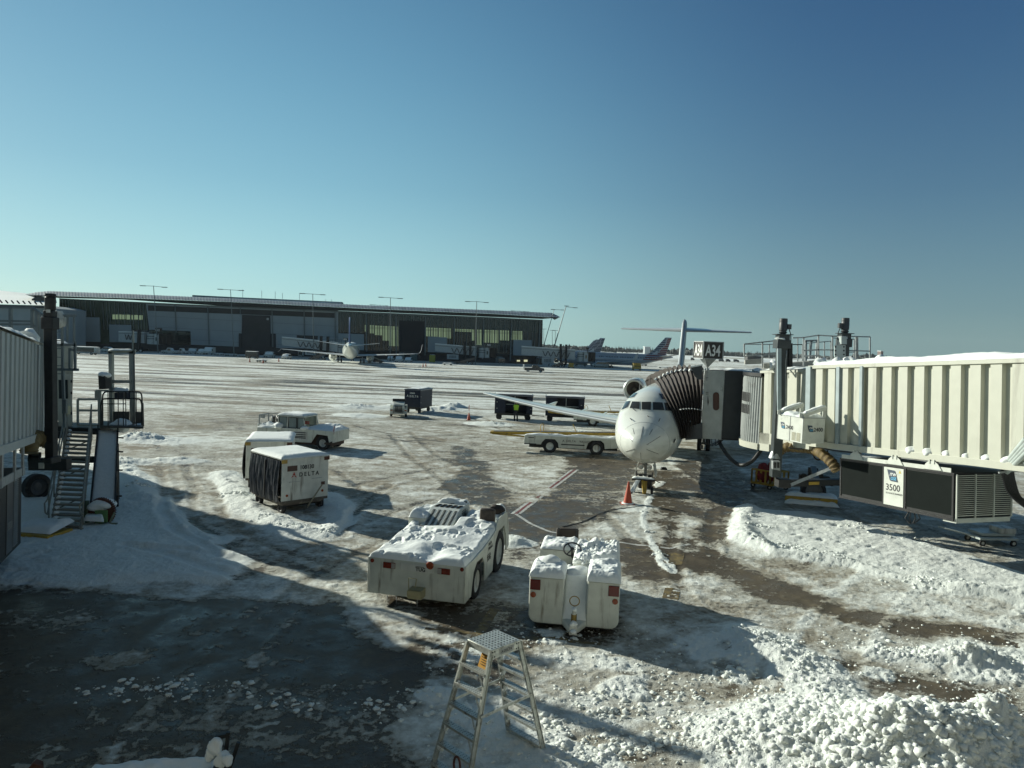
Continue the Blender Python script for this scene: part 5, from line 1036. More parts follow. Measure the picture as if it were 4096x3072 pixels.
for k, (hb, ht) in enumerate((((465, 1330), (652, 315)), ((775, 1350), (905, 310)))):
    m = M(); a_ = bl[k]+Vector((-.12 if k == 0 else .05, 0, 0)); b_ = tl[k]+Vector((-.02, 0, 0)); 
    for zz in (.55, 1.0): m.tube([a_+Vector((0, 0, zz-.1)), b_+Vector((0, 0, zz))], .025, 8)
    for t in (.06, .3, .55, .8, .99): p = a_.lerp(b_, t); m.tube([p+Vector((0, 0, -.1)), p+Vector((0, 0, .95))], .024, 8)
    m.tube([a_+Vector((0, 0, .9)), a_+Vector((0, -.15, .8)), a_+Vector((0, -.12, .5)), a_+Vector((0, 0, .4))], .024, 8)
    m.build('handrail', mat('stair_rail', (.20, .21, .19), .45, metal=.4, dirt=(.3, .24, .08), damt=.15), ST)
# ---------------- baggage chute
CHU = thing('baggage_chute', 'snow filled sloping baggage chute with a green wheel drive at its foot beside the stairs', 'baggage chute', G(410, 2090), 0); UO = Vector(G(410, 2090))
def CU(x, y, D): return W(x/2.37, 1500+y/2.37, D)-UO
a0_, b0_ = CU(860, 1240, 24.6), CU(1090, 1240, 24.6); a1c, b1c = CU(930, 520, 27.8), CU(1118, 530, 27.8)
m = M(); m.prism([a0_, b0_, b1c, a1c], (0, 0, -.12)); m.bar(a0_+Vector((0, 0, .08)), a1c+Vector((0, 0, .1)), .05, .22); m.bar(b0_+Vector((0, 0, .08)), b1c+Vector((0, 0, .1)), .05, .22)
for t in (.12, .45, .7, .9): p = b0_.lerp(b1c, t); m.bar(p, p+Vector((.22, 0, 0)), .05)
for t in (.15, .5, .85): p = a0_.lerp(a1c, t); m.bar(p+Vector((0, 0, -.1)), Vector((p.x, p.y+.1, 0)), .07)
for t in (.5, .85): p = b0_.lerp(b1c, t); m.bar(p+Vector((0, 0, -.1)), Vector((p.x, p.y+.1, 0)), .07)
m.build('trough', DARK, CHU)
m = M(); snowsheet(m, bil(a0_, b0_, b1c, a1c), 26, 60, .10, .012, 1.5, 4, .06); m.blob(CU(970, 1230, 24.3), .42, 5, 3, .15, .5); snowsheet(m, bil(CU(790, 1385, 23.6), CU(985, 1395, 23.6), CU(985, 1350, 24.2), CU(800, 1350, 24.2)), 18, 12, .16, .04, 2); m.build('snow', SNOW, CHU, 70)
m = M(); cw = CU(960, 1330, 24.1); cw.z = max(cw.z, .5); pr_ = []
for k in range(72): r_ = .47 if k % 2 else .42; pr_.append(cw+Vector((r_*math.cos(k*math.pi/36), 0, r_*math.sin(k*math.pi/36))))
m.prism(pr_, (0, .1, 0)); m.build('sprocket', RUST, CHU, 0)
m = M(); m.prism([CU(898, 1285, 23.95), CU(1012, 1285, 23.95), CU(1012, 1400, 23.95), CU(898, 1400, 23.95)], (0, .08, 0)); m.build('drive_plate', GREENP, CHU, bevel=.01)
m = M(); m.bar(CU(840, 1190, 24.4), CU(840, 1330, 24.3), .05); m.bar(CU(1085, 1190, 24.4), CU(1085, 1330, 24.3), .05); m.bar(CU(1020, 1185, 24.4), CU(1060, 1185, 24.4), .05); m.tube([CU(820, 1190, 24.2), CU(815, 1330, 24.1), CU(830, 1400, 24)], .07, 10); m.bar(CU(800, 1420, 23.9), CU(1110, 1415, 23.9), .08, .1); m.bar(CU(1085, 1300, 24), CU(1040, 1400, 23.9), .05); m.build('frame', mat('chute_green', (.10, .14, .08), .6, dirt=(.3, .3, .26), damt=.2), CHU)
m = M(); m.add([CU(930, 512, 27.7), CU(1060, 545, 27.6), CU(1115, 500, 27.7), CU(1132, 410, 27.8), CU(1120, 520, 27.85), CU(1000, 548, 27.7)], [(0, 5, 1), (1, 5, 4, 2), (2, 4, 3)]); m.build('flap', WHITE2, CHU)
# ---------------- lift gate frame and cage
LG = thing('baggage_lift', 'metal baggage lift mast and railed cage standing behind the stairs', 'baggage lift', G(470, 1985)); GO = Vector(G(470, 1985))
def CG(x, y, D=28.6): return W(x/2.212, 1100+y/2.212, D)-GO
LGM = mat('lift_pale', (.27, .29, .26), .55, dirt=(.15, .14, .1), damt=.1)
m = M()
for x0, x1 in ((958, 990), (1140, 1168)):
    for yy, D in ((0, 28.6),): m.prism([CG(x0, 680), CG(x1, 680), CG(x1+5, 1335), CG(x0+8, 1335)], (0, .16, 0))
m.prism([CG(950, 665), CG(1180, 665), CG(1180, 695), CG(950, 695)], (0, .2, 0)); m.bar(CG(975, 943), CG(1160, 943), .1, .12); m.prism([CG(1165, 490), CG(1178, 490), CG(1195, 1330), CG(1180, 1330)], (0, .08, 0)); m.build('mast', LGM, LG)
M().tube([CG(1188, 600), CG(1188, 1340)], .02, 6).build('chain', BLACK, LG)
m = M(); m.prism([CG(1000, 1208, 28.5), CG(1140, 1208, 28.5), CG(1140, 1320, 28.5), CG(1000, 1330, 28.5)], (0, .05, 0)); m.prism([CG(1196, 1212, 28.5), CG(1258, 1212, 28.5), CG(1262, 1330, 28.5), CG(1200, 1330, 28.5)], (0, .05, 0)); m.bar(CG(1262, 1130, 27.6), CG(1268, 1340, 27.6), .05); m.prism([CG(880, 1330, 27.4), CG(1270, 1345, 27.4), CG(1270, 1360, 27.4), CG(880, 1350, 27.4)], (-.7, 1.4, 0)); m.build('cage_floor', mat('cage_brown', (.06, .058, .05), .6), LG)
m = M()
for x0, x1, yt, D in ((908, 1256, 1033, 27.4), (893, 1254, 1095, 27.4)):
    m.tube(crv([CG(x0, 1330, D), CG(x0, 1200, D), CG(x0, yt+50, D), CG(x0+12, yt+12, D), CG(x0+45, yt, D), CG((x0+x1)/2, yt-1, D), CG(x1-45, yt, D), CG(x1-12, yt+12, D), CG(x1, yt+50, D), CG(x1, 1200, D), CG(x1, 1330, D)], 70), .028, 7)
for x, y in ((955, 1035), (1045, 1035), (1090, 1100), (1112, 1035), (1205, 1035)): m.tube([CG(x, y, 27.4), CG(x+2, 1335, 27.4)], .018, 6)
m.tube([CG(893, 1140, 27.4), CG(1110, 1140, 27.4)], .02, 6); m.build('cage_rail', DARK, LG)
m = M(); m.prism([CG(866, 890, 28), CG(928, 890, 28), CG(935, 1010, 28), CG(872, 1012, 28)], (0, .4, 0)); m.build('hoist_motor', DARK, LG, bevel=.02)
m = M(); m.blob(CG(899, 888, 28)+Vector((0, .2, 0)), .22, 2, 3, .1, .6); m.build('snow', SNOW, LG, 70)
m = M(); m.bar(CG(880, 1020, 27.9), CG(885, 1335, 27.9), .1); m.bar(CG(855, 1020, 27.9), CG(855, 1088, 27.9), .1); m.bar(CG(850, 1022, 27.9), CG(965, 1022, 27.9), .08, .06); m.build('post', LGM, LG)
m = M()
for x0, x1 in ((1012, 1038), (1050, 1092), (1105, 1128)): m.prism([CG(x0, 1040, 28.4), CG(x1, 1040, 28.4), CG(x1, 1090, 28.4), CG(x0, 1090, 28.4)], (0, .2, 0))
m.build('pulley_block', mat('blue_black', (.02, .025, .04), .4), LG)
m = M(); snowsheet(m, bil(CG(1000, 1030, 28.3), CG(1140, 1030, 28.3), CG(1140, 1015, 28.9), CG(1000, 1015, 28.9)), 16, 8, .1, .03, 3); snowsheet(m, bil(CG(955, 668, 28.5), CG(1175, 668, 28.5), CG(1175, 668, 28.9), CG(955, 668, 28.9)), 20, 6, .07, .01, 3); m.blob(CG(1075, 1335, 28), .4, 7, 3, .15, .6); m.blob(CG(1225, 1340, 28), .2, 8, 2, .2, .6); snowsheet(m, bil(CG(880, 1345, 27.4), CG(1265, 1358, 27.4), CG(1255, 1335, 28.4), CG(880, 1325, 28.4)), 20, 8, .05, .03, 3); m.build('snow', SNOW, LG, 70)
# ---------------------------------------------------------------- ramp vehicles
def tri_logo(par, o, ux, uy, s, mt=INKR):
    ux = Vector(ux).normalized(); uy = Vector(uy).normalized(); n = ux.cross(uy); o = Vector(o)+n*.004; m = M()
    q = lambda a, b: o+ux*a*s+uy*b*s
    m.add([q(.5, 1), q(.72, .45), q(.5, .38), q(.28, .45)], [(0, 3, 2, 1)]); m.add([q(.25, .38), q(.5, .3), q(.0, 0)], [(0, 1, 2)][::-1]); m.add([q(.75, .38), q(1, 0), q(.5, .3)], [(0, 1, 2)])
    return m.build('emblem', mt, par, 0)
def tug_word(par, o, ux, uy, s, mt=INK):
    o = Vector(o); ux = Vector(ux).normalized(); uy = Vector(uy).normalized(); n = ux.cross(uy)
    t = text('TUG', s, mt, par, o, ux, uy, bold=.03, ext=.002); M().prism([o+uy*s*.82, o+ux*s*1.75+uy*s*.82, o+ux*s*1.75+uy*s*.92, o+uy*s*.92], n*.003).build('word_bar', mt, t, 0); return t
# ---- big low tow tractor
TG = thing('tow_tractor', 'large low white tow tractor under trampled snow, louvred engine cover, at centre foreground', 'tow tractor', (-3.45, 17.97, 0), R(-13))
Wd = 2.57
side = [(0, .25), (0, 1.17), (.75, 1.17), (1.6, 1.20), (2.55, 1.3), (2.95, 1.38), (3.1, 1.62), (3.95, 1.66), (4.25, 1.6), (4.5, 1.2), (4.62, .5), (4.3, .42), (4.18, .95), (3.95, 1.27), (3.25, 1.27), (2.92, 1.05), (2.72, .55), (2.7, .28), (1.82, .25), (1.8, .72), (1.55, .98), (1.0, 1.0), (.72, .82), (.55, .25)]
m = M()
for x0 in (0, Wd-.04): m.prism([(x0, y, z) for y, z in side], (.04, 0, 0))
m.b2((.04, 0, .25), (Wd-.04, .05, 1.17)); m.prism([(.04, .05, 1.14), (.04, 1.6, 1.16), (.04, 2.9, 1.34), (.04, 2.9, 1.30), (.04, 1.6, 1.12), (.04, .05, 1.10)], (Wd-.08, 0, 0))
m.b2((.04, 4.0, .6), (Wd-.04, 4.45, 1.3)); m.b2((.04, 2.9, 1.28), (Wd-.04, 4.4, 1.32)); m.b2((.0, 2.75, 1.2), (.5, 4.3, 1.55)); tb_ = m.build('body', WHITE, TG, bevel=.012)
m = M(); m.b2((.5, .3, .3), (Wd-.5, 4.4, 1.1)); m.build('chassis', BLACK, TG)
cv = [(2.5, 1.36), (3.45, 1.74), (4.35, 1.76), (4.55, 1.4), (4.55, 1.3), (2.5, 1.3)]
m = M(); m.prism([(.42, y, z) for y, z in cv], (.92, 0, 0)); ec = m.build('engine_cover', mat('cover_white', (.52, .55, .51), .4, dirt=(.3, .3, .27), damt=.08), TG, bevel=.02)
m = M()
for i in range(5):
    for k in range(13): 
        y = 2.62+k*.058; z = 1.36+(y-2.5)*.4; x = .52+i*.165; m.prism([(x+.015, y, z+.008), (x+.1, y, z+.008), (x+.1, y+.024, z+.018), (x+.015, y+.024, z+.018)], (0, 0, .004))
for i in range(5): x = .5+i*.165; m.prism([(x, 3.52, 1.752), (x+.1, 3.52, 1.752), (x+.14, 3.86, 1.757), (x+.04, 3.86, 1.757)], (0, 0, .006))
m.lathe((.9, 4.08, 1.757), (0, 0, 1), [(0, .0), (0.01, .07), (.0, .07)], 14); m.build('louvres', mat('slot_black', (.01, .01, .01), .95, spec=.05), ec, 0)
m = M()
for x, y, z in ((.5, 2.5, 1.38), (1.26, 2.5, 1.38), (.5, 4.25, 1.8), (1.26, 4.2, 1.8)): m.box((x, y, z), (.1, .06, .06))
m.build('latch', BLACK, ec)
tug_word(ec, (1.345, 3.6, 1.45), (0, 1, 0), (0, 0, 1), .22)
for c, r, w in (((Wd-.16, 1.15, .46), .46, .3), ((.16, 1.15, .46), .46, .3), ((Wd-.18, 3.52, .6), .6, .34), ((.18, 3.52, .6), .6, .34)): wheel(TG, c, r, w, (1, 0, 0), .62, WHITE2)
m = M(); m.b2((2.0, 3.15, 1.35), (2.45, 3.3, 1.9)); m.b2((2.0, 3.3, 1.4), (2.45, 3.75, 1.5)); m.build('seat', SEATB, TG, bevel=.05)
m = M(); m.blob((2.28, 3.95, 1.72), .25, 5, 3, .25, .5); m.build('torn_cover', BELL, TG)
for i, (x, flip) in enumerate(((.42, 0), (Wd-.72, 1))):
    m = M(); m.b2((x, -.025, .93), (x+.32, .0, 1.08)); tl_ = m.build('tail_light', RED, TG, bevel=.006)
    a = x+.22 if not flip else x; m = M(); m.b2((a, -.032, .94), (a+.1, -.026, 1.07)); m.build('reverse_lamp', mat('grey_lens', (.35, .33, .3), .3), tl_)
for x, z in ((.12, 1.08), (Wd-.1, 1.1)): M().lathe((x, 0, z), (0, -1, 0), [(0, .05), (.015, .05), (.02, 0)], 16).build('reflector', RED, TG)
M().lathe((Wd-.92, 0, 1.12), (0, -1, 0), [(0, .09), (.03, .1), (.05, .08), (.055, 0)], 18).build('marker_lamp', AMBER, TG)
m = M(); m.b2((.85, -.02, .92), (Wd-.82, .0, 1.1)); m.build('name_plate', WHITE2, TG, bevel=.006); tug_word(TG, (1.28, -.024, .945), (1, 0, 0), (0, 0, 1), .125)
tug_word(TG, (Wd+.004, 2.0, .72), (0, 1, 0), (0, 0, 1), .2); text('DELTA', .11, INK, TG, (Wd+.004, 2.12, 1.13), (0, 1, 0), (0, .18, 1), ext=.002); text('PB01165', .13, INK, TG, (Wd+.004, 2.1, 1.0), (0, 1, 0), (0, 0, 1), ext=.002)
m = M(); m.b2((1.2, -.3, .33), (1.55, .0, .55)); m.prism([(1.2, -.3, .33), (1.55, -.3, .33), (1.55, -.36, .45), (1.2, -.36, .45)], (0, 0, .1)); m.tube([(1.22, -.3, .58), (1.22, -.32, .85), (1.42, -.32, .85), (1.38, -.28, .62)], .014, 6); m.build('hitch', mat('hitch_yellow', (.30, .27, .15), .6, dirt=(.3, .28, .22), damt=.2), TG)
m = M()
for x, l in ((.55, .16), (.8, .2), (1.35, .3), (.3, .1)): m.cyl((x, -.02, .25), (x, -.02, .25-l), .01, 6, .003)
m.build('icicle', mat('ice', (.6, .63, .62), .15), TG)
def drift(u, v): 
    x = .05+u*(Wd-.1); y = .02+v*3.0; z = 1.17 if y < 1.6 else 1.17+(y-1.6)*.13; return (x, y, z)
m = M(); u, v = np.meshgrid(np.linspace(0, 1, 120), np.linspace(0, 1, 130), indexing='ij'); X = .03+u*(Wd-.06); Yv = .0+v*3.25; Zb = 1.16+np.clip(Yv-1.4, 0, 9)*.13
e = np.sqrt(np.clip(np.minimum(np.minimum(u, 1-u)/.05, v/.03), 0, 1)); h = .05+.16*fbm(X*1.3+2, Yv*1.3, 5, 3); 
tr_ = sst(.5, .56, fbm(X*2.6, Yv*2.2+.7, 9, 3)); ch = fbm(X*9, Yv*9, 15, 3); h = h-tr_*.06+tr_*.09*(ch-.4)+.006*ch; nz = np.exp(-((X-.95)/.5)**2); h = h+.03+nz*.07*sst(.2, 1.4, Yv); h = h-.16*np.exp(-(((X-1.55)/.28)**2+((Yv-.35)/.55)**2))*1.0
cvm = sst(2.4, 2.5, Yv)*sst(.3, .42, X)*(1-sst(1.34, 1.46, X)); h = h*(1-cvm)-cvm*.05; h = np.where(cvm > .5, h, np.maximum(h, .01)*e); m.add([(X[i, j], Yv[i, j], Zb[i, j]+h[i, j]) for i in range(120) for j in range(130)], [(i*130+j, (i+1)*130+j, (i+1)*130+j+1, i*130+j+1) for i in range(119) for j in range(129)])
snowsheet(m, bil((1.36, 2.9, 1.32), (2.5, 2.9, 1.32), (2.5, 4.4, 1.6), (1.36, 4.4, 1.36)), 40, 40, .18, .12, 1.6, 3, .1); snowsheet(m, bil((.0, 2.75, 1.55), (.5, 2.75, 1.55), (.5, 4.35, 1.55), (.0, 4.35, 1.55)), 20, 36, .14, .08, 2.4, 5, .12); snowsheet(m, bil((.42, 4.05, 1.75), (1.34, 4.05, 1.75), (1.34, 4.5, 1.65), (.42, 4.5, 1.65)), 24, 14, .13, .05, 3, 6)
rn = random.Random(4)
for i in range(70):
    x = rn.uniform(.1, Wd-.1); y = rn.uniform(.1, 2.0); t = tr_[int(x/Wd*119), int(y/3.25*129)]
    if t > .3: m.blob((x, y, 1.22+rn.uniform(0, .05)), rn.uniform(.02, .06), i, 1, .4)
for i in range(8): m.blob((Wd-.16+rn.uniform(-.1, .1), 3.2+i*.09, .3+rn.uniform(0, .1)), .05, i, 1, .3) if i < 3 else None
m.build('snow', SNOW, TG, 70)
# ---- small tow tractor
TS = thing('tow_tractor', 'compact snow-capped white tow tractor with a steering wheel, right of the large low one', 'tow tractor', (.58, 16.54, 0), R(-8.2))
w2 = 2.08
def rbox(x0, x1): return [(x0, z) for z in ()]
def rear(x0, x1, rl, rr, r=.2):
    P = []
    for cx, cz, t0, on in ((x0+r, .2+r, math.pi, rl), (x1-r, .2+r, 1.5*math.pi, rr)):
        if on: P += [(cx+r*math.cos(t0+k*math.pi/12), cz+r*math.sin(t0+k*math.pi/12)) for k in range(7)]
        else: P += [(x0 if cx < (x0+x1)/2 else x1, .2)]
    return P+[(x1, 1.28), (x0, 1.28)]
m = M(); m.prism([(x, 0, z) for x, z in rear(0, .80, True, False)], (0, .9, 0)); m.prism([(x, 0, z) for x, z in rear(1.34, w2, False, True)], (0, 1.5, 0))
m.prism([(.78, .3, .3), (1.36, .3, .3), (1.36, .75, 1.15), (.78, .75, 1.15)], (0, .12, 0)); m.prism([(.78, .02, .2), (.96, -.22, .12), (1.18, -.22, .12), (1.36, .02, .2), (1.36, .35, .35), (.78, .35, .35)], (0, 0, .14)); m.b2((.78, .7, .6), (1.36, 1.0, 1.2))
m.b2((0, .9, .35), (w2, 3.3, .95)); m.b2((.0, 2.35, .9), (.92, 3.35, 1.30)); m.b2((.92, 1.4, .9), (w2, 3.35, 1.22)); bs = m.build('body', WHITE, TS, bevel=.03)
m = M(); m.b2((.15, .1, .15), (w2-.15, 3.2, .5)); m.build('chassis', BLACK, TS)
for x in (.2, w2-.2):
    for y, r in ((.75, .36), (2.7, .36)): wheel(TS, (x, y, r), r, .24, (1, 0, 0), .55)
for x in (.02, w2-.26): M().b2((x, -.03, .98), (x+.24, 0, 1.22)).build('tail_light', mat('dark_red_lens', (.12, .015, .01), .25), TS, bevel=.01)
for x in (.1, w2-.1): M().lathe((x, 0, .86), (0, -1, 0), [(0, .065), (.02, .065), (.03, 0)], 20).build('reflector', AMBER, TS)
m = M(); c = Vector((.85, 2.1, 1.40)); ax = Vector((0, -.55, .83)); m2 = []
a_ = ax.cross(Vector((1, 0, 0))).normalized(); b_ = Vector((1, 0, 0))
ringp = [c+(b_*math.cos(t)+a_*math.sin(t))*.22 for t in np.linspace(0, 2*math.pi, 33)]; m.tube(ringp, .02, 8, False); m.tube([c-ax*.3, c], .03, 8)
for t in (0, 2.2, 4.1): m.bar(c, c+(b_*math.cos(t)+a_*math.sin(t))*.22, .035, .015)
m.cyl(c-ax*.01, c+ax*.03, .05, 12); m.build('steering_wheel', BLACK, TS)
m = M(); m.b2((.0, 2.32, .95), (.9, 2.36, 1.28)); m.build('dashboard', WHITE2, TS)
m = M(); m.b2((.98, -.30, .1), (1.16, -.2, .34)); m.cyl((1.07, -.2, .2), (1.07, -.2, .62), .05, 14); hk = m.build('hitch', WHITE2, TS, bevel=.01)
m = M()
for k in range(7): m.cyl((1.07, -.2, .38+k*.026), (1.07, -.2, .398+k*.026), .066, 16)
m.cyl((1.07, -.2, .6), (1.07, -.2, .75), .018, 8); cc = Vector((1.07, -.2, .86)); m.tube([cc+Vector((math.cos(t)*.11, 0, math.sin(t)*.11)) for t in np.linspace(0, 2*math.pi, 25)], .012, 6, False); m.build('pin', BRASS, hk)
m = M(); snowsheet(m, bil((-.02, -.03, 1.28), (.82, -.03, 1.28), (.82, .92, 1.28), (-.02, .92, 1.28)), 50, 50, .2, .07, 1.6, 4, .14); snowsheet(m, bil((1.32, -.03, 1.28), (w2+.02, -.03, 1.28), (w2+.02, 1.5, 1.28), (1.32, 1.5, 1.28)), 50, 60, .19, .08, 1.7, 7, .12)
m.blob((.38, .78, 1.36), .3, 3, 3, .12, .8); m.blob((1.07, .95, 1.12), .36, 6, 3, .15, .5)
snowsheet(m, bil((.79, .02, .34), (1.35, .02, .34), (1.35, .62, 1.2), (.79, .62, 1.2)), 26, 40, .09, .02, 2, 5, .1)
snowsheet(m, bil((.9, 1.45, 1.22), (w2, 1.45, 1.22), (w2, 3.4, 1.22), (.9, 3.4, 1.22)), 60, 80, .16, .14, 2.6, 8, .07); snowsheet(m, bil((.0, 2.3, 1.30), (.95, 2.3, 1.30), (.95, 3.4, 1.30), (.0, 3.4, 1.30)), 40, 40, .10, .06, 2.6, 9, .1)
snowsheet(m, bil((.75, .9, 1.0), (1.4, .9, 1.0), (1.4, 1.5, 1.1), (.75, 1.5, 1.1)), 24, 24, .15, .1, 2.6, 9, .1); m.blob((1.07, -.24, .68), .07, 4, 2, .2); m.blob((1.07, -.27, .36), .09, 5, 2, .2, .7); m.blob((1.08, -.32, .2), .08, 6, 2, .2, .6)
rn = random.Random(9)
for i in range(260): m.blob((rn.uniform(.95, w2-.05), rn.uniform(1.2, 3.3), 1.30+rn.uniform(0, .09)), rn.uniform(.02, .07), i, 1, .4)
m.build('snow', SNOW, TS, 70)
# ---- dark case behind it
cs = thing('storage_case', 'dark brown ribbed storage case standing on forks beyond the compact tow tractor', 'case', (1.42, 20.3, 0), R(-3))
m = M(); m.b2((0, 0, .95), (.63, .12, 1.48)); b0 = m.build('lid', mat('case_brown', (.055, .042, .032), .7, bump=.4), cs, bevel=.04)
m = M()
for x in (.06, .57): m.b2((x-.03, -.03, .93), (x+.03, .0, 1.5))
m.b2((0, -.02, 1.02), (.63, 0, 1.05)); m.b2((.12, -.03, 1.15), (.15, 0, 1.33)); m.build('rib', BLACK, cs)
M().b2((.2, -.02, 1.13), (.3, 0, 1.17)).build('label_plate', WHITE2, cs)
m = M(); m.b2((-.45, .0, .93), (.7, .1, .98)); m.b2((.1, .02, 0), (.16, .08, .93)); m.b2((.5, .02, 0), (.56, .08, .93)); m.b2((.0, -.2, 0), (.63, .4, .06)); m.build('stand', DARK, cs)
# ---- baggage carts with tarpaulins
def bag_cart(label, loc, rz, w, L_, num=None, group=None, lh=2.05):
    t = thing('baggage_cart', label, 'baggage cart', loc, rz, group); z0 = .52
    m = M(); m.b2((0, 0, z0), (w, .04, lh)); m.b2((0, L_-.04, z0), (w, L_, lh))
    for z in (.72, .92, 1.12, 1.32, 1.55, 1.75): m.b2((.06, -.004, z), (w-.06, 0, z+.008))
    m.b2((w-.04, .04, z0), (w, L_-.04, lh)); pn = m.build('panel', WHITE2, t, bevel=.006)
    m = M(); m.b2((0, 0, z0-.1), (w, L_, z0)); m.b2((.1, .1, z0-.2), (w-.1, L_-.1, z0-.1)); m.build('chassis', mat('chassis_brown', (.09, .075, .06), .7, dirt=(.3, .28, .22), damt=.2), t, bevel=.01)
    m = M(); m.b2((-.03, -.03, lh), (w+.03, L_+.03, lh+.06)); m.build('roof', WHITE2, t, bevel=.015)
    for x in (-.03, w-.2): M().b2((x, -.035, lh-.12), (x+.23, -.03, lh+.02)).build('corner_bracket', RUST if x > 0 else BRASS, t)
    # curtain on the left side
    ny = 70; vs = []
    for j in range(ny+1):
        y = .03+(L_-.06)*j/ny
        for k in range(14):
            q = k/13; z = lh-.02-(lh-z0+.02)*q; f = math.sin(j*.55+1.4*math.sin(q*3+j*.2))*.05*(.3+q)+math.sin(j*1.7+q*2)*.02; vs.append((-.03-abs(f)-.06*q*(1-q)*3, y, z+(.03*math.sin(j*.6) if k == 13 else 0)))
    M().add(vs, [(j*14+k, (j+1)*14+k, (j+1)*14+k+1, j*14+k+1) for j in range(ny) for k in range(13)]).build('curtain', CURT, t, 80)
    M().bar((-.09, L_*.46, lh-.1), (-.12, L_*.46, z0+.05), .05).build('curtain_bar', DARK, t)
    for x in (.18, w-.18):
        for y in (.3, L_-.35): wheel(t, (x, y, .23), .23, .15, (1, 0, 0), .5, DARK)
    m = M(); m.tube([(.3, .3, .25), (w-.3, .3, .25)], .04, 8); m.tube([(.3, L_-.35, .25), (w-.3, L_-.35, .25)], .04, 8); m.b2((.2, .2, .3), (w-.2, .45, .42)); m.b2((.2, L_-.5, .3), (w-.2, L_-.25, .42)); m.build('axle', DARK, t)
    m = M(); m.bar((w*.55, .0, .18), (w*.78, -.3, 1.05), .10, .05); m.build('tow_bar', mat('towbar_worn', (.24, .22, .15), .6, dirt=(.06, .05, .04), damt=.3), t, bevel=.01)
    for x in (.22, w-.24): M().lathe((x, 0, .72+(.03 if x > 1 else 0)), (0, -1, 0), [(0, .05), (.015, .05), (.02, 0)], 16).build('reflector', AMBER, t)
    m = M(); m.b2((.22, -.012, 1.62), (.62, 0, 1.82)); m.b2((w-.3, -.012, .98), (w-.14, 0, 1.10)); m.build('number_plate', mat('plate_brown', (.07, .03, .022), .5), t)
    m = M()
    for x0, z in ((.3, 1.2), (w-.7, 1.25)): m.tube([(x0, -.005, z), (x0+.02, -.05, z+.02), (x0+.4, -.05, z+.02), (x0+.42, -.005, z)], .01, 6)
    m.build('grab_handle', STEEL, t)
    m = M(); snowsheet(m, bil((-.04, -.04, lh+.05), (w+.05, -.04, lh+.05), (w+.05, L_+.04, lh+.05), (-.04, L_+.04, lh+.05)), 50, 60, .13, .012, 1.5, int(w*100), .10); m.build('snow', SNOW, t, 80)
    if num: text(num, .215, INK, pn, (.72, -.006, 1.66), (1, 0, 0), (0, 0, 1), bold=.03, sx=.92); tri_logo(pn, (.37, -.006, 1.36), (1, 0, 0), (0, 0, 1), .24); text('D E L T A', .215, INK, pn, (.70, -.006, 1.39), (1, 0, 0), (0, 0, 1), bold=.028, sx=.93)
    return t
bag_cart('white baggage cart numbered 108130 with dark curtains and a snow-covered roof', (-8.34, 26.45, 0), R(45), 1.93, 2.45, '108130', 'white curtained baggage carts')
bag_cart('white snow-roofed baggage cart directly behind the numbered one, its front half hidden', (-11.2, 30.6, 0), R(14), 1.87, 2.7, None, 'white curtained baggage carts')
# ---- pushback tractor with cab
PB = thing('pushback_tractor', 'long white pushback tractor with a glazed cab and snowy hood behind the baggage carts', 'pushback tractor', (-15.2, 43.3, 0), R(-13.5))
LB_ = 5.0
sp = [(0, .5), (0, 1.12), (1.0, 1.16), (2.0, 1.2), (LB_-.05, 1.18), (LB_, .62), (LB_-.25, .5), (LB_-.35, .9), (LB_-1.05, .95), (LB_-1.4, .42), (1.5, .38), (1.2, .9), (.5, .9), (.3, .45)]
m = M()
for y in (0, 2.1): m.prism([(x, y, z) for x, z in sp], (0, .04, 0))
m.b2((0, .04, 1.08), (LB_-.05, 2.1, 1.14)); m.b2((LB_-.06, .04, .5), (LB_, 2.1, 1.15)); m.b2((0, .04, .5), (.05, 2.1, 1.1)); pbb = m.build('body', WHITE, PB, bevel=.015)
m = M(); m.b2((.2, .3, .25), (LB_-.2, 1.85, 1.05)); m.b2((LB_-.5, -.1, .4), (LB_-.05, .1, .5)); m.build('chassis', mat('chassis_rust', (.06, .035, .025), .8), PB)
for x in (.85, LB_-.75):
    for y in (.3, 1.85): wheel(PB, (x, y, .42), .42, .3, (0, 1, 0), .55)
cx0, cx1 = 1.3, 3.15
m = M()
for (a, b) in (((cx0+.03, .12), (cx0+.08, .16)), ((cx0+.65, .12), (cx0+.66, .16)), ((cx1-.0, .12), (cx1-.16, .16)), ((cx0+.03, 1.7), (cx0+.08, 1.66)), ((cx1, 1.7), (cx1-.16, 1.66))): m.bar((a[0], a[1], 1.15), (b[0], b[1], 1.88), .09, .07)
m.prism([(cx0, .08, 1.86), (cx1-.1, .08, 1.86), (cx1-.1, .1, 1.94), (cx1-.2, .15, 1.97), (cx0+.05, .15, 1.97), (cx0, .1, 1.94)], (0, 1.65, 0)); m.b2((cx0+.02, .1, 1.14), (cx1, 1.72, 1.2)); cab_ = m.build('cab', WHITE, PB, bevel=.02)
m = M()
for a in ((cx0+.1, cx0+.62), (cx0+.72, cx1-.12)): m.prism([(a[0], .13, 1.2), (a[1]+.08 if a[1] > cx0+1 else a[1], .13, 1.2), (a[1]-.06 if a[1] > cx0+1 else a[1], .15, 1.84), (a[0]+.02, .15, 1.84)], (0, .012, 0)); m.prism([(a[0], 1.69, 1.2), (a[1], 1.69, 1.2), (a[1]-.06, 1.67, 1.84), (a[0]+.02, 1.67, 1.84)], (0, .012, 0))
m.build('window', mat('see_through_glass', (.22, .26, .25), .1, spec=.7), cab_)
m = M()
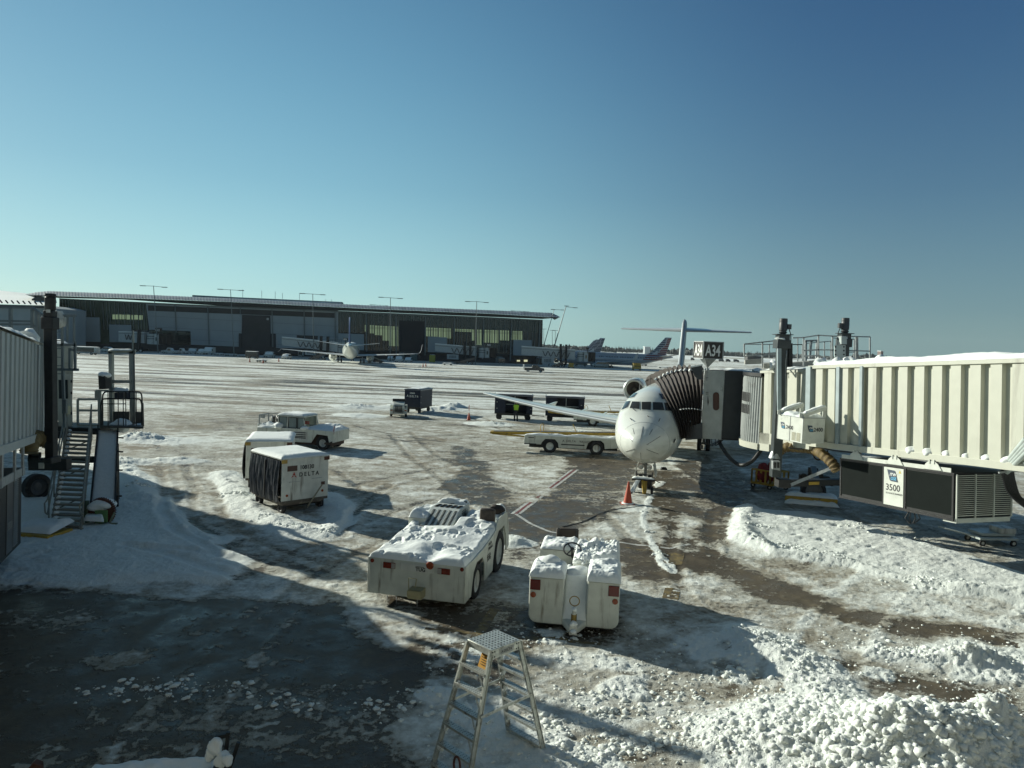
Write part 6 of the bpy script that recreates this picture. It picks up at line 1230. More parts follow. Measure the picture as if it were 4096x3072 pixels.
for a in ((cx0+.1, cx0+.62), (cx0+.72, cx0+1.25), (cx0+1.32, cx1-.1)):
    for z in (1.2, 1.84): m.bar((a[0], .115, z), (a[1], .115, z), .035)
    for x in a: m.bar((x, .115, 1.2), (x, .125, 1.84), .03)
m.box((cx0+1.15, .7, 1.4), (.1, .5, .5)); m.build('window_seal', BLACK, cab_)
m = M(); m.b2((cx1+.05, -.05, 1.5), (cx1+.3, .03, 1.7)); m.build('mirror', RED, PB); m = M(); m.cyl((LB_-.02, .1, 1.0), (LB_+.02, .1, 1.5), .03, 8); m.build('marker_pole', RED, PB)
m = M()
for i, z in enumerate((.98, .86, .74, .66)): m.b2((2.45, -.012, z-.02), (3.25, 0, z+.03))
pg = m.build('louvre', DARK, pbb); M().b2((2.38, -.006, .55), (3.35, .0, 1.05)).build('panel', WHITE2, pbb); text('DELTA', .2, INK, pbb, (1.35, -.006, .86), (1, 0, 0), (0, 0, 1), ext=.004)
m = M(); snowsheet(m, bil((cx1-.1, .0, 1.16), (LB_, .0, 1.14), (LB_, 2.12, 1.14), (cx1-.1, 2.12, 1.16)), 44, 36, .17, .08, 1.6, 3, .1); snowsheet(m, bil((0, 0, 1.12), (cx0, 0, 1.12), (cx0, 2.12, 1.12), (0, 2.12, 1.12)), 26, 30, .14, .12, 1.8, 4, .1); snowsheet(m, bil((cx0, .08, 1.95), (cx1-.12, .08, 1.95), (cx1-.12, 1.73, 1.95), (cx0, 1.73, 1.95)), 26, 20, .1, .03, 1.5, 6, .1); m.blob((cx0+.1, .12, 1.3), .28, 3, 3, .2, .6); m.blob((3.1, .1, 1.25), .25, 5, 2, .2, .5); m.build('snow', SNOW, PB, 70)
# ---- tractor with seats behind it
BT = thing('baggage_tractor', 'open baggage tractor with black seats and a frame behind the pushback cab', 'baggage tractor', (-16.0, 45.6, 0), R(-10))
m = M(); m.b2((0, 0, .35), (2.6, 1.4, .95)); m.b2((0, 0, .9), (.12, 1.4, 1.05)); m.build('body', WHITE2, BT, bevel=.04)
m = M()
for x, y in ((.45, .25), (.45, .85), (.8, .3)): m.box((x+.25, y+.2, 1.02), (.45, .45, .14)); m.box((x+.42, y+.2, 1.28), (.12, .42, .5))
m.build('seat', BLACK, BT, bevel=.06)
m = M(); m.bar((.12, .05, .9), (.12, .05, 1.62), .06); m.bar((.12, 1.2, .9), (.12, 1.2, 1.62), .06); m.bar((.12, .05, 1.62), (1.0, .05, 1.66), .06); m.bar((.12, 1.2, 1.62), (1.0, 1.2, 1.66), .06); m.bar((.12, .05, 1.62), (.12, 1.2, 1.62), .06); m.bar((1.0, .05, 1.66), (1.0, .05, 1.3), .05); m.b2((.2, .02, 1.42), (.5, .05, 1.62)); m.build('frame', STEEL, BT)
for x in (.45, 2.1):
    for y in (.1, 1.3): wheel(BT, (x, y, .3), .3, .2, (0, 1, 0))
m = M(); snowsheet(m, bil((1.3, 0, .95), (2.6, 0, .95), (2.6, 1.4, .95), (1.3, 1.4, .95)), 20, 16, .12, .06, 2); m.tube([(0, .02, 1.0), (1.2, .02, 1.1), (1.3, .02, .95)], .03, 6); m.build('snow', SNOW, BT, 70)
# ---- stepladder
LD = thing('step_ladder', 'aluminium double-sided platform stepladder standing in the snow at bottom centre', 'stepladder', (-.13, 11.16, 0), R(45))
H_ = 1.98; ax_, ay_ = .31, .27; fx_, fy_ = .84, .41
m = M(); m.b2((-ax_, -ay_, H_-.02), (ax_, ay_, H_)); m.b2((-ax_, -ay_-.004, H_-.15), (ax_, -ay_, H_-.003)); m.b2((-ax_, ay_, H_-.15), (ax_, ay_+.004, H_-.003)); m.b2((-ax_-.004, -ay_, H_-.1), (-ax_, ay_, H_-.003)); m.b2((ax_, -ay_, H_-.1), (ax_+.004, ay_, H_-.003)); pf = m.build('platform', ALU, LD, bevel=.006)
m = M()
for i in range(9):
    for j in range(8): m.cyl((-ax_+.05+i*.065, -ay_+.04+j*.066, H_), (-ax_+.05+i*.065, -ay_+.04+j*.066, H_+.004), .013, 8)
m.build('perforation', BLACK, pf)
m = M()
for x in (-ax_+.025, -ax_+.07, ax_-.03, ax_-.075):
    for z in (H_-.04, H_-.12): m.lathe((x, -ay_-.004, z), (0, -1, 0), [(0, .012), (.008, .01), (.01, 0)], 8)
m.build('rivet', DARK, pf)
M().b2((-.14, -ay_-.006, H_-.125), (.17, -ay_-.004, H_-.03)).build('sticker', mat('worn_sticker', (.42, .42, .38), .6, dirt=(.2, .19, .17), damt=.3, dscale=20), pf); tri_logo(pf, (-.11, -ay_-.007, H_-.10), (1, 0, 0), (0, 0, 1), .05, INK); text('DELTA', .06, INK, pf, (-.05, -ay_-.008, H_-.10), (1, 0, 0), (0, 0, 1), ext=.001, sx=1.0)
snw = M()
for sx_ in (-1, 1):
    for sy_ in (-1, 1):
        a = Vector((sx_*ax_*.98, sy_*(ay_-.01), H_-.03)); b = Vector((sx_*fx_, sy_*fy_, 0)); m = M(); d = (b-a).normalized(); n = Vector((0, 1, 0)); s_ = d.cross(n).normalized()
        m.bar(a, b, .085, .008, (0, sy_, 0)) ; m.bar(a+s_*.04, b+s_*.04, .008, .035, (0, sy_, 0)); m.bar(a-s_*.04, b-s_*.04, .008, .035, (0, sy_, 0)); lg = m.build('leg', ALU, LD)
        m = M(); m.box(b+Vector((0, 0, .02)), (.09, .06, .05)); m.build('foot', RUB, lg)
        if sx_ == 1 and sy_ == 1:
            for k in range(5): snw.blob(a.lerp(b, .25+.15*k)+Vector((0, -.03, .03)), .045, k, 2, .3, 1.2)
        if sx_ == -1 and sy_ == 1:
            for k in range(4): snw.blob(a.lerp(b, .33+.16*k)+Vector((.0, -.05, 0)), .05, k, 2, .3, 1.2)
    for k in range(6):
        z = 1.65-k*.3; t = (H_-.03-z)/(H_-.03); xc = sx_*(ax_+(fx_-ax_)*t); yc = ay_-.01+(fy_-ay_)*t
        m = M(); m.b2((xc-.055, -yc, z-.012), (xc+.055, yc, z)); m.b2((xc-.059, -yc, z-.04), (xc-.055, yc, z)); m.b2((xc+.055, -yc, z-.04), (xc+.059, yc, z)); stp = m.build('step', ALU, LD)
        q = M()
        for i in range(12):
            for j in (-.03, 0, .03): y = -yc+.04+i*(2*yc-.08)/11; q.cyl((xc+j, y, z), (xc+j, y, z+.003), .007, 6)
        q.build('perforation', BLACK, stp)
        for sy_ in (-1, 1):
            m = M(); zz = z-.17; t2 = (H_-.03-zz)/(H_-.03); x2 = sx_*(ax_+(fx_-ax_)*t2); y2 = ay_-.01+(fy_-ay_)*t2; m.bar((xc+sx_*.05, sy_*(yc-.11), z-.03), (x2+sx_*.045, sy_*(y2-.01), zz), .022, .006); m.build('brace', ALU, stp)
for sy_ in (-1, 1):
    t = .47; xc = ax_+(fx_-ax_)*t; yc = ay_+(fy_-ay_)*t+.01; m = M(); m.bar((-xc, sy_*yc, H_*(1-t)), (xc, sy_*yc, H_*(1-t)), .02, .045); m.build('spreader', ALU, LD)
m = M(); m.add([(-.12, -.12, H_-.1), (-.12, .1, H_-.1), (-.22, .12, H_-.42), (-.22, -.12, H_-.42)], [(0, 1, 2, 3)]); tg = m.build('warning_tag', mat('tag_amber', (.50, .25, .02), .6, dirt=(.12, .06, .02), damt=.2, dscale=12), LD, 0)
m = M()
for k in range(7): z = .14+.1*k; m.bar((-.135-.1*z*1.0, -.09, H_-.14-.035*k), (-.135-.1*z, .07, H_-.14-.035*k), .004, .008)
m.build('print', INK, tg); snw.build('snow', SNOW, LD, 70)
m = M(); c = Vector((-.95, -.3, .45)); m.tube([c+Vector((0, .07*math.cos(t), .13*math.sin(t))) for t in np.linspace(0, 6.28, 16)], .018, 6, False); m.build('hook', RUST, LD)
# ---- belt loaders
def belt_loader(label, loc, rz, word=True):
    t = thing('belt_loader', label, 'belt loader', loc, rz, 'belt loaders beside the T-tailed airliner')
    s_ = [(0, .52), (.02, 1.02), (.15, 1.12), (6.1, 1.08), (6.1, .52), (5.0, .42), (4.95, .75), (4.75, .92), (4.2, .92), (3.95, .72), (3.85, .36), (2.15, .36), (2.1, .66), (1.9, .88), (1.3, .88), (1.1, .66), (1.05, .52)]
    m = M()
    for y in (0, 1.5): m.prism([(x, y, z) for x, z in s_], (0, .04, 0))
    m.b2((.1, .04, 1.0), (6.0, .35, 1.08)); m.b2((.1, 1.2, 1.0), (6.0, 1.5, 1.08)); m.b2((0, .04, .5), (.04, 1.5, 1.0)); bd = m.build('body', WHITE, t, bevel=.012)
    m = M(); m.b2((.3, .25, .3), (5.8, 1.3, .85)); m.build('chassis', DARK, t); m = M(); m.b2((2.3, -.012, .55), (3.75, 0, .62)); m.b2((0, -.02, .5), (.75, 0, .56)); m.b2((.25, -.008, .9), (.6, 0, .95)); m.build('side_strip', BLACK, bd)
    for x in (1.6, 4.5):
        for y in (.16, 1.4): wheel(t, (x, y, .43), .43, .28, (0, 1, 0), .55, WHITE2)
    m = M(); m.bar((-2.1, .53, 1.04), (6.6, .53, 1.34), .06, .17); m.bar((-2.1, 1.05, 1.04), (6.6, 1.05, 1.34), .06, .17); m.b2((-2.2, .45, 1.0), (-2.0, 1.12, 1.12)); m.bar((-2.0, .53, 1.0), (0, .53, .9), .06, .1); bo = m.build('boom', YEL, t)
    m = M(); m.bar((-2.0, .79, 1.12), (6.6, .79, 1.42), .44, .03); m.build('belt', BLACK, bo)
    m = M(); m.tube([(.95, 1.2, 1.1), (.95, 1.2, 1.6), (1.0, 1.2, 1.68), (1.1, 1.2, 1.68), (1.15, 1.2, 1.6), (1.15, 1.2, 1.1)], .025, 7); m.tube([(3.3, 1.2, 1.1), (3.0, 1.25, 1.75)], .025, 7); m.build('handrail', YEL, t)
    m = M(); snowsheet(m, bil((.02, -.02, 1.06), (6.1, -.02, 1.06), (6.1, .42, 1.06), (.02, .42, 1.06)), 90, 14, .12, .06, 1.6, int(loc[1]), .12); m.build('snow', SNOW, t, 70)
    m = M(); m.lathe((5.95, 0, .95), (0, -1, 0), [(0, .05), (.02, 0)], 12); m.lathe((5.95, 0, .78), (0, -1, 0), [(0, .07), (.02, 0)], 12); m.build('marker_lamp', AMBER, bd)
    if word: tri_logo(bd, (2.35, -.006, .74), (1, 0, 0), (0, 0, 1), .16, INK); text('DELTA', .2, INK, bd, (2.6, -.008, .75), (1, 0, 0), (0, 0, 1), ext=.004); tug_word(bd, (3.42, -.008, .76), (1, 0, 0), (0, 0, 1), .12); 
    return t, bd
t, bd = belt_loader('white belt loader lettered 52233S with a yellow boom, in front of the airliner wing', (.9, 44.95, 0), R(-4.0)); text('52233S', .17, INK, bd, (3.75-.05, -.01, .74), (1, 0, 0), (0, 0, 1), ext=.004, sx=.8)
belt_loader('second white belt loader, farther back and partly under the airliner wing', (5.35, 61.2, 0), R(-3))
# ---- closed and open dark carts
def dark_cart(label, loc, rz, w, L_, open_=True, lh=2.25, group='dark baggage carts out on the apron', nm='baggage_cart'):
    t = thing(nm, label, 'baggage cart', loc, rz, group); z0 = .62
    m = M(); m.b2((0, 0, z0-.1), (L_, w, z0)); m.b2((.2, .2, z0-.22), (L_-.2, w-.2, z0-.1)); m.build('deck', DARK, t)
    m = M(); m.b2((0, 0, z0), (.04, w, lh-.1)); m.b2((L_-.04, 0, z0), (L_, w, lh-.1)); m.b2((0, w-.04, z0), (L_, w, lh-.1))
    if open_: m.b2((0, 0, z0), (.95, .03, lh-.1)); m.b2((L_-.5, 0, z0), (L_, .03, lh-.1))
    else: m.b2((0, 0, z0), (L_, .03, lh-.1))
    m.build('panel', NAVY, t, bevel=.01)
    m = M(); m.prism([(-.04, y, z) for y, z in ((-.04, lh-.12), (w+.04, lh-.12), (w+.04, lh-.02), (w*.8, lh+.05), (w*.2, lh+.05), (-.04, lh-.02))], (L_+.08, 0, 0)); m.build('roof', mat('cart_roof', (.06, .075, .10), .3, coat=.4), t, bevel=.01)
    m = M(); snowsheet(m, bil((0, .1, lh+.04), (L_, .1, lh+.04), (L_, w-.1, lh+.04), (0, w-.1, lh+.04)), 16, 10, .05, .03, 3, 2); m.build('snow', SNOW, t, 70)
    if open_:
        m = M(); m.b2((1.0, .3, 1.35), (L_-.5, .34, 1.4)); m.b2((L_*.52, .0, z0), (L_*.52+.04, .04, lh-.1)); m.build('shelf_rail', mat('pale_plate', (.40, .45, .43)), t)
    m = M()
    for x, z in ((.15, 1.55), (L_-.3, 1.55), (.15, 1.0), (L_-.2, 1.0)): m.b2((x, -.02, z), (x+.1, 0, z+.04))
    m.build('latch', WHITE2, t)
    for x in (.4, L_-.4):
        for y in (.2, w-.2): wheel(t, (x, y, .26), .26, .16, (0, 1, 0), .5, DARK)
    m = M(); m.bar((L_, w/2, .42), (L_+1.1, w/2, .38), .06); m.build('tow_bar', DARK, t)
    return t
dark_cart('open dark baggage cart under the wing tip with the worker in front of it', (-1.45, 63.9, 0), R(1), 1.6, 3.35)
dark_cart('open dark baggage cart half hidden by the wing, right of the worker', (3.05, 63.9, 0), R(-3), 1.6, 3.4)
bc = dark_cart('closed navy baggage cart lettered 182600 hitched behind the small tractor', (-9.75, 67.2, 0), R(75), 1.55, 3.0, False)
# front of that cart faces the camera: lettering on its short end (local x=0 plane)
text('D E L T A', .26, INKW, bc, (-.006, 1.05, 1.5), (0, -1, 0), (0, 0, 1), bold=.02, sx=.8); tri_logo(bc, (-.006, 1.36, 1.5), (0, -1, 0), (0, 0, 1), .24, INKW); text('182600', .19, INKW, bc, (-.006, 1.05, 1.82), (0, -1, 0), (0, 0, 1), bold=.01, sx=.9)
bc.rotation_euler[2] = R(75); bc.location = (-8.35, 66.2, 0)
TT = thing('baggage_tractor', 'small white baggage tractor facing the viewer, grille forward, towing the navy cart', 'baggage tractor', (-10.45, 62.3, 0), R(8))
m = M(); pr2 = [(0, .35), (0, .95), (.1, 1.12), (.9, 1.3), (1.1, 1.32), (1.15, .8), (2.0, .75), (2.1, 1.0), (2.6, 1.0), (2.6, .35)]
m.prism([(.25, y, z) for y, z in pr2], (1.0, 0, 0)); m.b2((0, .0, .3), (1.5, .25, .8)); m.b2((0, .25, .35), (.25, .7, .75)); m.b2((1.25, .25, .35), (1.5, .7, .75)); m.b2((0, 1.6, .4), (1.5, 2.6, .95)); bb = m.build('body', WHITE, TT, bevel=.03)
m = M()
for i in range(6): m.b2((.45+i*.105, -.015, .5), (.5+i*.105, .0, 1.05))
for k in range(4): m.b2((.43, -.018, .55+k*.13), (1.07, -.003, .57+k*.13))
m.build('grille', DARK, bb)
for x in (.06, 1.26): M().b2((x, -.02, .58), (x+.18, 0, .68)).build('headlight', AMBER, bb)
m = M(); m.b2((.5, 1.55, .8), (1.3, 1.75, 1.35)); m.box((.9, 1.4, .85), (.9, .5, .12)); m.build('seat', BLACK, TT, bevel=.04); m = M(); m.b2((.2, 1.1, 1.28), (1.3, 1.16, 1.55)); m.tube([(.5, 1.2, 1.3), (.6, 1.3, 1.45), (.9, 1.3, 1.45), (1.0, 1.2, 1.3)], .02, 6); m.build('windscreen', DARK, TT)
for x in (.12, 1.38):
    for y, r in ((.45, .28), (2.1, .38)): wheel(TT, (x, y, r), r, .2, (1, 0, 0), .5)
text('DELTA', .16, INK, bb, (.4, .08, 1.14), (1, 0, 0), (0, 1, .3), ext=.004)
# ---- cones
def cone(label, loc, h=.75, thin=False, group=None, snow=False):
    t = thing('traffic_cone', label, 'traffic cone', loc, 0, group); m = M(); 
    pr = [(.03, .19*h/.75), (.06, .15*h/.75), (h, .03)] if not thin else [(.03, .2), (.06, .16), (h*.45, .06), (h*.5, .03), (h, .025)]
    m.lathe((0, 0, 0), (0, 0, 1), pr, 20, True); m.build('cone_body', ORANGE, t); m = M(); m.b2((-.24*h/.8 if not thin else -.24, -.24*h/.8 if not thin else -.24, 0), (.24*h/.8 if not thin else .24, .24*h/.8 if not thin else .24, .035)); m.build('base', ORANGE if not thin else BLACK, t, bevel=.01)
    if thin: M().lathe((0, 0, h*.5), (0, 0, 1), [(0, .032), (h*.12, .03)], 12).build('collar', INKW, t)
    if snow: s_ = M(); s_.lathe((0, 0, .035), (0, 0, 1), [(0, .27), (.04, .25), (.05, .15)], 16); s_.build('snow', SNOW, t, 70)
    return t
cone('bright orange traffic cone on snow-dusted base in front of the airliner nose', (5.15, 30.76, 0), .98, False, None, True)
cone('tall slim orange cone with a pole out on the open apron', (-3.61, 62.26, 0), 1.35, True)
# ---- hose/rope on the snow by the nose
h_ = thing('ground_cable', 'thin dark cable lying on the wet apron in front of the nose cone', 'cable', G(2400, 2080))
Pk = [G(*p) for p in ((2250, 2110), (2330, 2090), (2420, 2050), (2500, 2035), (2600, 2030), (2700, 2048))]; o_ = Vector(G(2400, 2080))
M().tube(crv([p-o_+Vector((0, 0, hgt(p.x, p.y)[0]+.015)) for p in Pk], 40), .014, 6).build('cord', BLACK, h_)
# ---- snow loaded flatbed at the bottom left
FD = thing('flatbed_dolly', 'flatbed dolly heaped with snow at the bottom left edge, dark stakes at its end', 'dolly', (-5.45, 9.05, 0), R(10))
m = M(); m.b2((0, -1.6, .62), (1.75, .35, .74)); m.b2((.1, -1.5, .5), (1.65, .25, .62)); m.build('deck', DARK, FD, bevel=.01)
for x in (.2, 1.55): wheel(FD, (x, .0, .25), .25, .16, (1, 0, 0)); wheel(FD, (x, -1.3, .25), .25, .16, (1, 0, 0))
m = M(); snowsheet(m, bil((-.02, -1.6, .73), (1.7, -1.6, .73), (1.66, .35, .73), (.1, .35, .73)), 60, 60, .12, .08, 1.6, 5, .08)
for k, (x, y, z, r) in enumerate(((1.72, .05, 1.1, .1), (1.82, .0, .95, .09), (1.66, .1, .98, .08), (1.9, -.1, 1.0, .07), (-.75, .0, .8, .12), (-.9, -.2, .7, .14))): m.blob((x, y, z), r, k, 3, .2, 1.1)
m.build('snow', SNOW, FD, 70)
m = M(); m.bar((1.72, .1, .6), (1.76, .12, 1.22), .05); m.bar((1.8, .12, .6), (1.86, .14, 1.25), .05); m.bar((1.84, .1, .6), (2.0, .1, 1.12), .05); m.bar((1.6, .1, .62), (1.9, .1, .66), .08); m.bar((1.7, .12, 1.2), (1.88, .13, 1.22), .05); m.build('stake', DARK, FD)
m = M(); m.prism([(-.62, .05, .55), (-.4, .05, .55), (-.42, .05, .98), (-.5, .05, 1.02), (-.56, .05, .95)], (0, .1, 0)); m.build('side_flap', RUST, FD)
# ---- ramp worker
def body(parent, J, E_, Rr, m, name='body', sub=2):
    me = bpy.data.meshes.new(name); me.from_pydata(J, E_, []); o = bpy.data.objects.new(name, me); COL.objects.link(o); o.parent = parent
    o.modifiers.new('skin', 'SKIN'); 
    for i, r in enumerate(Rr): me.skin_vertices[0].data[i].radius = (r, r)
    me.skin_vertices[0].data[0].use_root = True
    s = o.modifiers.new('sub', 'SUBSURF'); s.levels = sub; s.render_levels = sub; me.materials.append(m); return o
try:
    pw = thing('person', 'ramp worker in dark clothes and a yellow-green vest reaching into the open cart', 'person', (.45, 63.2, 0), R(10))
    J = [(0, 0, .95), (0, -.01, 1.15), (0, 0, 1.42), (0, 0, 1.5), (-.1, 0, .9), (-.11, .03, .5), (-.11, .06, .08), (-.11, -.07, .04), (.1, 0, .9), (.11, -.02, .5), (.12, -.02, .08), (.12, -.15, .04), (-.2, 0, 1.42), (-.24, .22, 1.25), (-.2, .45, 1.3), (.2, 0, 1.42), (.26, .18, 1.2), (.2, .42, 1.22), (-.2, .54, 1.31), (.2, .5, 1.23)]
    E_ = [(0, 1), (1, 2), (2, 3), (0, 4), (4, 5), (5, 6), (6, 7), (0, 8), (8, 9), (9, 10), (10, 11), (2, 12), (12, 13), (13, 14), (2, 15), (15, 16), (16, 17), (14, 18), (17, 19)]
    Rr = [.16, .15, .17, .07, .11, .085, .065, .06, .11, .085, .065, .06, .08, .06, .045, .08, .06, .045, .035, .035]
    import itertools
    me = bpy.data.meshes.new('body'); me.from_pydata(J, E_, []); bo_ = bpy.data.objects.new('body', me); COL.objects.link(bo_); bo_.parent = pw
    bo_.modifiers.new('skin', 'SKIN')
    if not me.skin_vertices:
        bm = bmesh.new(); bm.from_mesh(me); bm.verts.layers.skin.verify(); bm.to_mesh(me); bm.free()
    for i, r in enumerate(Rr): me.skin_vertices[0].data[i].radius = (r, r)
    me.skin_vertices[0].data[0].use_root = True
    s = bo_.modifiers.new('sub', 'SUBSURF'); s.levels = 2; s.render_levels = 2; me.materials.append(CLOTHD)
    m = M(); m.blob((0, -.01, 1.64), .105, 1, 3, .02, 1.2); m.build('head', SKIN, pw, 80)
    m = M(); m.lathe((0, -.01, 1.66), (0, 0, 1), [(-.03, .118), (.04, .12), (.1, .08), (.115, 0)], 18); m.build('cap', ORANGE, pw)
    m = M(); m.loft([[(a*math.cos(t), b*math.sin(t), z) for t in np.linspace(0, 6.28, 18)[:-1]] for z, a, b in ((.98, .2, .17), (1.15, .2, .17), (1.35, .25, .19), (1.46, .2, .15))], False); m.build('vest', HIVIS, pw)
except Exception as ex: print('person', ex)
# ---------------------------------------------------------------- the concourse across the apron
TA = W(2170, 1455, 265); TB_ = W(240, 1395, 235); TA.z = 0; TB_.z = 0
tdir = (TA-TB_).normalized(); TN = Vector((tdir.y, -tdir.x, 0)); TC = Vector((-60, 255, 0))
TERM = thing('terminal_building', 'long dark glass and grey panel concourse with a curved ribbed roof across the apron', 'terminal building', TC)
def FP(x, y, off=0.): return PL(x, y, TA+TN*off, TN)-TC
def gz(x, off=0.): p = FP(x, 1400, off); p.z = -.1; return p
def lin(pts, x): return float(np.interp(x, [p[0] for p in pts], [p[1] for p in pts]))
def lean(x): return lin([(0, .075), (400, .061), (930, .03), (1584, .006), (1750, -.018), (2170, -.045)], x)
EAV = [(237, 1195), (497, 1201), (699, 1215), (950, 1230), (1450, 1249), (1950, 1270), (2171, 1279)]
RBt = [(102, 1179), (226, 1184), (500, 1192), (950, 1209), (1450, 1234), (1950, 1254), (2171, 1267), (2240, 1270)]
RTt = [(102, 1178), (140, 1170), (192, 1165), (500, 1176), (950, 1196), (1450, 1221), (1950, 1241), (2205, 1252), (2228, 1262), (2240, 1269)]
def fq(m, pts, off=0., th=.3): m.prism([FP(x, y, off) for x, y in pts], -TN*th); return m
core = M(); c0_ = [gz(237, -.8), gz(2171, -.8)]; top0 = [FP(237, lin(EAV, 237), -.8), FP(2171, lin(EAV, 2171), -.8)]
core.prism([c0_[0], c0_[1], top0[1], top0[0]], -TN*45); core.build('core', TERMD, TERM, 0)
w = M(); fq(w, [(583, 1211), (1353, 1241), (1353, 1397), (1104, 1392), (1103, 1335), (1083, 1335), (1081, 1263), (968, 1259), (966, 1335), (955, 1335), (955, 1387), (764, 1379), (762, 1325), (597, 1319)], 0, .5); w.build('wall', TERMW, TERM, 0)
for q in ([(290, 1268), (397, 1270), (399, 1368), (292, 1366)], [(436, 1298), (524, 1300), (526, 1370), (438, 1368)], [(1353, 1333), (1456, 1337), (1456, 1401), (1353, 1397)], [(1712, 1346), (1788, 1350), (1788, 1411), (1711, 1408)], [(2054, 1359), (2127, 1361), (2126, 1424), (2052, 1421)]): w = M(); fq(w, q, .6, 1.4); w.build('wall_panel', TERMW, TERM, 0)
w = M(); fq(w, [(592, 1221), (961, 1236), (1339, 1252), (1339, 1272), (961, 1257), (592, 1243)], .02, .1); w.build('dark_band', TERMD, TERM, 0)
w = M()
for yb in ((500, 540), (690, 730), (880, 900)): 
    a = 1150+yb[0]/4.424; w.prism([FP(590, a, .03), FP(1350, a+42, .03), FP(1350, a+42.6, .03), FP(590, a+.6, .03)], -TN*.05)
w.build('panel_joint', TERMD, TERM, 0)
def mul(x, y0, y1, wd_, off, mt, nm): L_ = lean(x); m = M(); m.bar(FP(x, y0, off), FP(x+L_*(y1-y0), y1, off), wd_, wd_, TN); return m.build(nm, mt, TERM, 0)
PALE = mat('pale_mullion', (.20, .22, .21), .6); COLM = mat('facade_column', (.16, .18, .175), .6)
for x, y1 in ((700, 1330), (831, 1378), (961, 1258), (1088, 1388), (1216, 1395), (1340, 1398)): mul(x, lin(EAV, x)+2, y1, .3, .2, COLM, 'column')
# glazing
def glass(pts, mt, nm='glazing', off=-.2): m = M(); fq(m, pts, off, .2); return m.build(nm, mt, TERM, 0)
glass([(237, 1199), (396, 1203), (400, 1268), (250, 1264)], TGLASS2); glass([(398, 1203), (583, 1209), (592, 1320), (527, 1319), (525, 1298), (437, 1296), (438, 1390), (402, 1388)], TGLASS2)
glass([(1353, 1247), (1456, 1251), (1456, 1333), (1353, 1330)], TGLASS); glass([(1457, 1251), (2171, 1281), (2167, 1418), (1457, 1401)], TGLASS); glass([(597, 1322), (762, 1327), (764, 1377), (600, 1372)], TGLASS); glass([(1187, 1341), (1271, 1344), (1271, 1359), (1187, 1356)], TERMD, 'window', .1)
dd = M(); fq(dd, [(968, 1260), (1081, 1264), (1083, 1392), (968, 1388)], .1, .3); dd = dd.build('cargo_door', TERMD, TERM, 0); text('M', 1.6, INKW, dd, FP(1071, 1281, .16), tdir, (0, 0, 1)) if 0 else None
m = M(); fq(m, [(1067, 1272), (1075, 1272), (1075, 1280), (1067, 1280)], .2, .05); sgn_ = m.build('sign', INKW, dd, 0); text('14', 1.0, INK, sgn_, FP(1068, 1279, .26), tdir, (0, 0, 1), bold=.02)
for q in ([(955, 1333), (967, 1334), (967, 1388), (955, 1387)], [(1084, 1337), (1103, 1338), (1103, 1392), (1084, 1391)]): m = M(); fq(m, q, .3, .4); m.build('door_leaf', TERMD, TERM, 0)
m = M(); fq(m, [(1597, 1281), (1699, 1285), (1699, 1412), (1597, 1408)], .15, .3); m.build('dark_bay', mat('black_bay', (.006, .007, .011), .6), TERM, 0)
for a, b, t, u_ in ((450, 471, 1258, 1277), (474, 486, 1258, 1277), (489, 502, 1259, 1277), (506, 522, 1259, 1278), (526, 533, 1260, 1278), (537, 553, 1260, 1278), (557, 570, 1261, 1279)): m = M(); fq(m, [(a, t), (b, t), (b, u_), (a, u_)], -.1, .1); m.build('glowing_window', TGLOW, TERM, 0)
for a, b, t, u_ in ((1458, 1463, 1300, 1326), (1477, 1495, 1300, 1333), (1497, 1530, 1302, 1340), (1531, 1556, 1304, 1362), (1557, 1593, 1305, 1384), (1704, 1750, 1310, 1345), (1752, 1806, 1312, 1352), (1820, 1890, 1315, 1326), (1888, 1899, 1318, 1362), (1903, 1927, 1318, 1380), (1933, 1993, 1319, 1370), (1999, 2036, 1321, 1361), (2046, 2090, 1323, 1360)):  # see-through panes: daylight from behind put in as a glow
    m = M(); s_ = (b-a)*.04; fq(m, [(a, t), (b, t+s_), (b, u_+s_), (a, u_)], -.1, .1); m.build('glowing_window', TGLOW, TERM, 0)
m = M()
for x in np.arange(1458, 2092, 10.2):
    if 1597 < x < 1700: continue
    m.bar(FP(x, lin([(1458, 1298), (2090, 1322)], x), .0), FP(x, lin([(1458, 1390), (2090, 1372)], x), .0), .22, .22, TN)
for dy in (7, 12): m.prism([FP(1458, 1300+dy, .0), FP(2090, 1324+dy, .0), FP(2090, 1325+dy, .0), FP(1458, 1301+dy, .0)], TN*.1)
m.build('inner_frame', BLACK, TERM, 0)
xs = [1486, 1495, 1515, 1535, 1554, 1565, 1595, 1615, 1625, 1645, 1654, 1674, 1683, 1693, 1713, 1722, 1732, 1752, 1771, 1791, 1800, 1830, 1839, 1848, 1868, 1887, 1915, 1953, 1963, 1982, 2000, 2019, 2029, 2056, 2067, 2076, 2095, 2113, 2132, 2142, 1362, 1372, 1392, 1412, 1422, 1443, 250, 262, 272, 295, 318, 342, 362, 374, 410, 425, 437, 458, 473, 495, 518, 530, 550, 562, 574]
for i, x in enumerate(xs): t_ = lin(EAV, x)+4; b_ = (lin([(1457, 1401), (2171, 1416)], x) if x > 1456 else (1332 if x > 1300 else (1266 if x < 396 else 1318))); b_ = 1284 if 1597 < x < 1699 else b_; mul(x, t_, b_, .14, .12, PALE, 'mullion')
for x in (1465, 1584, 1702, 1818, 1935, 2047, 2160): mul(x, lin(EAV, x)+2, lin([(1457, 1406), (2171, 1452)], x), .42, .3, COLM, 'column')
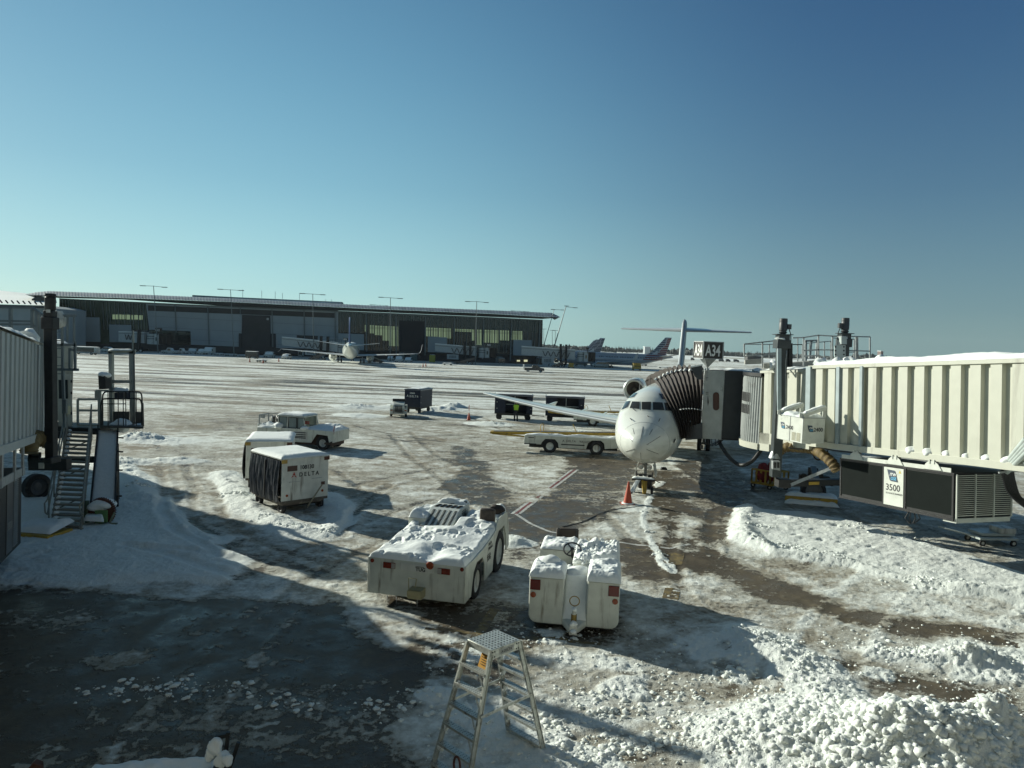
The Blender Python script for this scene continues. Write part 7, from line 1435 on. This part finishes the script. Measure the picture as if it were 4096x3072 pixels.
m = M(); fq(m, [(1450, 1247), (1950, 1268), (2171, 1279), (2171, 1284), (1950, 1274), (1450, 1254)], .4, .4); fq(m, [(237, 1193), (950, 1226), (1450, 1247), (1450, 1251), (950, 1231), (237, 1198)], .4, .4); m.build('eave_beam', COLM, TERM, 0)
m = M(); fq(m, [(2092, 1330), (2168, 1333), (2166, 1420), (2128, 1419), (2128, 1360), (2092, 1359)], -.1, .1); m.build('brown_glazing', mat('brown_glass', (.05, .042, .03), .3, spec=.6), TERM, 0)
m = M(); fq(m, [(1982, 1424), (2010, 1425), (2010, 1451), (1982, 1450)], .2, .3); m.build('service_door', mat('door_grey', (.12, .14, .14), .6), TERM, 0)
for q in ((2068, 2080, 1440, 1446), (2096, 2110, 1439, 1447)): m = M(); fq(m, [(q[0], q[2]), (q[1], q[2]), (q[1], q[3]), (q[0], q[3])], .2, .2); m.build('glowing_window', WARM, TERM, 0)
# roof with standing seams
NR = 175; rings = []
for i in range(NR*4+1):
    x = 102+(2240-102)*i/(NR*4); x = min(x, 2239.5); fr_ = 4.5 if 240 < x else 4.5; a = FP(x, lin(RBt, x), fr_); e_ = min(1, (x-102)/90, (2240-x)/35+.02); e_ = max(e_, .02)
    b = FP(x, lin(RTt, x), -9); k = .055 if i % 4 in (0, 1) else 0; row = []
    for j in range(9):
        t = j/8; p = a.lerp(b, t); zz = a.z+(b.z-a.z)*math.sin(t*math.pi/2); p.z = zz+k*min(1, e_*2); row.append(p)
    row.append(row[-1]+Vector((0, 0, -.8))-TN*8); rings.append(row)
m = M(); n = len(rings[0]); m.add([p for r_ in rings for p in r_], [(i*n+j, (i+1)*n+j, (i+1)*n+j+1, i*n+j+1) for i in range(len(rings)-1) for j in range(n-1)]); m.build('roof', mat('terminal_roof2', (.12, .15, .18), .6, metal=.1, var=.5, scale=.4, dirt=(.6, .62, .6), damt=.08, dscale=.6), TERM, 30)
m = M(); xs_ = list(np.linspace(103, 2239, 40)); A_ = [FP(x, lin(RBt, x)+.3, 4.4) for x in xs_]; B_ = [FP(min(max(x, 237), 2171), lin(EAV, min(max(x, 237), 2171))-3, 0.) for x in xs_]; m.add(A_+B_, [(i, i+1, 40+i+1, 40+i) for i in range(39)]); m.build('soffit', mat('soffit_grey', (.10, .10, .095), .7), TERM, 0)
m = M(); fq(m, [(769, 1180), (950, 1189), (1370, 1208), (1370, 1215), (950, 1197), (769, 1190)], -16, 8); ro = m.build('roof_monitor', mat('monitor_grey', (.16, .19, .19), .6), TERM, 0); m = M(); fq(m, [(770, 1186), (950, 1193), (1368, 1211), (1368, 1215), (950, 1197), (770, 1191)], -15.6, .3); m.build('snow', SNOW, ro, 0)
for x, y0, y1 in ((971, 1158, 1190), (1047, 1162, 1192), (1101, 1166, 1195), (1130, 1172, 1196), (1198, 1172, 1200), (1303, 1197, 1206), (1326, 1197, 1206)): m = M(); m.bar(FP(x, y0, -12), FP(x, y1, -12), .1); m.build('antenna', STEEL, TERM)
m = M(); fq(m, [(237, 1370), (1457, 1402), (1457, 1425), (237, 1390)], .1, .3); fq(m, [(1457, 1402), (2171, 1420), (2171, 1425), (1457, 1407)], .5, .8); m.build('base_course', TERMD, TERM, 0)
# the wing at far left with snow-covered roofs
LW = thing('terminal_wing', 'snow-roofed grey wing of the concourse at the far left edge behind the railing', 'terminal building', (-170, 210, 0)); LWo = Vector((-170, 210, 0))
def FW_(x, y, D): return W(x, y, D)-LWo
m = M(); m.prism([FW_(-900, 1195, 215), FW_(-900, 1360, 215), FW_(232, 1385, 215), FW_(232, 1235, 215), FW_(180, 1222, 215)], (0, 14, 0)); m.build('wall', TERMW, LW, 0)
m = M(); m.add([FW_(-900, 1175, 214), FW_(185, 1222, 214), FW_(228, 1214, 225), FW_(224, 1195, 245), FW_(150, 1186, 260), FW_(-900, 1140, 260)], [(0, 1, 2, 3, 4, 5)]); m.add([FW_(-900, 1150, 262), FW_(118, 1186, 262), FW_(105, 1173, 285), FW_(0, 1162, 285), FW_(-900, 1120, 285)], [(0, 1, 2, 3, 4)]); m.build('roof', SNOW, LW, 0)
m = M(); m.prism([FW_(126, 1198, 213.5), FW_(150, 1187, 213.5), (FW_(182, 1188, 213.5)), FW_(184, 1207, 213.5), FW_(128, 1202, 213.5)], (0, 3, 0)); m.build('roof_house', TERMD, LW, 0)
m = M(); 
for i in range(22): x = -300+i*23; m.bar(FW_(x, 1200+x*.04, 213.8), FW_(x+10, 1212+x*.04, 213.8), .3)
m.prism([FW_(-900, 1196, 213.9), FW_(180, 1226, 213.9), FW_(180, 1233, 213.9), FW_(-900, 1203, 213.9)], (0, .3, 0)); m.build('roof_truss', TERMD, LW, 0)
# unseen pier added out of frame on the left, shaped to shade the left foreground
PR_ = thing('shade_pier', 'unseen grey pier wall added beyond the left edge to shade the near apron', 'terminal building', (-46, 10, 0))
m = M(); m.b2((9, -40, 0), (11.5, 14.2, 12.6)); m.b2((9, 20, 0), (11.5, 26, 12.6)); m.b2((11.25, 14.2, 11.5), (11.5, 20, 12.6)); m.b2((9, 26, 0), (11.5, 31, 11.4)); m.b2((9.5, 31, 0), (11.5, 33, 9.4)); m.b2((9.5, -8, 12.6), (11.3, 6, 13.8)); m.b2((9.5, 21, 12.6), (11, 23, 13.6)); pw_ = m.build('wall', TERMW, PR_, 0); m = M(); m.b2((8.6, -40.5, 12.61), (12, -21, 12.9)); m.build('roof', TERMD, PR_, 0)  # gap under the thin lintel left open for a sunlit strip on the apron
for i in range(12): m = M(); m.b2((11.5, -36+i*5, 4), (11.56, -32.5+i*5, 9)); m.build('window', GLASS, PR_, 0)
# ---------------------------------------------------------------- lighting masts
def mast(top, bot, arms, D, label, group='tall lighting masts along the concourse', rr=.13):
    T_ = W(*top, D); B_ = W(*bot, D); t = T_.z/(T_.z-B_.z) if abs(T_.z-B_.z) > .1 else 1; ft = T_.lerp(B_, t); ft.z = 0
    o = thing('lighting_mast', label, 'lighting mast', ft, 0, group); m = M(); m.tube([(0, 0, 0), T_-ft], rr, 8, True, [rr*1.3, rr*.7]); m.build('pole', LAMPG, o)
    for k in (0, 1):
        e = W(*arms[k], D)-ft; m = M(); m.bar(T_-ft+Vector((0, 0, -.1)), e, .12); a = m.build('arm', LAMPG, o); d = (e-(T_-ft)).normalized(); m = M(); m.box(e, (1.6, .5, .2)); m.box(e-d*1.4, (.9, .5, .18)) if (e-(T_-ft)).length > 3.5 else None; m.build('lamp_head', LAMPG, a)
mast((614, 1143), (626, 1320), ((571, 1143), (658, 1149)), 222, 'twin-arm lighting mast, leftmost of the row, above the A21 bridge')
mast((922, 1158), (934, 1380), ((881, 1157), (965, 1162)), 224, 'twin-arm lighting mast just left of the tall dark cargo door')
mast((1251, 1175), (1254, 1345), ((1210, 1174), (1291, 1179)), 226, 'twin-arm lighting mast left of the blue-tailed airliner')
mast((1562, 1190), (1561, 1405), ((1524, 1189), (1601, 1194)), 230, 'twin-arm lighting mast at the left of the black bay')
mast((1907, 1205), (1903, 1385), ((1870, 1206), (1945, 1210)), 235, 'twin-arm lighting mast, rightmost upright one, near the A25 bridge')
mast((2217, 1237), (2175, 1383), ((2212, 1238), (2252, 1240)), 262, 'tilted lighting mast close to the concourse end, the left one of two', 'tilted lighting masts')
mast((2264, 1226), (2216, 1390), ((2266, 1224), (2301, 1231)), 250, 'tilted lighting mast, the taller right one of two by the concourse end', 'tilted lighting masts', .17)
mast((1520, 1220), (1520, 1290), ((1486, 1219), (1546, 1223)), 330, 'mast whose lamp arm peeps above the roof right of the blue tail', 'masts beyond the roof')
mast((2078, 1243), (2078, 1290), ((2050, 1243), (2110, 1247)), 330, 'mast whose lamp arm peeps above the roof near the concourse end', 'masts beyond the roof')
for x, y in ((2175, 1315), (2209, 1320), (2221, 1321)): mast((x, y), (x, 1390), ((x-5, y+1), (x+6, y+1)), 420, {2175: 'small far lighting mast touching the end wall of the concourse', 2209: 'small far lighting mast, left of the close pair between tilted poles', 2221: 'small far lighting mast, right of the close pair between tilted poles'}[x], 'small far lighting masts', .16)
# ---------------------------------------------------------------- far jet bridges
FG = mat('far_bridge_panel', (.40, .43, .42), .6); FGD = mat('far_bridge_shade', (.14, .16, .16), .6)
def far_bridge(label, D, tube, cab, sign, ac=None, posts=(), cable=None, rot=None, bel=None):
    o = G((cab[0]+cab[2])/2, cab[3]+30); o = Vector((W((cab[0]+cab[2])/2, cab[3], D).x, D, 0)); t = thing('jet_bridge', label, 'jet bridge', o, 0, 'jet bridges along the far concourse'); P = lambda x, y, d=0: W(x, y, D+d)-o
    m = M(); m.prism([P(*q) for q in tube], (0, 3, 0)); tn = m.build('tunnel', FG, t, 0); m = M(); (x0, y0), (x1, y1) = tube[0], tube[1]; m.prism([P(x0, y0+5, -.05), P(x1, y1+5, -.05), P(x1, y1+7, -.05), P(x0, y0+7, -.05)], (0, .1, 0)); m.build('stripe', FGD, tn, 0)
    m = M(); m.prism([P(x0, y0, -.1), P(x1, y1, -.1), P(x1, y1-2.2, -.1), P(x0, y0-2.5, -.1)], (0, 3, 0)); m.build('snow', SNOW, tn, 0)
    x0, y0, x1, y1 = cab; a = P(x0, y1); b = P(x1, y1); c = P(x0, y0); r = (b.x-a.x)/2; m = M(); m.lathe(((a.x+b.x)/2, 1.5, a.z), (0, 0, 1), [(0, r), (c.z-a.z, r)], 20, True); cb = m.build('cab', FG, t)
    m = M()
    for f in (.48, .7): m.lathe(((a.x+b.x)/2, 1.5, a.z+(c.z-a.z)*f), (0, 0, 1), [(0, r+.03), (.3, r+.03)], 20)
    m.build('band', FGD, cb); m = M(); m.b2((b.x-.2, -.1, a.z), (b.x+1.1, 3, c.z+.1)); m.build('cab_wall', FG, cb, 0); m = M(); m.b2((b.x+.2, -.16, a.z+1.1), (b.x+.75, -.1, a.z+2.2)); m.build('window', GLASS, cb, 0)
    m = M(); m.loft([[(b.x+1.1+k*.35, .1+(.12 if k % 2 else 0), a.z+.1), (b.x+1.1+k*.35, 2.9, a.z+.1), (b.x+1.1+k*.35, 2.9, c.z), (b.x+1.1+k*.35, .1+(.12 if k % 2 else 0), c.z+.05)] for k in range(8)]); m.build('canopy', BELL, cb, 0)
    for px, y0_, y1_ in posts: m = M(); m.bar(P(px, y0_, -.4), Vector((P(px, y1_).x, -.4, 1.0)), .75); m.build('lift_column', DARK, t)
    m = M(); px = posts[0][0] if posts else x0; q = P(px, y1); m.bar((q.x-2, 1, 1.0), (q.x+2, 1, 1.0), .6); bg_ = m.build('bogie', DARK, t); wheel(bg_, (q.x-.8, -.6, .6), .6, .4, (0, 1, 0)); wheel(bg_, (q.x+.8, -.6, .6), .6, .4, (0, 1, 0))
    if ac: m = M(); m.prism([P(ac[0], ac[1]), P(ac[2], ac[1]+2), P(ac[2], ac[3]+2), P(ac[0], ac[3])], (0, 2, 0)); u_ = m.build('air_unit', FG, t, 0); m = M(); [m.prism([P(ac[0]+(ac[2]-ac[0])*(.2+k*.12), ac[1]+5, -.03), P(ac[0]+(ac[2]-ac[0])*(.28+k*.12), ac[1]+5, -.03), P(ac[0]+(ac[2]-ac[0])*(.28+k*.12), ac[3]-4, -.03), P(ac[0]+(ac[2]-ac[0])*(.2+k*.12), ac[3]-4, -.03)], (0, .05, 0)) for k in range(5)]; m.build('vent', FGD, u_, 0)
    if cable:
        n = cable[4]; pts = []
        for k in range(n*8+1): f = k/(n*8); pts.append(P(cable[0]+(cable[2]-cable[0])*f, cable[1]+(cable[3]-cable[1])*f+10*(1-math.cos(f*n*2*math.pi)), -.15))
        m = M(); m.tube(pts, .1, 5); m.build('cable', BLACK, t)
    sx0, sy0, sx1, sy1, tx = sign; m = M(); m.prism([P(sx0, sy0, -1), P(sx1, sy0+1, -1), P(sx1, sy1+1, -1), P(sx0, sy1, -1)], (0, 1.2, 0)); m.bar(P((sx0+sx1)/2, sy1, -.5), P((sx0+sx1)/2, sy1+16, -.5), .2); s_ = m.build('gate_sign', SIGNB, t, 0)
    if tx: q = P(sx0+1.0, sy1-1.8, -1.03); text(tx, abs(P(sx0, sy0).z-P(sx0, sy1).z)*.85, INKW, s_, q, (1, 0, -.04), (0, 0, 1), bold=.02, sx=.95)
    m = M()
    for k in range(6): xx = x0-20+k*9; m.bar(P(xx, y0-12, 1), P(xx, y0, 1), .1)
    m.bar(P(x0-20, y0-12, 1), P(x0+25, y0-11, 1), .1); m.bar(P(x0-20, y0-6, 1), P(x0+25, y0-5, 1), .1); m.build('handrail', FGD, t)
    return t
far_bridge('far jet bridge with gate sign A21 on the left part of the concourse', 224, [(474, 1327), (575, 1330), (575, 1373), (474, 1366)], (580, 1334, 620, 1376), (620, 1311, 641, 1325, 'A21'), None, ((557, 1318, 1390),), (500, 1338, 528, 1340, 2))
far_bridge('far jet bridge with gate sign A23 left of the blue-tailed airliner', 228, [(1127, 1349), (1350, 1371), (1350, 1408), (1127, 1381)], (1341, 1370, 1370, 1410), (1373, 1351, 1390, 1361, 'A23'), (1220, 1401, 1262, 1419), ((1285, 1345, 1400), (1312, 1346, 1390)), (1190, 1366, 1282, 1374, 4))
far_bridge('far jet bridge with gate sign A25 right of the black bay', 238, [(1740, 1376), (1905, 1389), (1905, 1424), (1740, 1404)], (1913, 1391, 1943, 1430), (1947, 1373, 1964, 1384, 'A25'), (1788, 1417, 1834, 1436), ((1859, 1366, 1420), (1882, 1368, 1400)), (1805, 1391, 1895, 1398, 4))
far_bridge('far jet bridge at the end of the concourse touching the lettered grey airliner', 240, [(2086, 1386), (2300, 1400), (2300, 1440), (2086, 1418)], (2310, 1407, 2338, 1446), (2344, 1389, 2356, 1398, ''), (2168, 1430, 2216, 1453), ((2243, 1376, 1440), (2265, 1378, 1400)), (2170, 1403, 2280, 1411, 5))
# ---------------------------------------------------------------- small vehicles far away
def vehicle(kind, label, x, y, wpx, face='side', colr=None, group='service vehicles parked along the concourse', flip=1):
    g = G(x, y); D = g.y; wm = wpx*D/2900; mt = colr or WHITE2; side_ = face == 'side'; L_ = wm if side_ else (4.6 if kind in ('car', 'pickup', 'van') else 3.2); Wv = 1.9 if side_ else wm; rz = (0 if flip > 0 else math.pi) if side_ else R(-90)
    t = thing({'car': 'parked_car', 'pickup': 'pickup_truck', 'van': 'passenger_van', 'tug': 'baggage_tractor', 'cart': 'baggage_cart', 'flat': 'flatbed_dolly', 'loader': 'belt_loader', 'box': 'storage_container', 'truck': 'service_truck'}[kind], label, {'car': 'car', 'pickup': 'pickup truck', 'van': 'van', 'tug': 'baggage tractor', 'cart': 'baggage cart', 'flat': 'dolly', 'loader': 'belt loader', 'box': 'container', 'truck': 'truck'}[kind], g, rz, group)
    PRF = {'car': ([(0, .35), (0, .85), (.18, .98), (.3, 1.5), (.72, 1.5), (.86, 1.0), (1, .85), (1, .35)], [(.22, 1.0), (.32, 1.42), (.70, 1.42), (.80, 1.0)]),
           'pickup': ([(0, .45), (0, 1.1), (.36, 1.1), (.40, 1.8), (.66, 1.85), (.78, 1.2), (.98, 1.05), (1, .45)], [(.41, 1.2), (.43, 1.72), (.65, 1.75), (.75, 1.2)]),
           'van': ([(0, .4), (0, 1.9), (.03, 2.05), (.7, 2.05), (.84, 1.25), (1, 1.1), (1, .4)], [(.03, 1.25), (.04, 1.85), (.70, 1.85), (.80, 1.25)]),
           'tug': ([(0, .35), (0, .95), (.35, .95), (.38, 1.7), (.62, 1.7), (.68, 1.0), (1, .95), (1, .35)], [(.41, 1.0), (.42, 1.6), (.60, 1.6), (.63, 1.0)]),
           'truck': ([(0, .5), (0, 2.4), (.62, 2.4), (.62, 2.0), (.85, 1.95), (.95, 1.2), (1, 1.1), (1, .5)], [(.68, 1.3), (.68, 1.85), (.83, 1.8), (.9, 1.3)]),
           'box': ([(0, .1), (0, 2.3), (.1, 2.45), (.9, 2.45), (1, 2.3), (1, .1)], None), 'cart': ([(0, .5), (0, 2.0), (1, 2.0), (1, .5)], [(.08, .7), (.08, 1.8), (.92, 1.8), (.92, .7)]), 'flat': ([(0, .4), (0, .6), (1, .6), (1, .4)], None), 'loader': ([(0, .3), (.05, .6), (.85, 2.2), (1, 2.3), (1, 1.9), (.7, 1.1), (.6, .9), (.6, .3)], None)}
    pf, wn = PRF[kind]; m = M(); m.prism([((a-.5)*L_, -Wv/2, b) for a, b in pf], (0, Wv, 0)); m.build('body', mt, t, bevel=.04)
    if wn:
        m = M(); m.prism([((a-.5)*L_, -Wv/2-.02, b) for a, b in wn], (0, Wv+.04, 0)); m.build('window', GLASS, t, 0)
        if not side_ and kind in ('car', 'pickup', 'van', 'tug', 'truck'):
            a = wn[2][0]-.5+.015; b_ = wn[3][0]-.5+.03; m = M(); m.add([(a*L_, -Wv*.4, wn[2][1]), (a*L_, Wv*.4, wn[2][1]), (b_*L_+.05, Wv*.44, wn[3][1]+.02), (b_*L_+.05, -Wv*.44, wn[3][1]+.02)], [(0, 1, 2, 3)]); m.build('windscreen', GLASS, t, 0)
            for s in (-1, 1): m = M(); m.box((L_/2, s*Wv*.36, .75), (.06, .3, .16)); m.build('headlight', mat('pale_plate', (.40, .45, .43)), t)
    if kind != 'box':
        rw = .36 if kind != 'flat' else .22
        for xx in (-.32, .32):
            for s in (-1, 1): wheel(t, (xx*L_, s*(Wv/2-.1), rw), rw, .22, (0, 1, 0))
    top = max(b for a, b in pf); m = M()
    if kind == 'loader': pass
    elif mt in (WHITE2,) or kind in ('flat', 'box', 'cart'): snowsheet(m, lambda u, v: ((u-.5)*L_*.96, (v-.5)*Wv*.96, max([top if kind in ('box', 'cart', 'flat') else float(np.interp(u*.96+.02, [a for a, b in sorted(pf[1:-1])], [b for a, b in sorted(pf[1:-1])]))])), 14, 6, .10, .05, 1.5, int(x)); m.build('snow', SNOW, t, 60)
    return t
VG = mat('vehicle_dark', (.03, .032, .035), .3, coat=.5); GB = mat('container_green', (.10, .15, .14), .6); YB = mat('bin_yellow', (.38, .36, .04), .5)
vehicle('cart', 'snowy low trailer at the far left under the A21 side of the concourse', 340, 1418, 105, group=None)
vehicle('car', 'snow-covered parked car left of the A21 jet bridge', 430, 1409, 46, group=None)
vehicle('tug', 'long white tractor with two big wheels right of the A21 bridge', 680, 1415, 62); vehicle('tug', 'white tractor parked nose to tail with the long one', 728, 1416, 40, flip=-1); vehicle('tug', 'white canopied tractor facing the apron, third right of the A21 bridge', 772, 1416, 32, 'front'); vehicle('tug', 'snowy tractor facing the apron, fourth right of the A21 bridge', 808, 1418, 26, 'front'); vehicle('truck', 'low white truck fifth in the row right of the A21 bridge', 838, 1419, 32, 'front')
vehicle('flat', 'snow-laden flat dolly below the second lighting mast', 878, 1421, 34); vehicle('flat', 'heaped flat dolly left of the cargo door', 924, 1424, 50); vehicle('flat', 'flat dolly at the foot of the cargo door', 972, 1428, 26)
vehicle('cart', 'dark open cart standing before the tall cargo door', 1009, 1434, 48, colr=VG); vehicle('flat', 'sunlit flatbed dolly with a rail, out in front of the cargo door', 1046, 1449, 36, group=None); vehicle('tug', 'boxy white tractor at the right of the cargo door', 1078, 1430, 34, 'front'); vehicle('car', 'small white car facing the apron left of the A23 bridge', 1147, 1437, 24, 'front'); vehicle('cart', 'narrow white cart beneath the A23 bridge', 1204, 1428, 17)
vehicle('loader', 'dark belt loader raised beneath the A23 bridge', 1272, 1440, 74, colr=VG); vehicle('loader', 'belt loader raised against the blue-tailed airliner, under its right wing', 1500, 1452, 70, colr=VG, flip=-1)
vehicle('car', 'small white car beneath the airliner wing tip', 1563, 1443, 20, 'front'); vehicle('pickup', 'white pickup truck facing the apron before the black bay', 1597, 1450, 25, 'front'); vehicle('car', 'white sport utility car facing the apron before the black bay', 1634, 1450, 24, 'front')
vehicle('box', 'green grey storage container with a light door panel beside the white sport utility car', 1655, 1444, 25, colr=GB, group='storage containers before the black bay'); vehicle('box', 'green grey storage container behind the white pickup truck', 1606, 1440, 22, colr=GB, group='storage containers before the black bay')
vehicle('box', 'bright yellow bin standing left of the A25 bridge', 1729, 1449, 22, colr=YB, group=None); vehicle('flat', 'snowy low equipment dolly left of the A25 bridge wheels', 1791, 1461, 40); vehicle('loader', 'large dark belt loader beneath the A25 bridge', 1858, 1458, 90, colr=VG)
vehicle('cart', 'small dark cart beside the grey service door', 2006, 1456, 26, colr=VG); vehicle('box', 'brown bin under the start of the last far bridge', 2156, 1459, 26, colr=mat('bin_brown', (.10, .075, .05), .6), group=None)
vehicle('loader', 'dark belt loader beneath the last far bridge', 2232, 1470, 56, colr=VG); vehicle('tug', 'little yellow tractor right of the last far bridge wheels', 2284, 1473, 20, 'front', YEL); vehicle('pickup', 'white truck beside the cab of the last far bridge', 2322, 1465, 54); vehicle('van', 'white passenger van parked under the lettered airliner', 2401, 1470, 66, flip=-1, group=None)
vehicle('truck', 'yellow brown loader truck on the shaded apron below the airliner wing', 2546, 1482, 30, 'front', YEL, group=None); vehicle('truck', 'white service truck seen beneath the airliner belly, left one', 2530, 1462, 20, group='service trucks beyond the lettered airliner'); vehicle('truck', 'white service truck seen beneath the airliner belly, right one', 2576, 1463, 20, group='service trucks beyond the lettered airliner'); vehicle('flat', 'pale lift platform left of the big white nose tail fin', 2656, 1474, 48, group=None)
pk = vehicle('pickup', 'black pickup truck driving across the taxiway with a white panel at its tail', 2137, 1489, 80, colr=VG, group=None); m = M(); m.b2((-2.9, -.9, .9), (-2.6, .9, 1.9)); m.build('tail_board', INKW, pk)
for x, y, lb in ((999, 1449, 'tiny dark cone left of the sunlit dolly by the cargo door'), (1052, 1454, 'tiny red cone in front of the sunlit dolly'), (1115, 1448, 'tiny cone between the dolly and the small white car'), (1692, 1468, 'tiny red cone before the black bay, left of the pair'), (1703, 1467, 'tiny red cone before the black bay, right of the pair')): cone(lb, G(x, y), 1.1, False, 'tiny cones far across the apron')
# ---------------------------------------------------------------- distance
rn = random.Random(21); m = M(); DT = 1150
for i in range(5200):
    px = rn.uniform(1900, 4700) if i > 500 else rn.uniform(-800, 1900); D = DT*rn.uniform(.96, 1.3); p = W(px, 1400, D); r = rn.uniform(1.1, 3.0)*(.8+.5*math.sin(px*.013)*math.sin(px*.0041)+.2); hb = 4.0+3.2*max(0, (px-3000)/1000); m.blob((p.x, D, hb-1+rn.uniform(0, 4.5)), r, i, 1, .5, 1.3)
    if i % 3 == 0: q = (p.x, D, hb); 
tag(m.build('distant_woods', mat('bare_woods', (.085, .092, .085), .95, var=.45, scale=.03), smooth=0), 'bare dark winter woods along the horizon', None, None, 'stuff')
m = M()
for i in range(1400):
    px = rn.uniform(2150, 4500); D = DT*rn.uniform(.95, 1.0); p = W(px, 1400, D); hb = 4.0+3.2*max(0, (px-3000)/1000); h0 = hb-2+rn.uniform(4, 11)*(.8+.3*math.sin(px*.013)); w_ = rn.uniform(.3, 1.2); m.add([(p.x-w_, D, hb-1), (p.x+w_, D, hb-1), (p.x+rn.uniform(-.6, .6), D+.5, h0)], [(0, 1, 2)])
tag(m.build('distant_bare_trees', MT['bare_woods'], smooth=0), 'spiky bare tree tops rising from the far woods', None, None, 'stuff')
m = M(); hs_ = []
for px in np.linspace(1500, 4900, 80): p = W(px, 1400, 1130); hs_.append((p.x, 1130, 2.2+.8*math.sin(px*.02)+3.4*max(0, (px-3000)/1000)))
m.add([(x, 640, .4) for x, y, z in hs_]+hs_+[(x, 1400, z+2) for x, y, z in hs_], [(i, i+1, 80+i+1, 80+i) for i in range(79)]+[(80+i, 80+i+1, 160+i+1, 160+i) for i in range(79)]); hh_ = m.build('hills', SNOW, None, 60); tag(hh_, 'low snow-covered rise below the far woods', None, None, 'structure')
def dbuild(label, x, y0, y1, wpx, D, mt): p = W(x, y1, D); o = thing('distant_building', label, 'building', (p.x, D, 0)); wm = wpx*D/2900; m = M(); top = W(x, y0, D).z; m.b2((-wm/2, 0, 0), (wm/2, 10, top)); m.build('wall', mt, o, 0); m = M(); m.b2((-wm/2-.5, -.5, top), (wm/2+.5, 10.5, top+.5)); m.build('roof', SNOW, o, 0)
dbuild('small pale building under the far woods left of the T-tail', 2590, 1388, 1400, 22, 900, mat('far_pale', (.4, .42, .42))); dbuild('slim brick tower rising above the woods at right', 3527, 1405, 1436, 9, 1000, mat('far_brick', (.12, .08, .07))); dbuild('long low dark sheds at the edge of the far woods right of the gate sign', 3020, 1424, 1434, 60, 700, TERMD); dbuild('low grey building beyond the right bridge roof', 3660, 1432, 1444, 50, 800, mat('far_grey', (.2, .22, .22)))
rn = random.Random(3); lb_ = ['dark plough truck group speck farthest left of the gate sign', 'dark machine speck on the snowfield just right of the gate sign', 'dark machine speck second right of the gate sign', 'dark machine speck third right of the gate sign']
for i, (x, y, w_) in enumerate(((2770, 1432, 14), (2885, 1437, 20), (2912, 1438, 18), (2945, 1439, 22))): vehicle('truck', lb_[i], x, y+10, w_, colr=VG, group='dark machines on the distant snowfield')

# the building this view looks out of: its facade stands behind the viewpoint and bounces sunlight onto the near apron
HB = thing('terminal_building', 'sunlit pale panelled gate lounge facade directly behind the viewpoint', 'terminal building', (10, -3, 0))
m = M(); m.b2((-44, -20, 0), (60, 0, 13)); hb = m.build('wall', mat('lounge_panel', (.42, .38, .31), .7), HB, 0)
for i in range(16): m = M(); m.b2((-42+i*6.3, 0, 4.6), (-36.6+i*6.3, .05, 9.5)); m.build('window', GLASS, HB, 0)
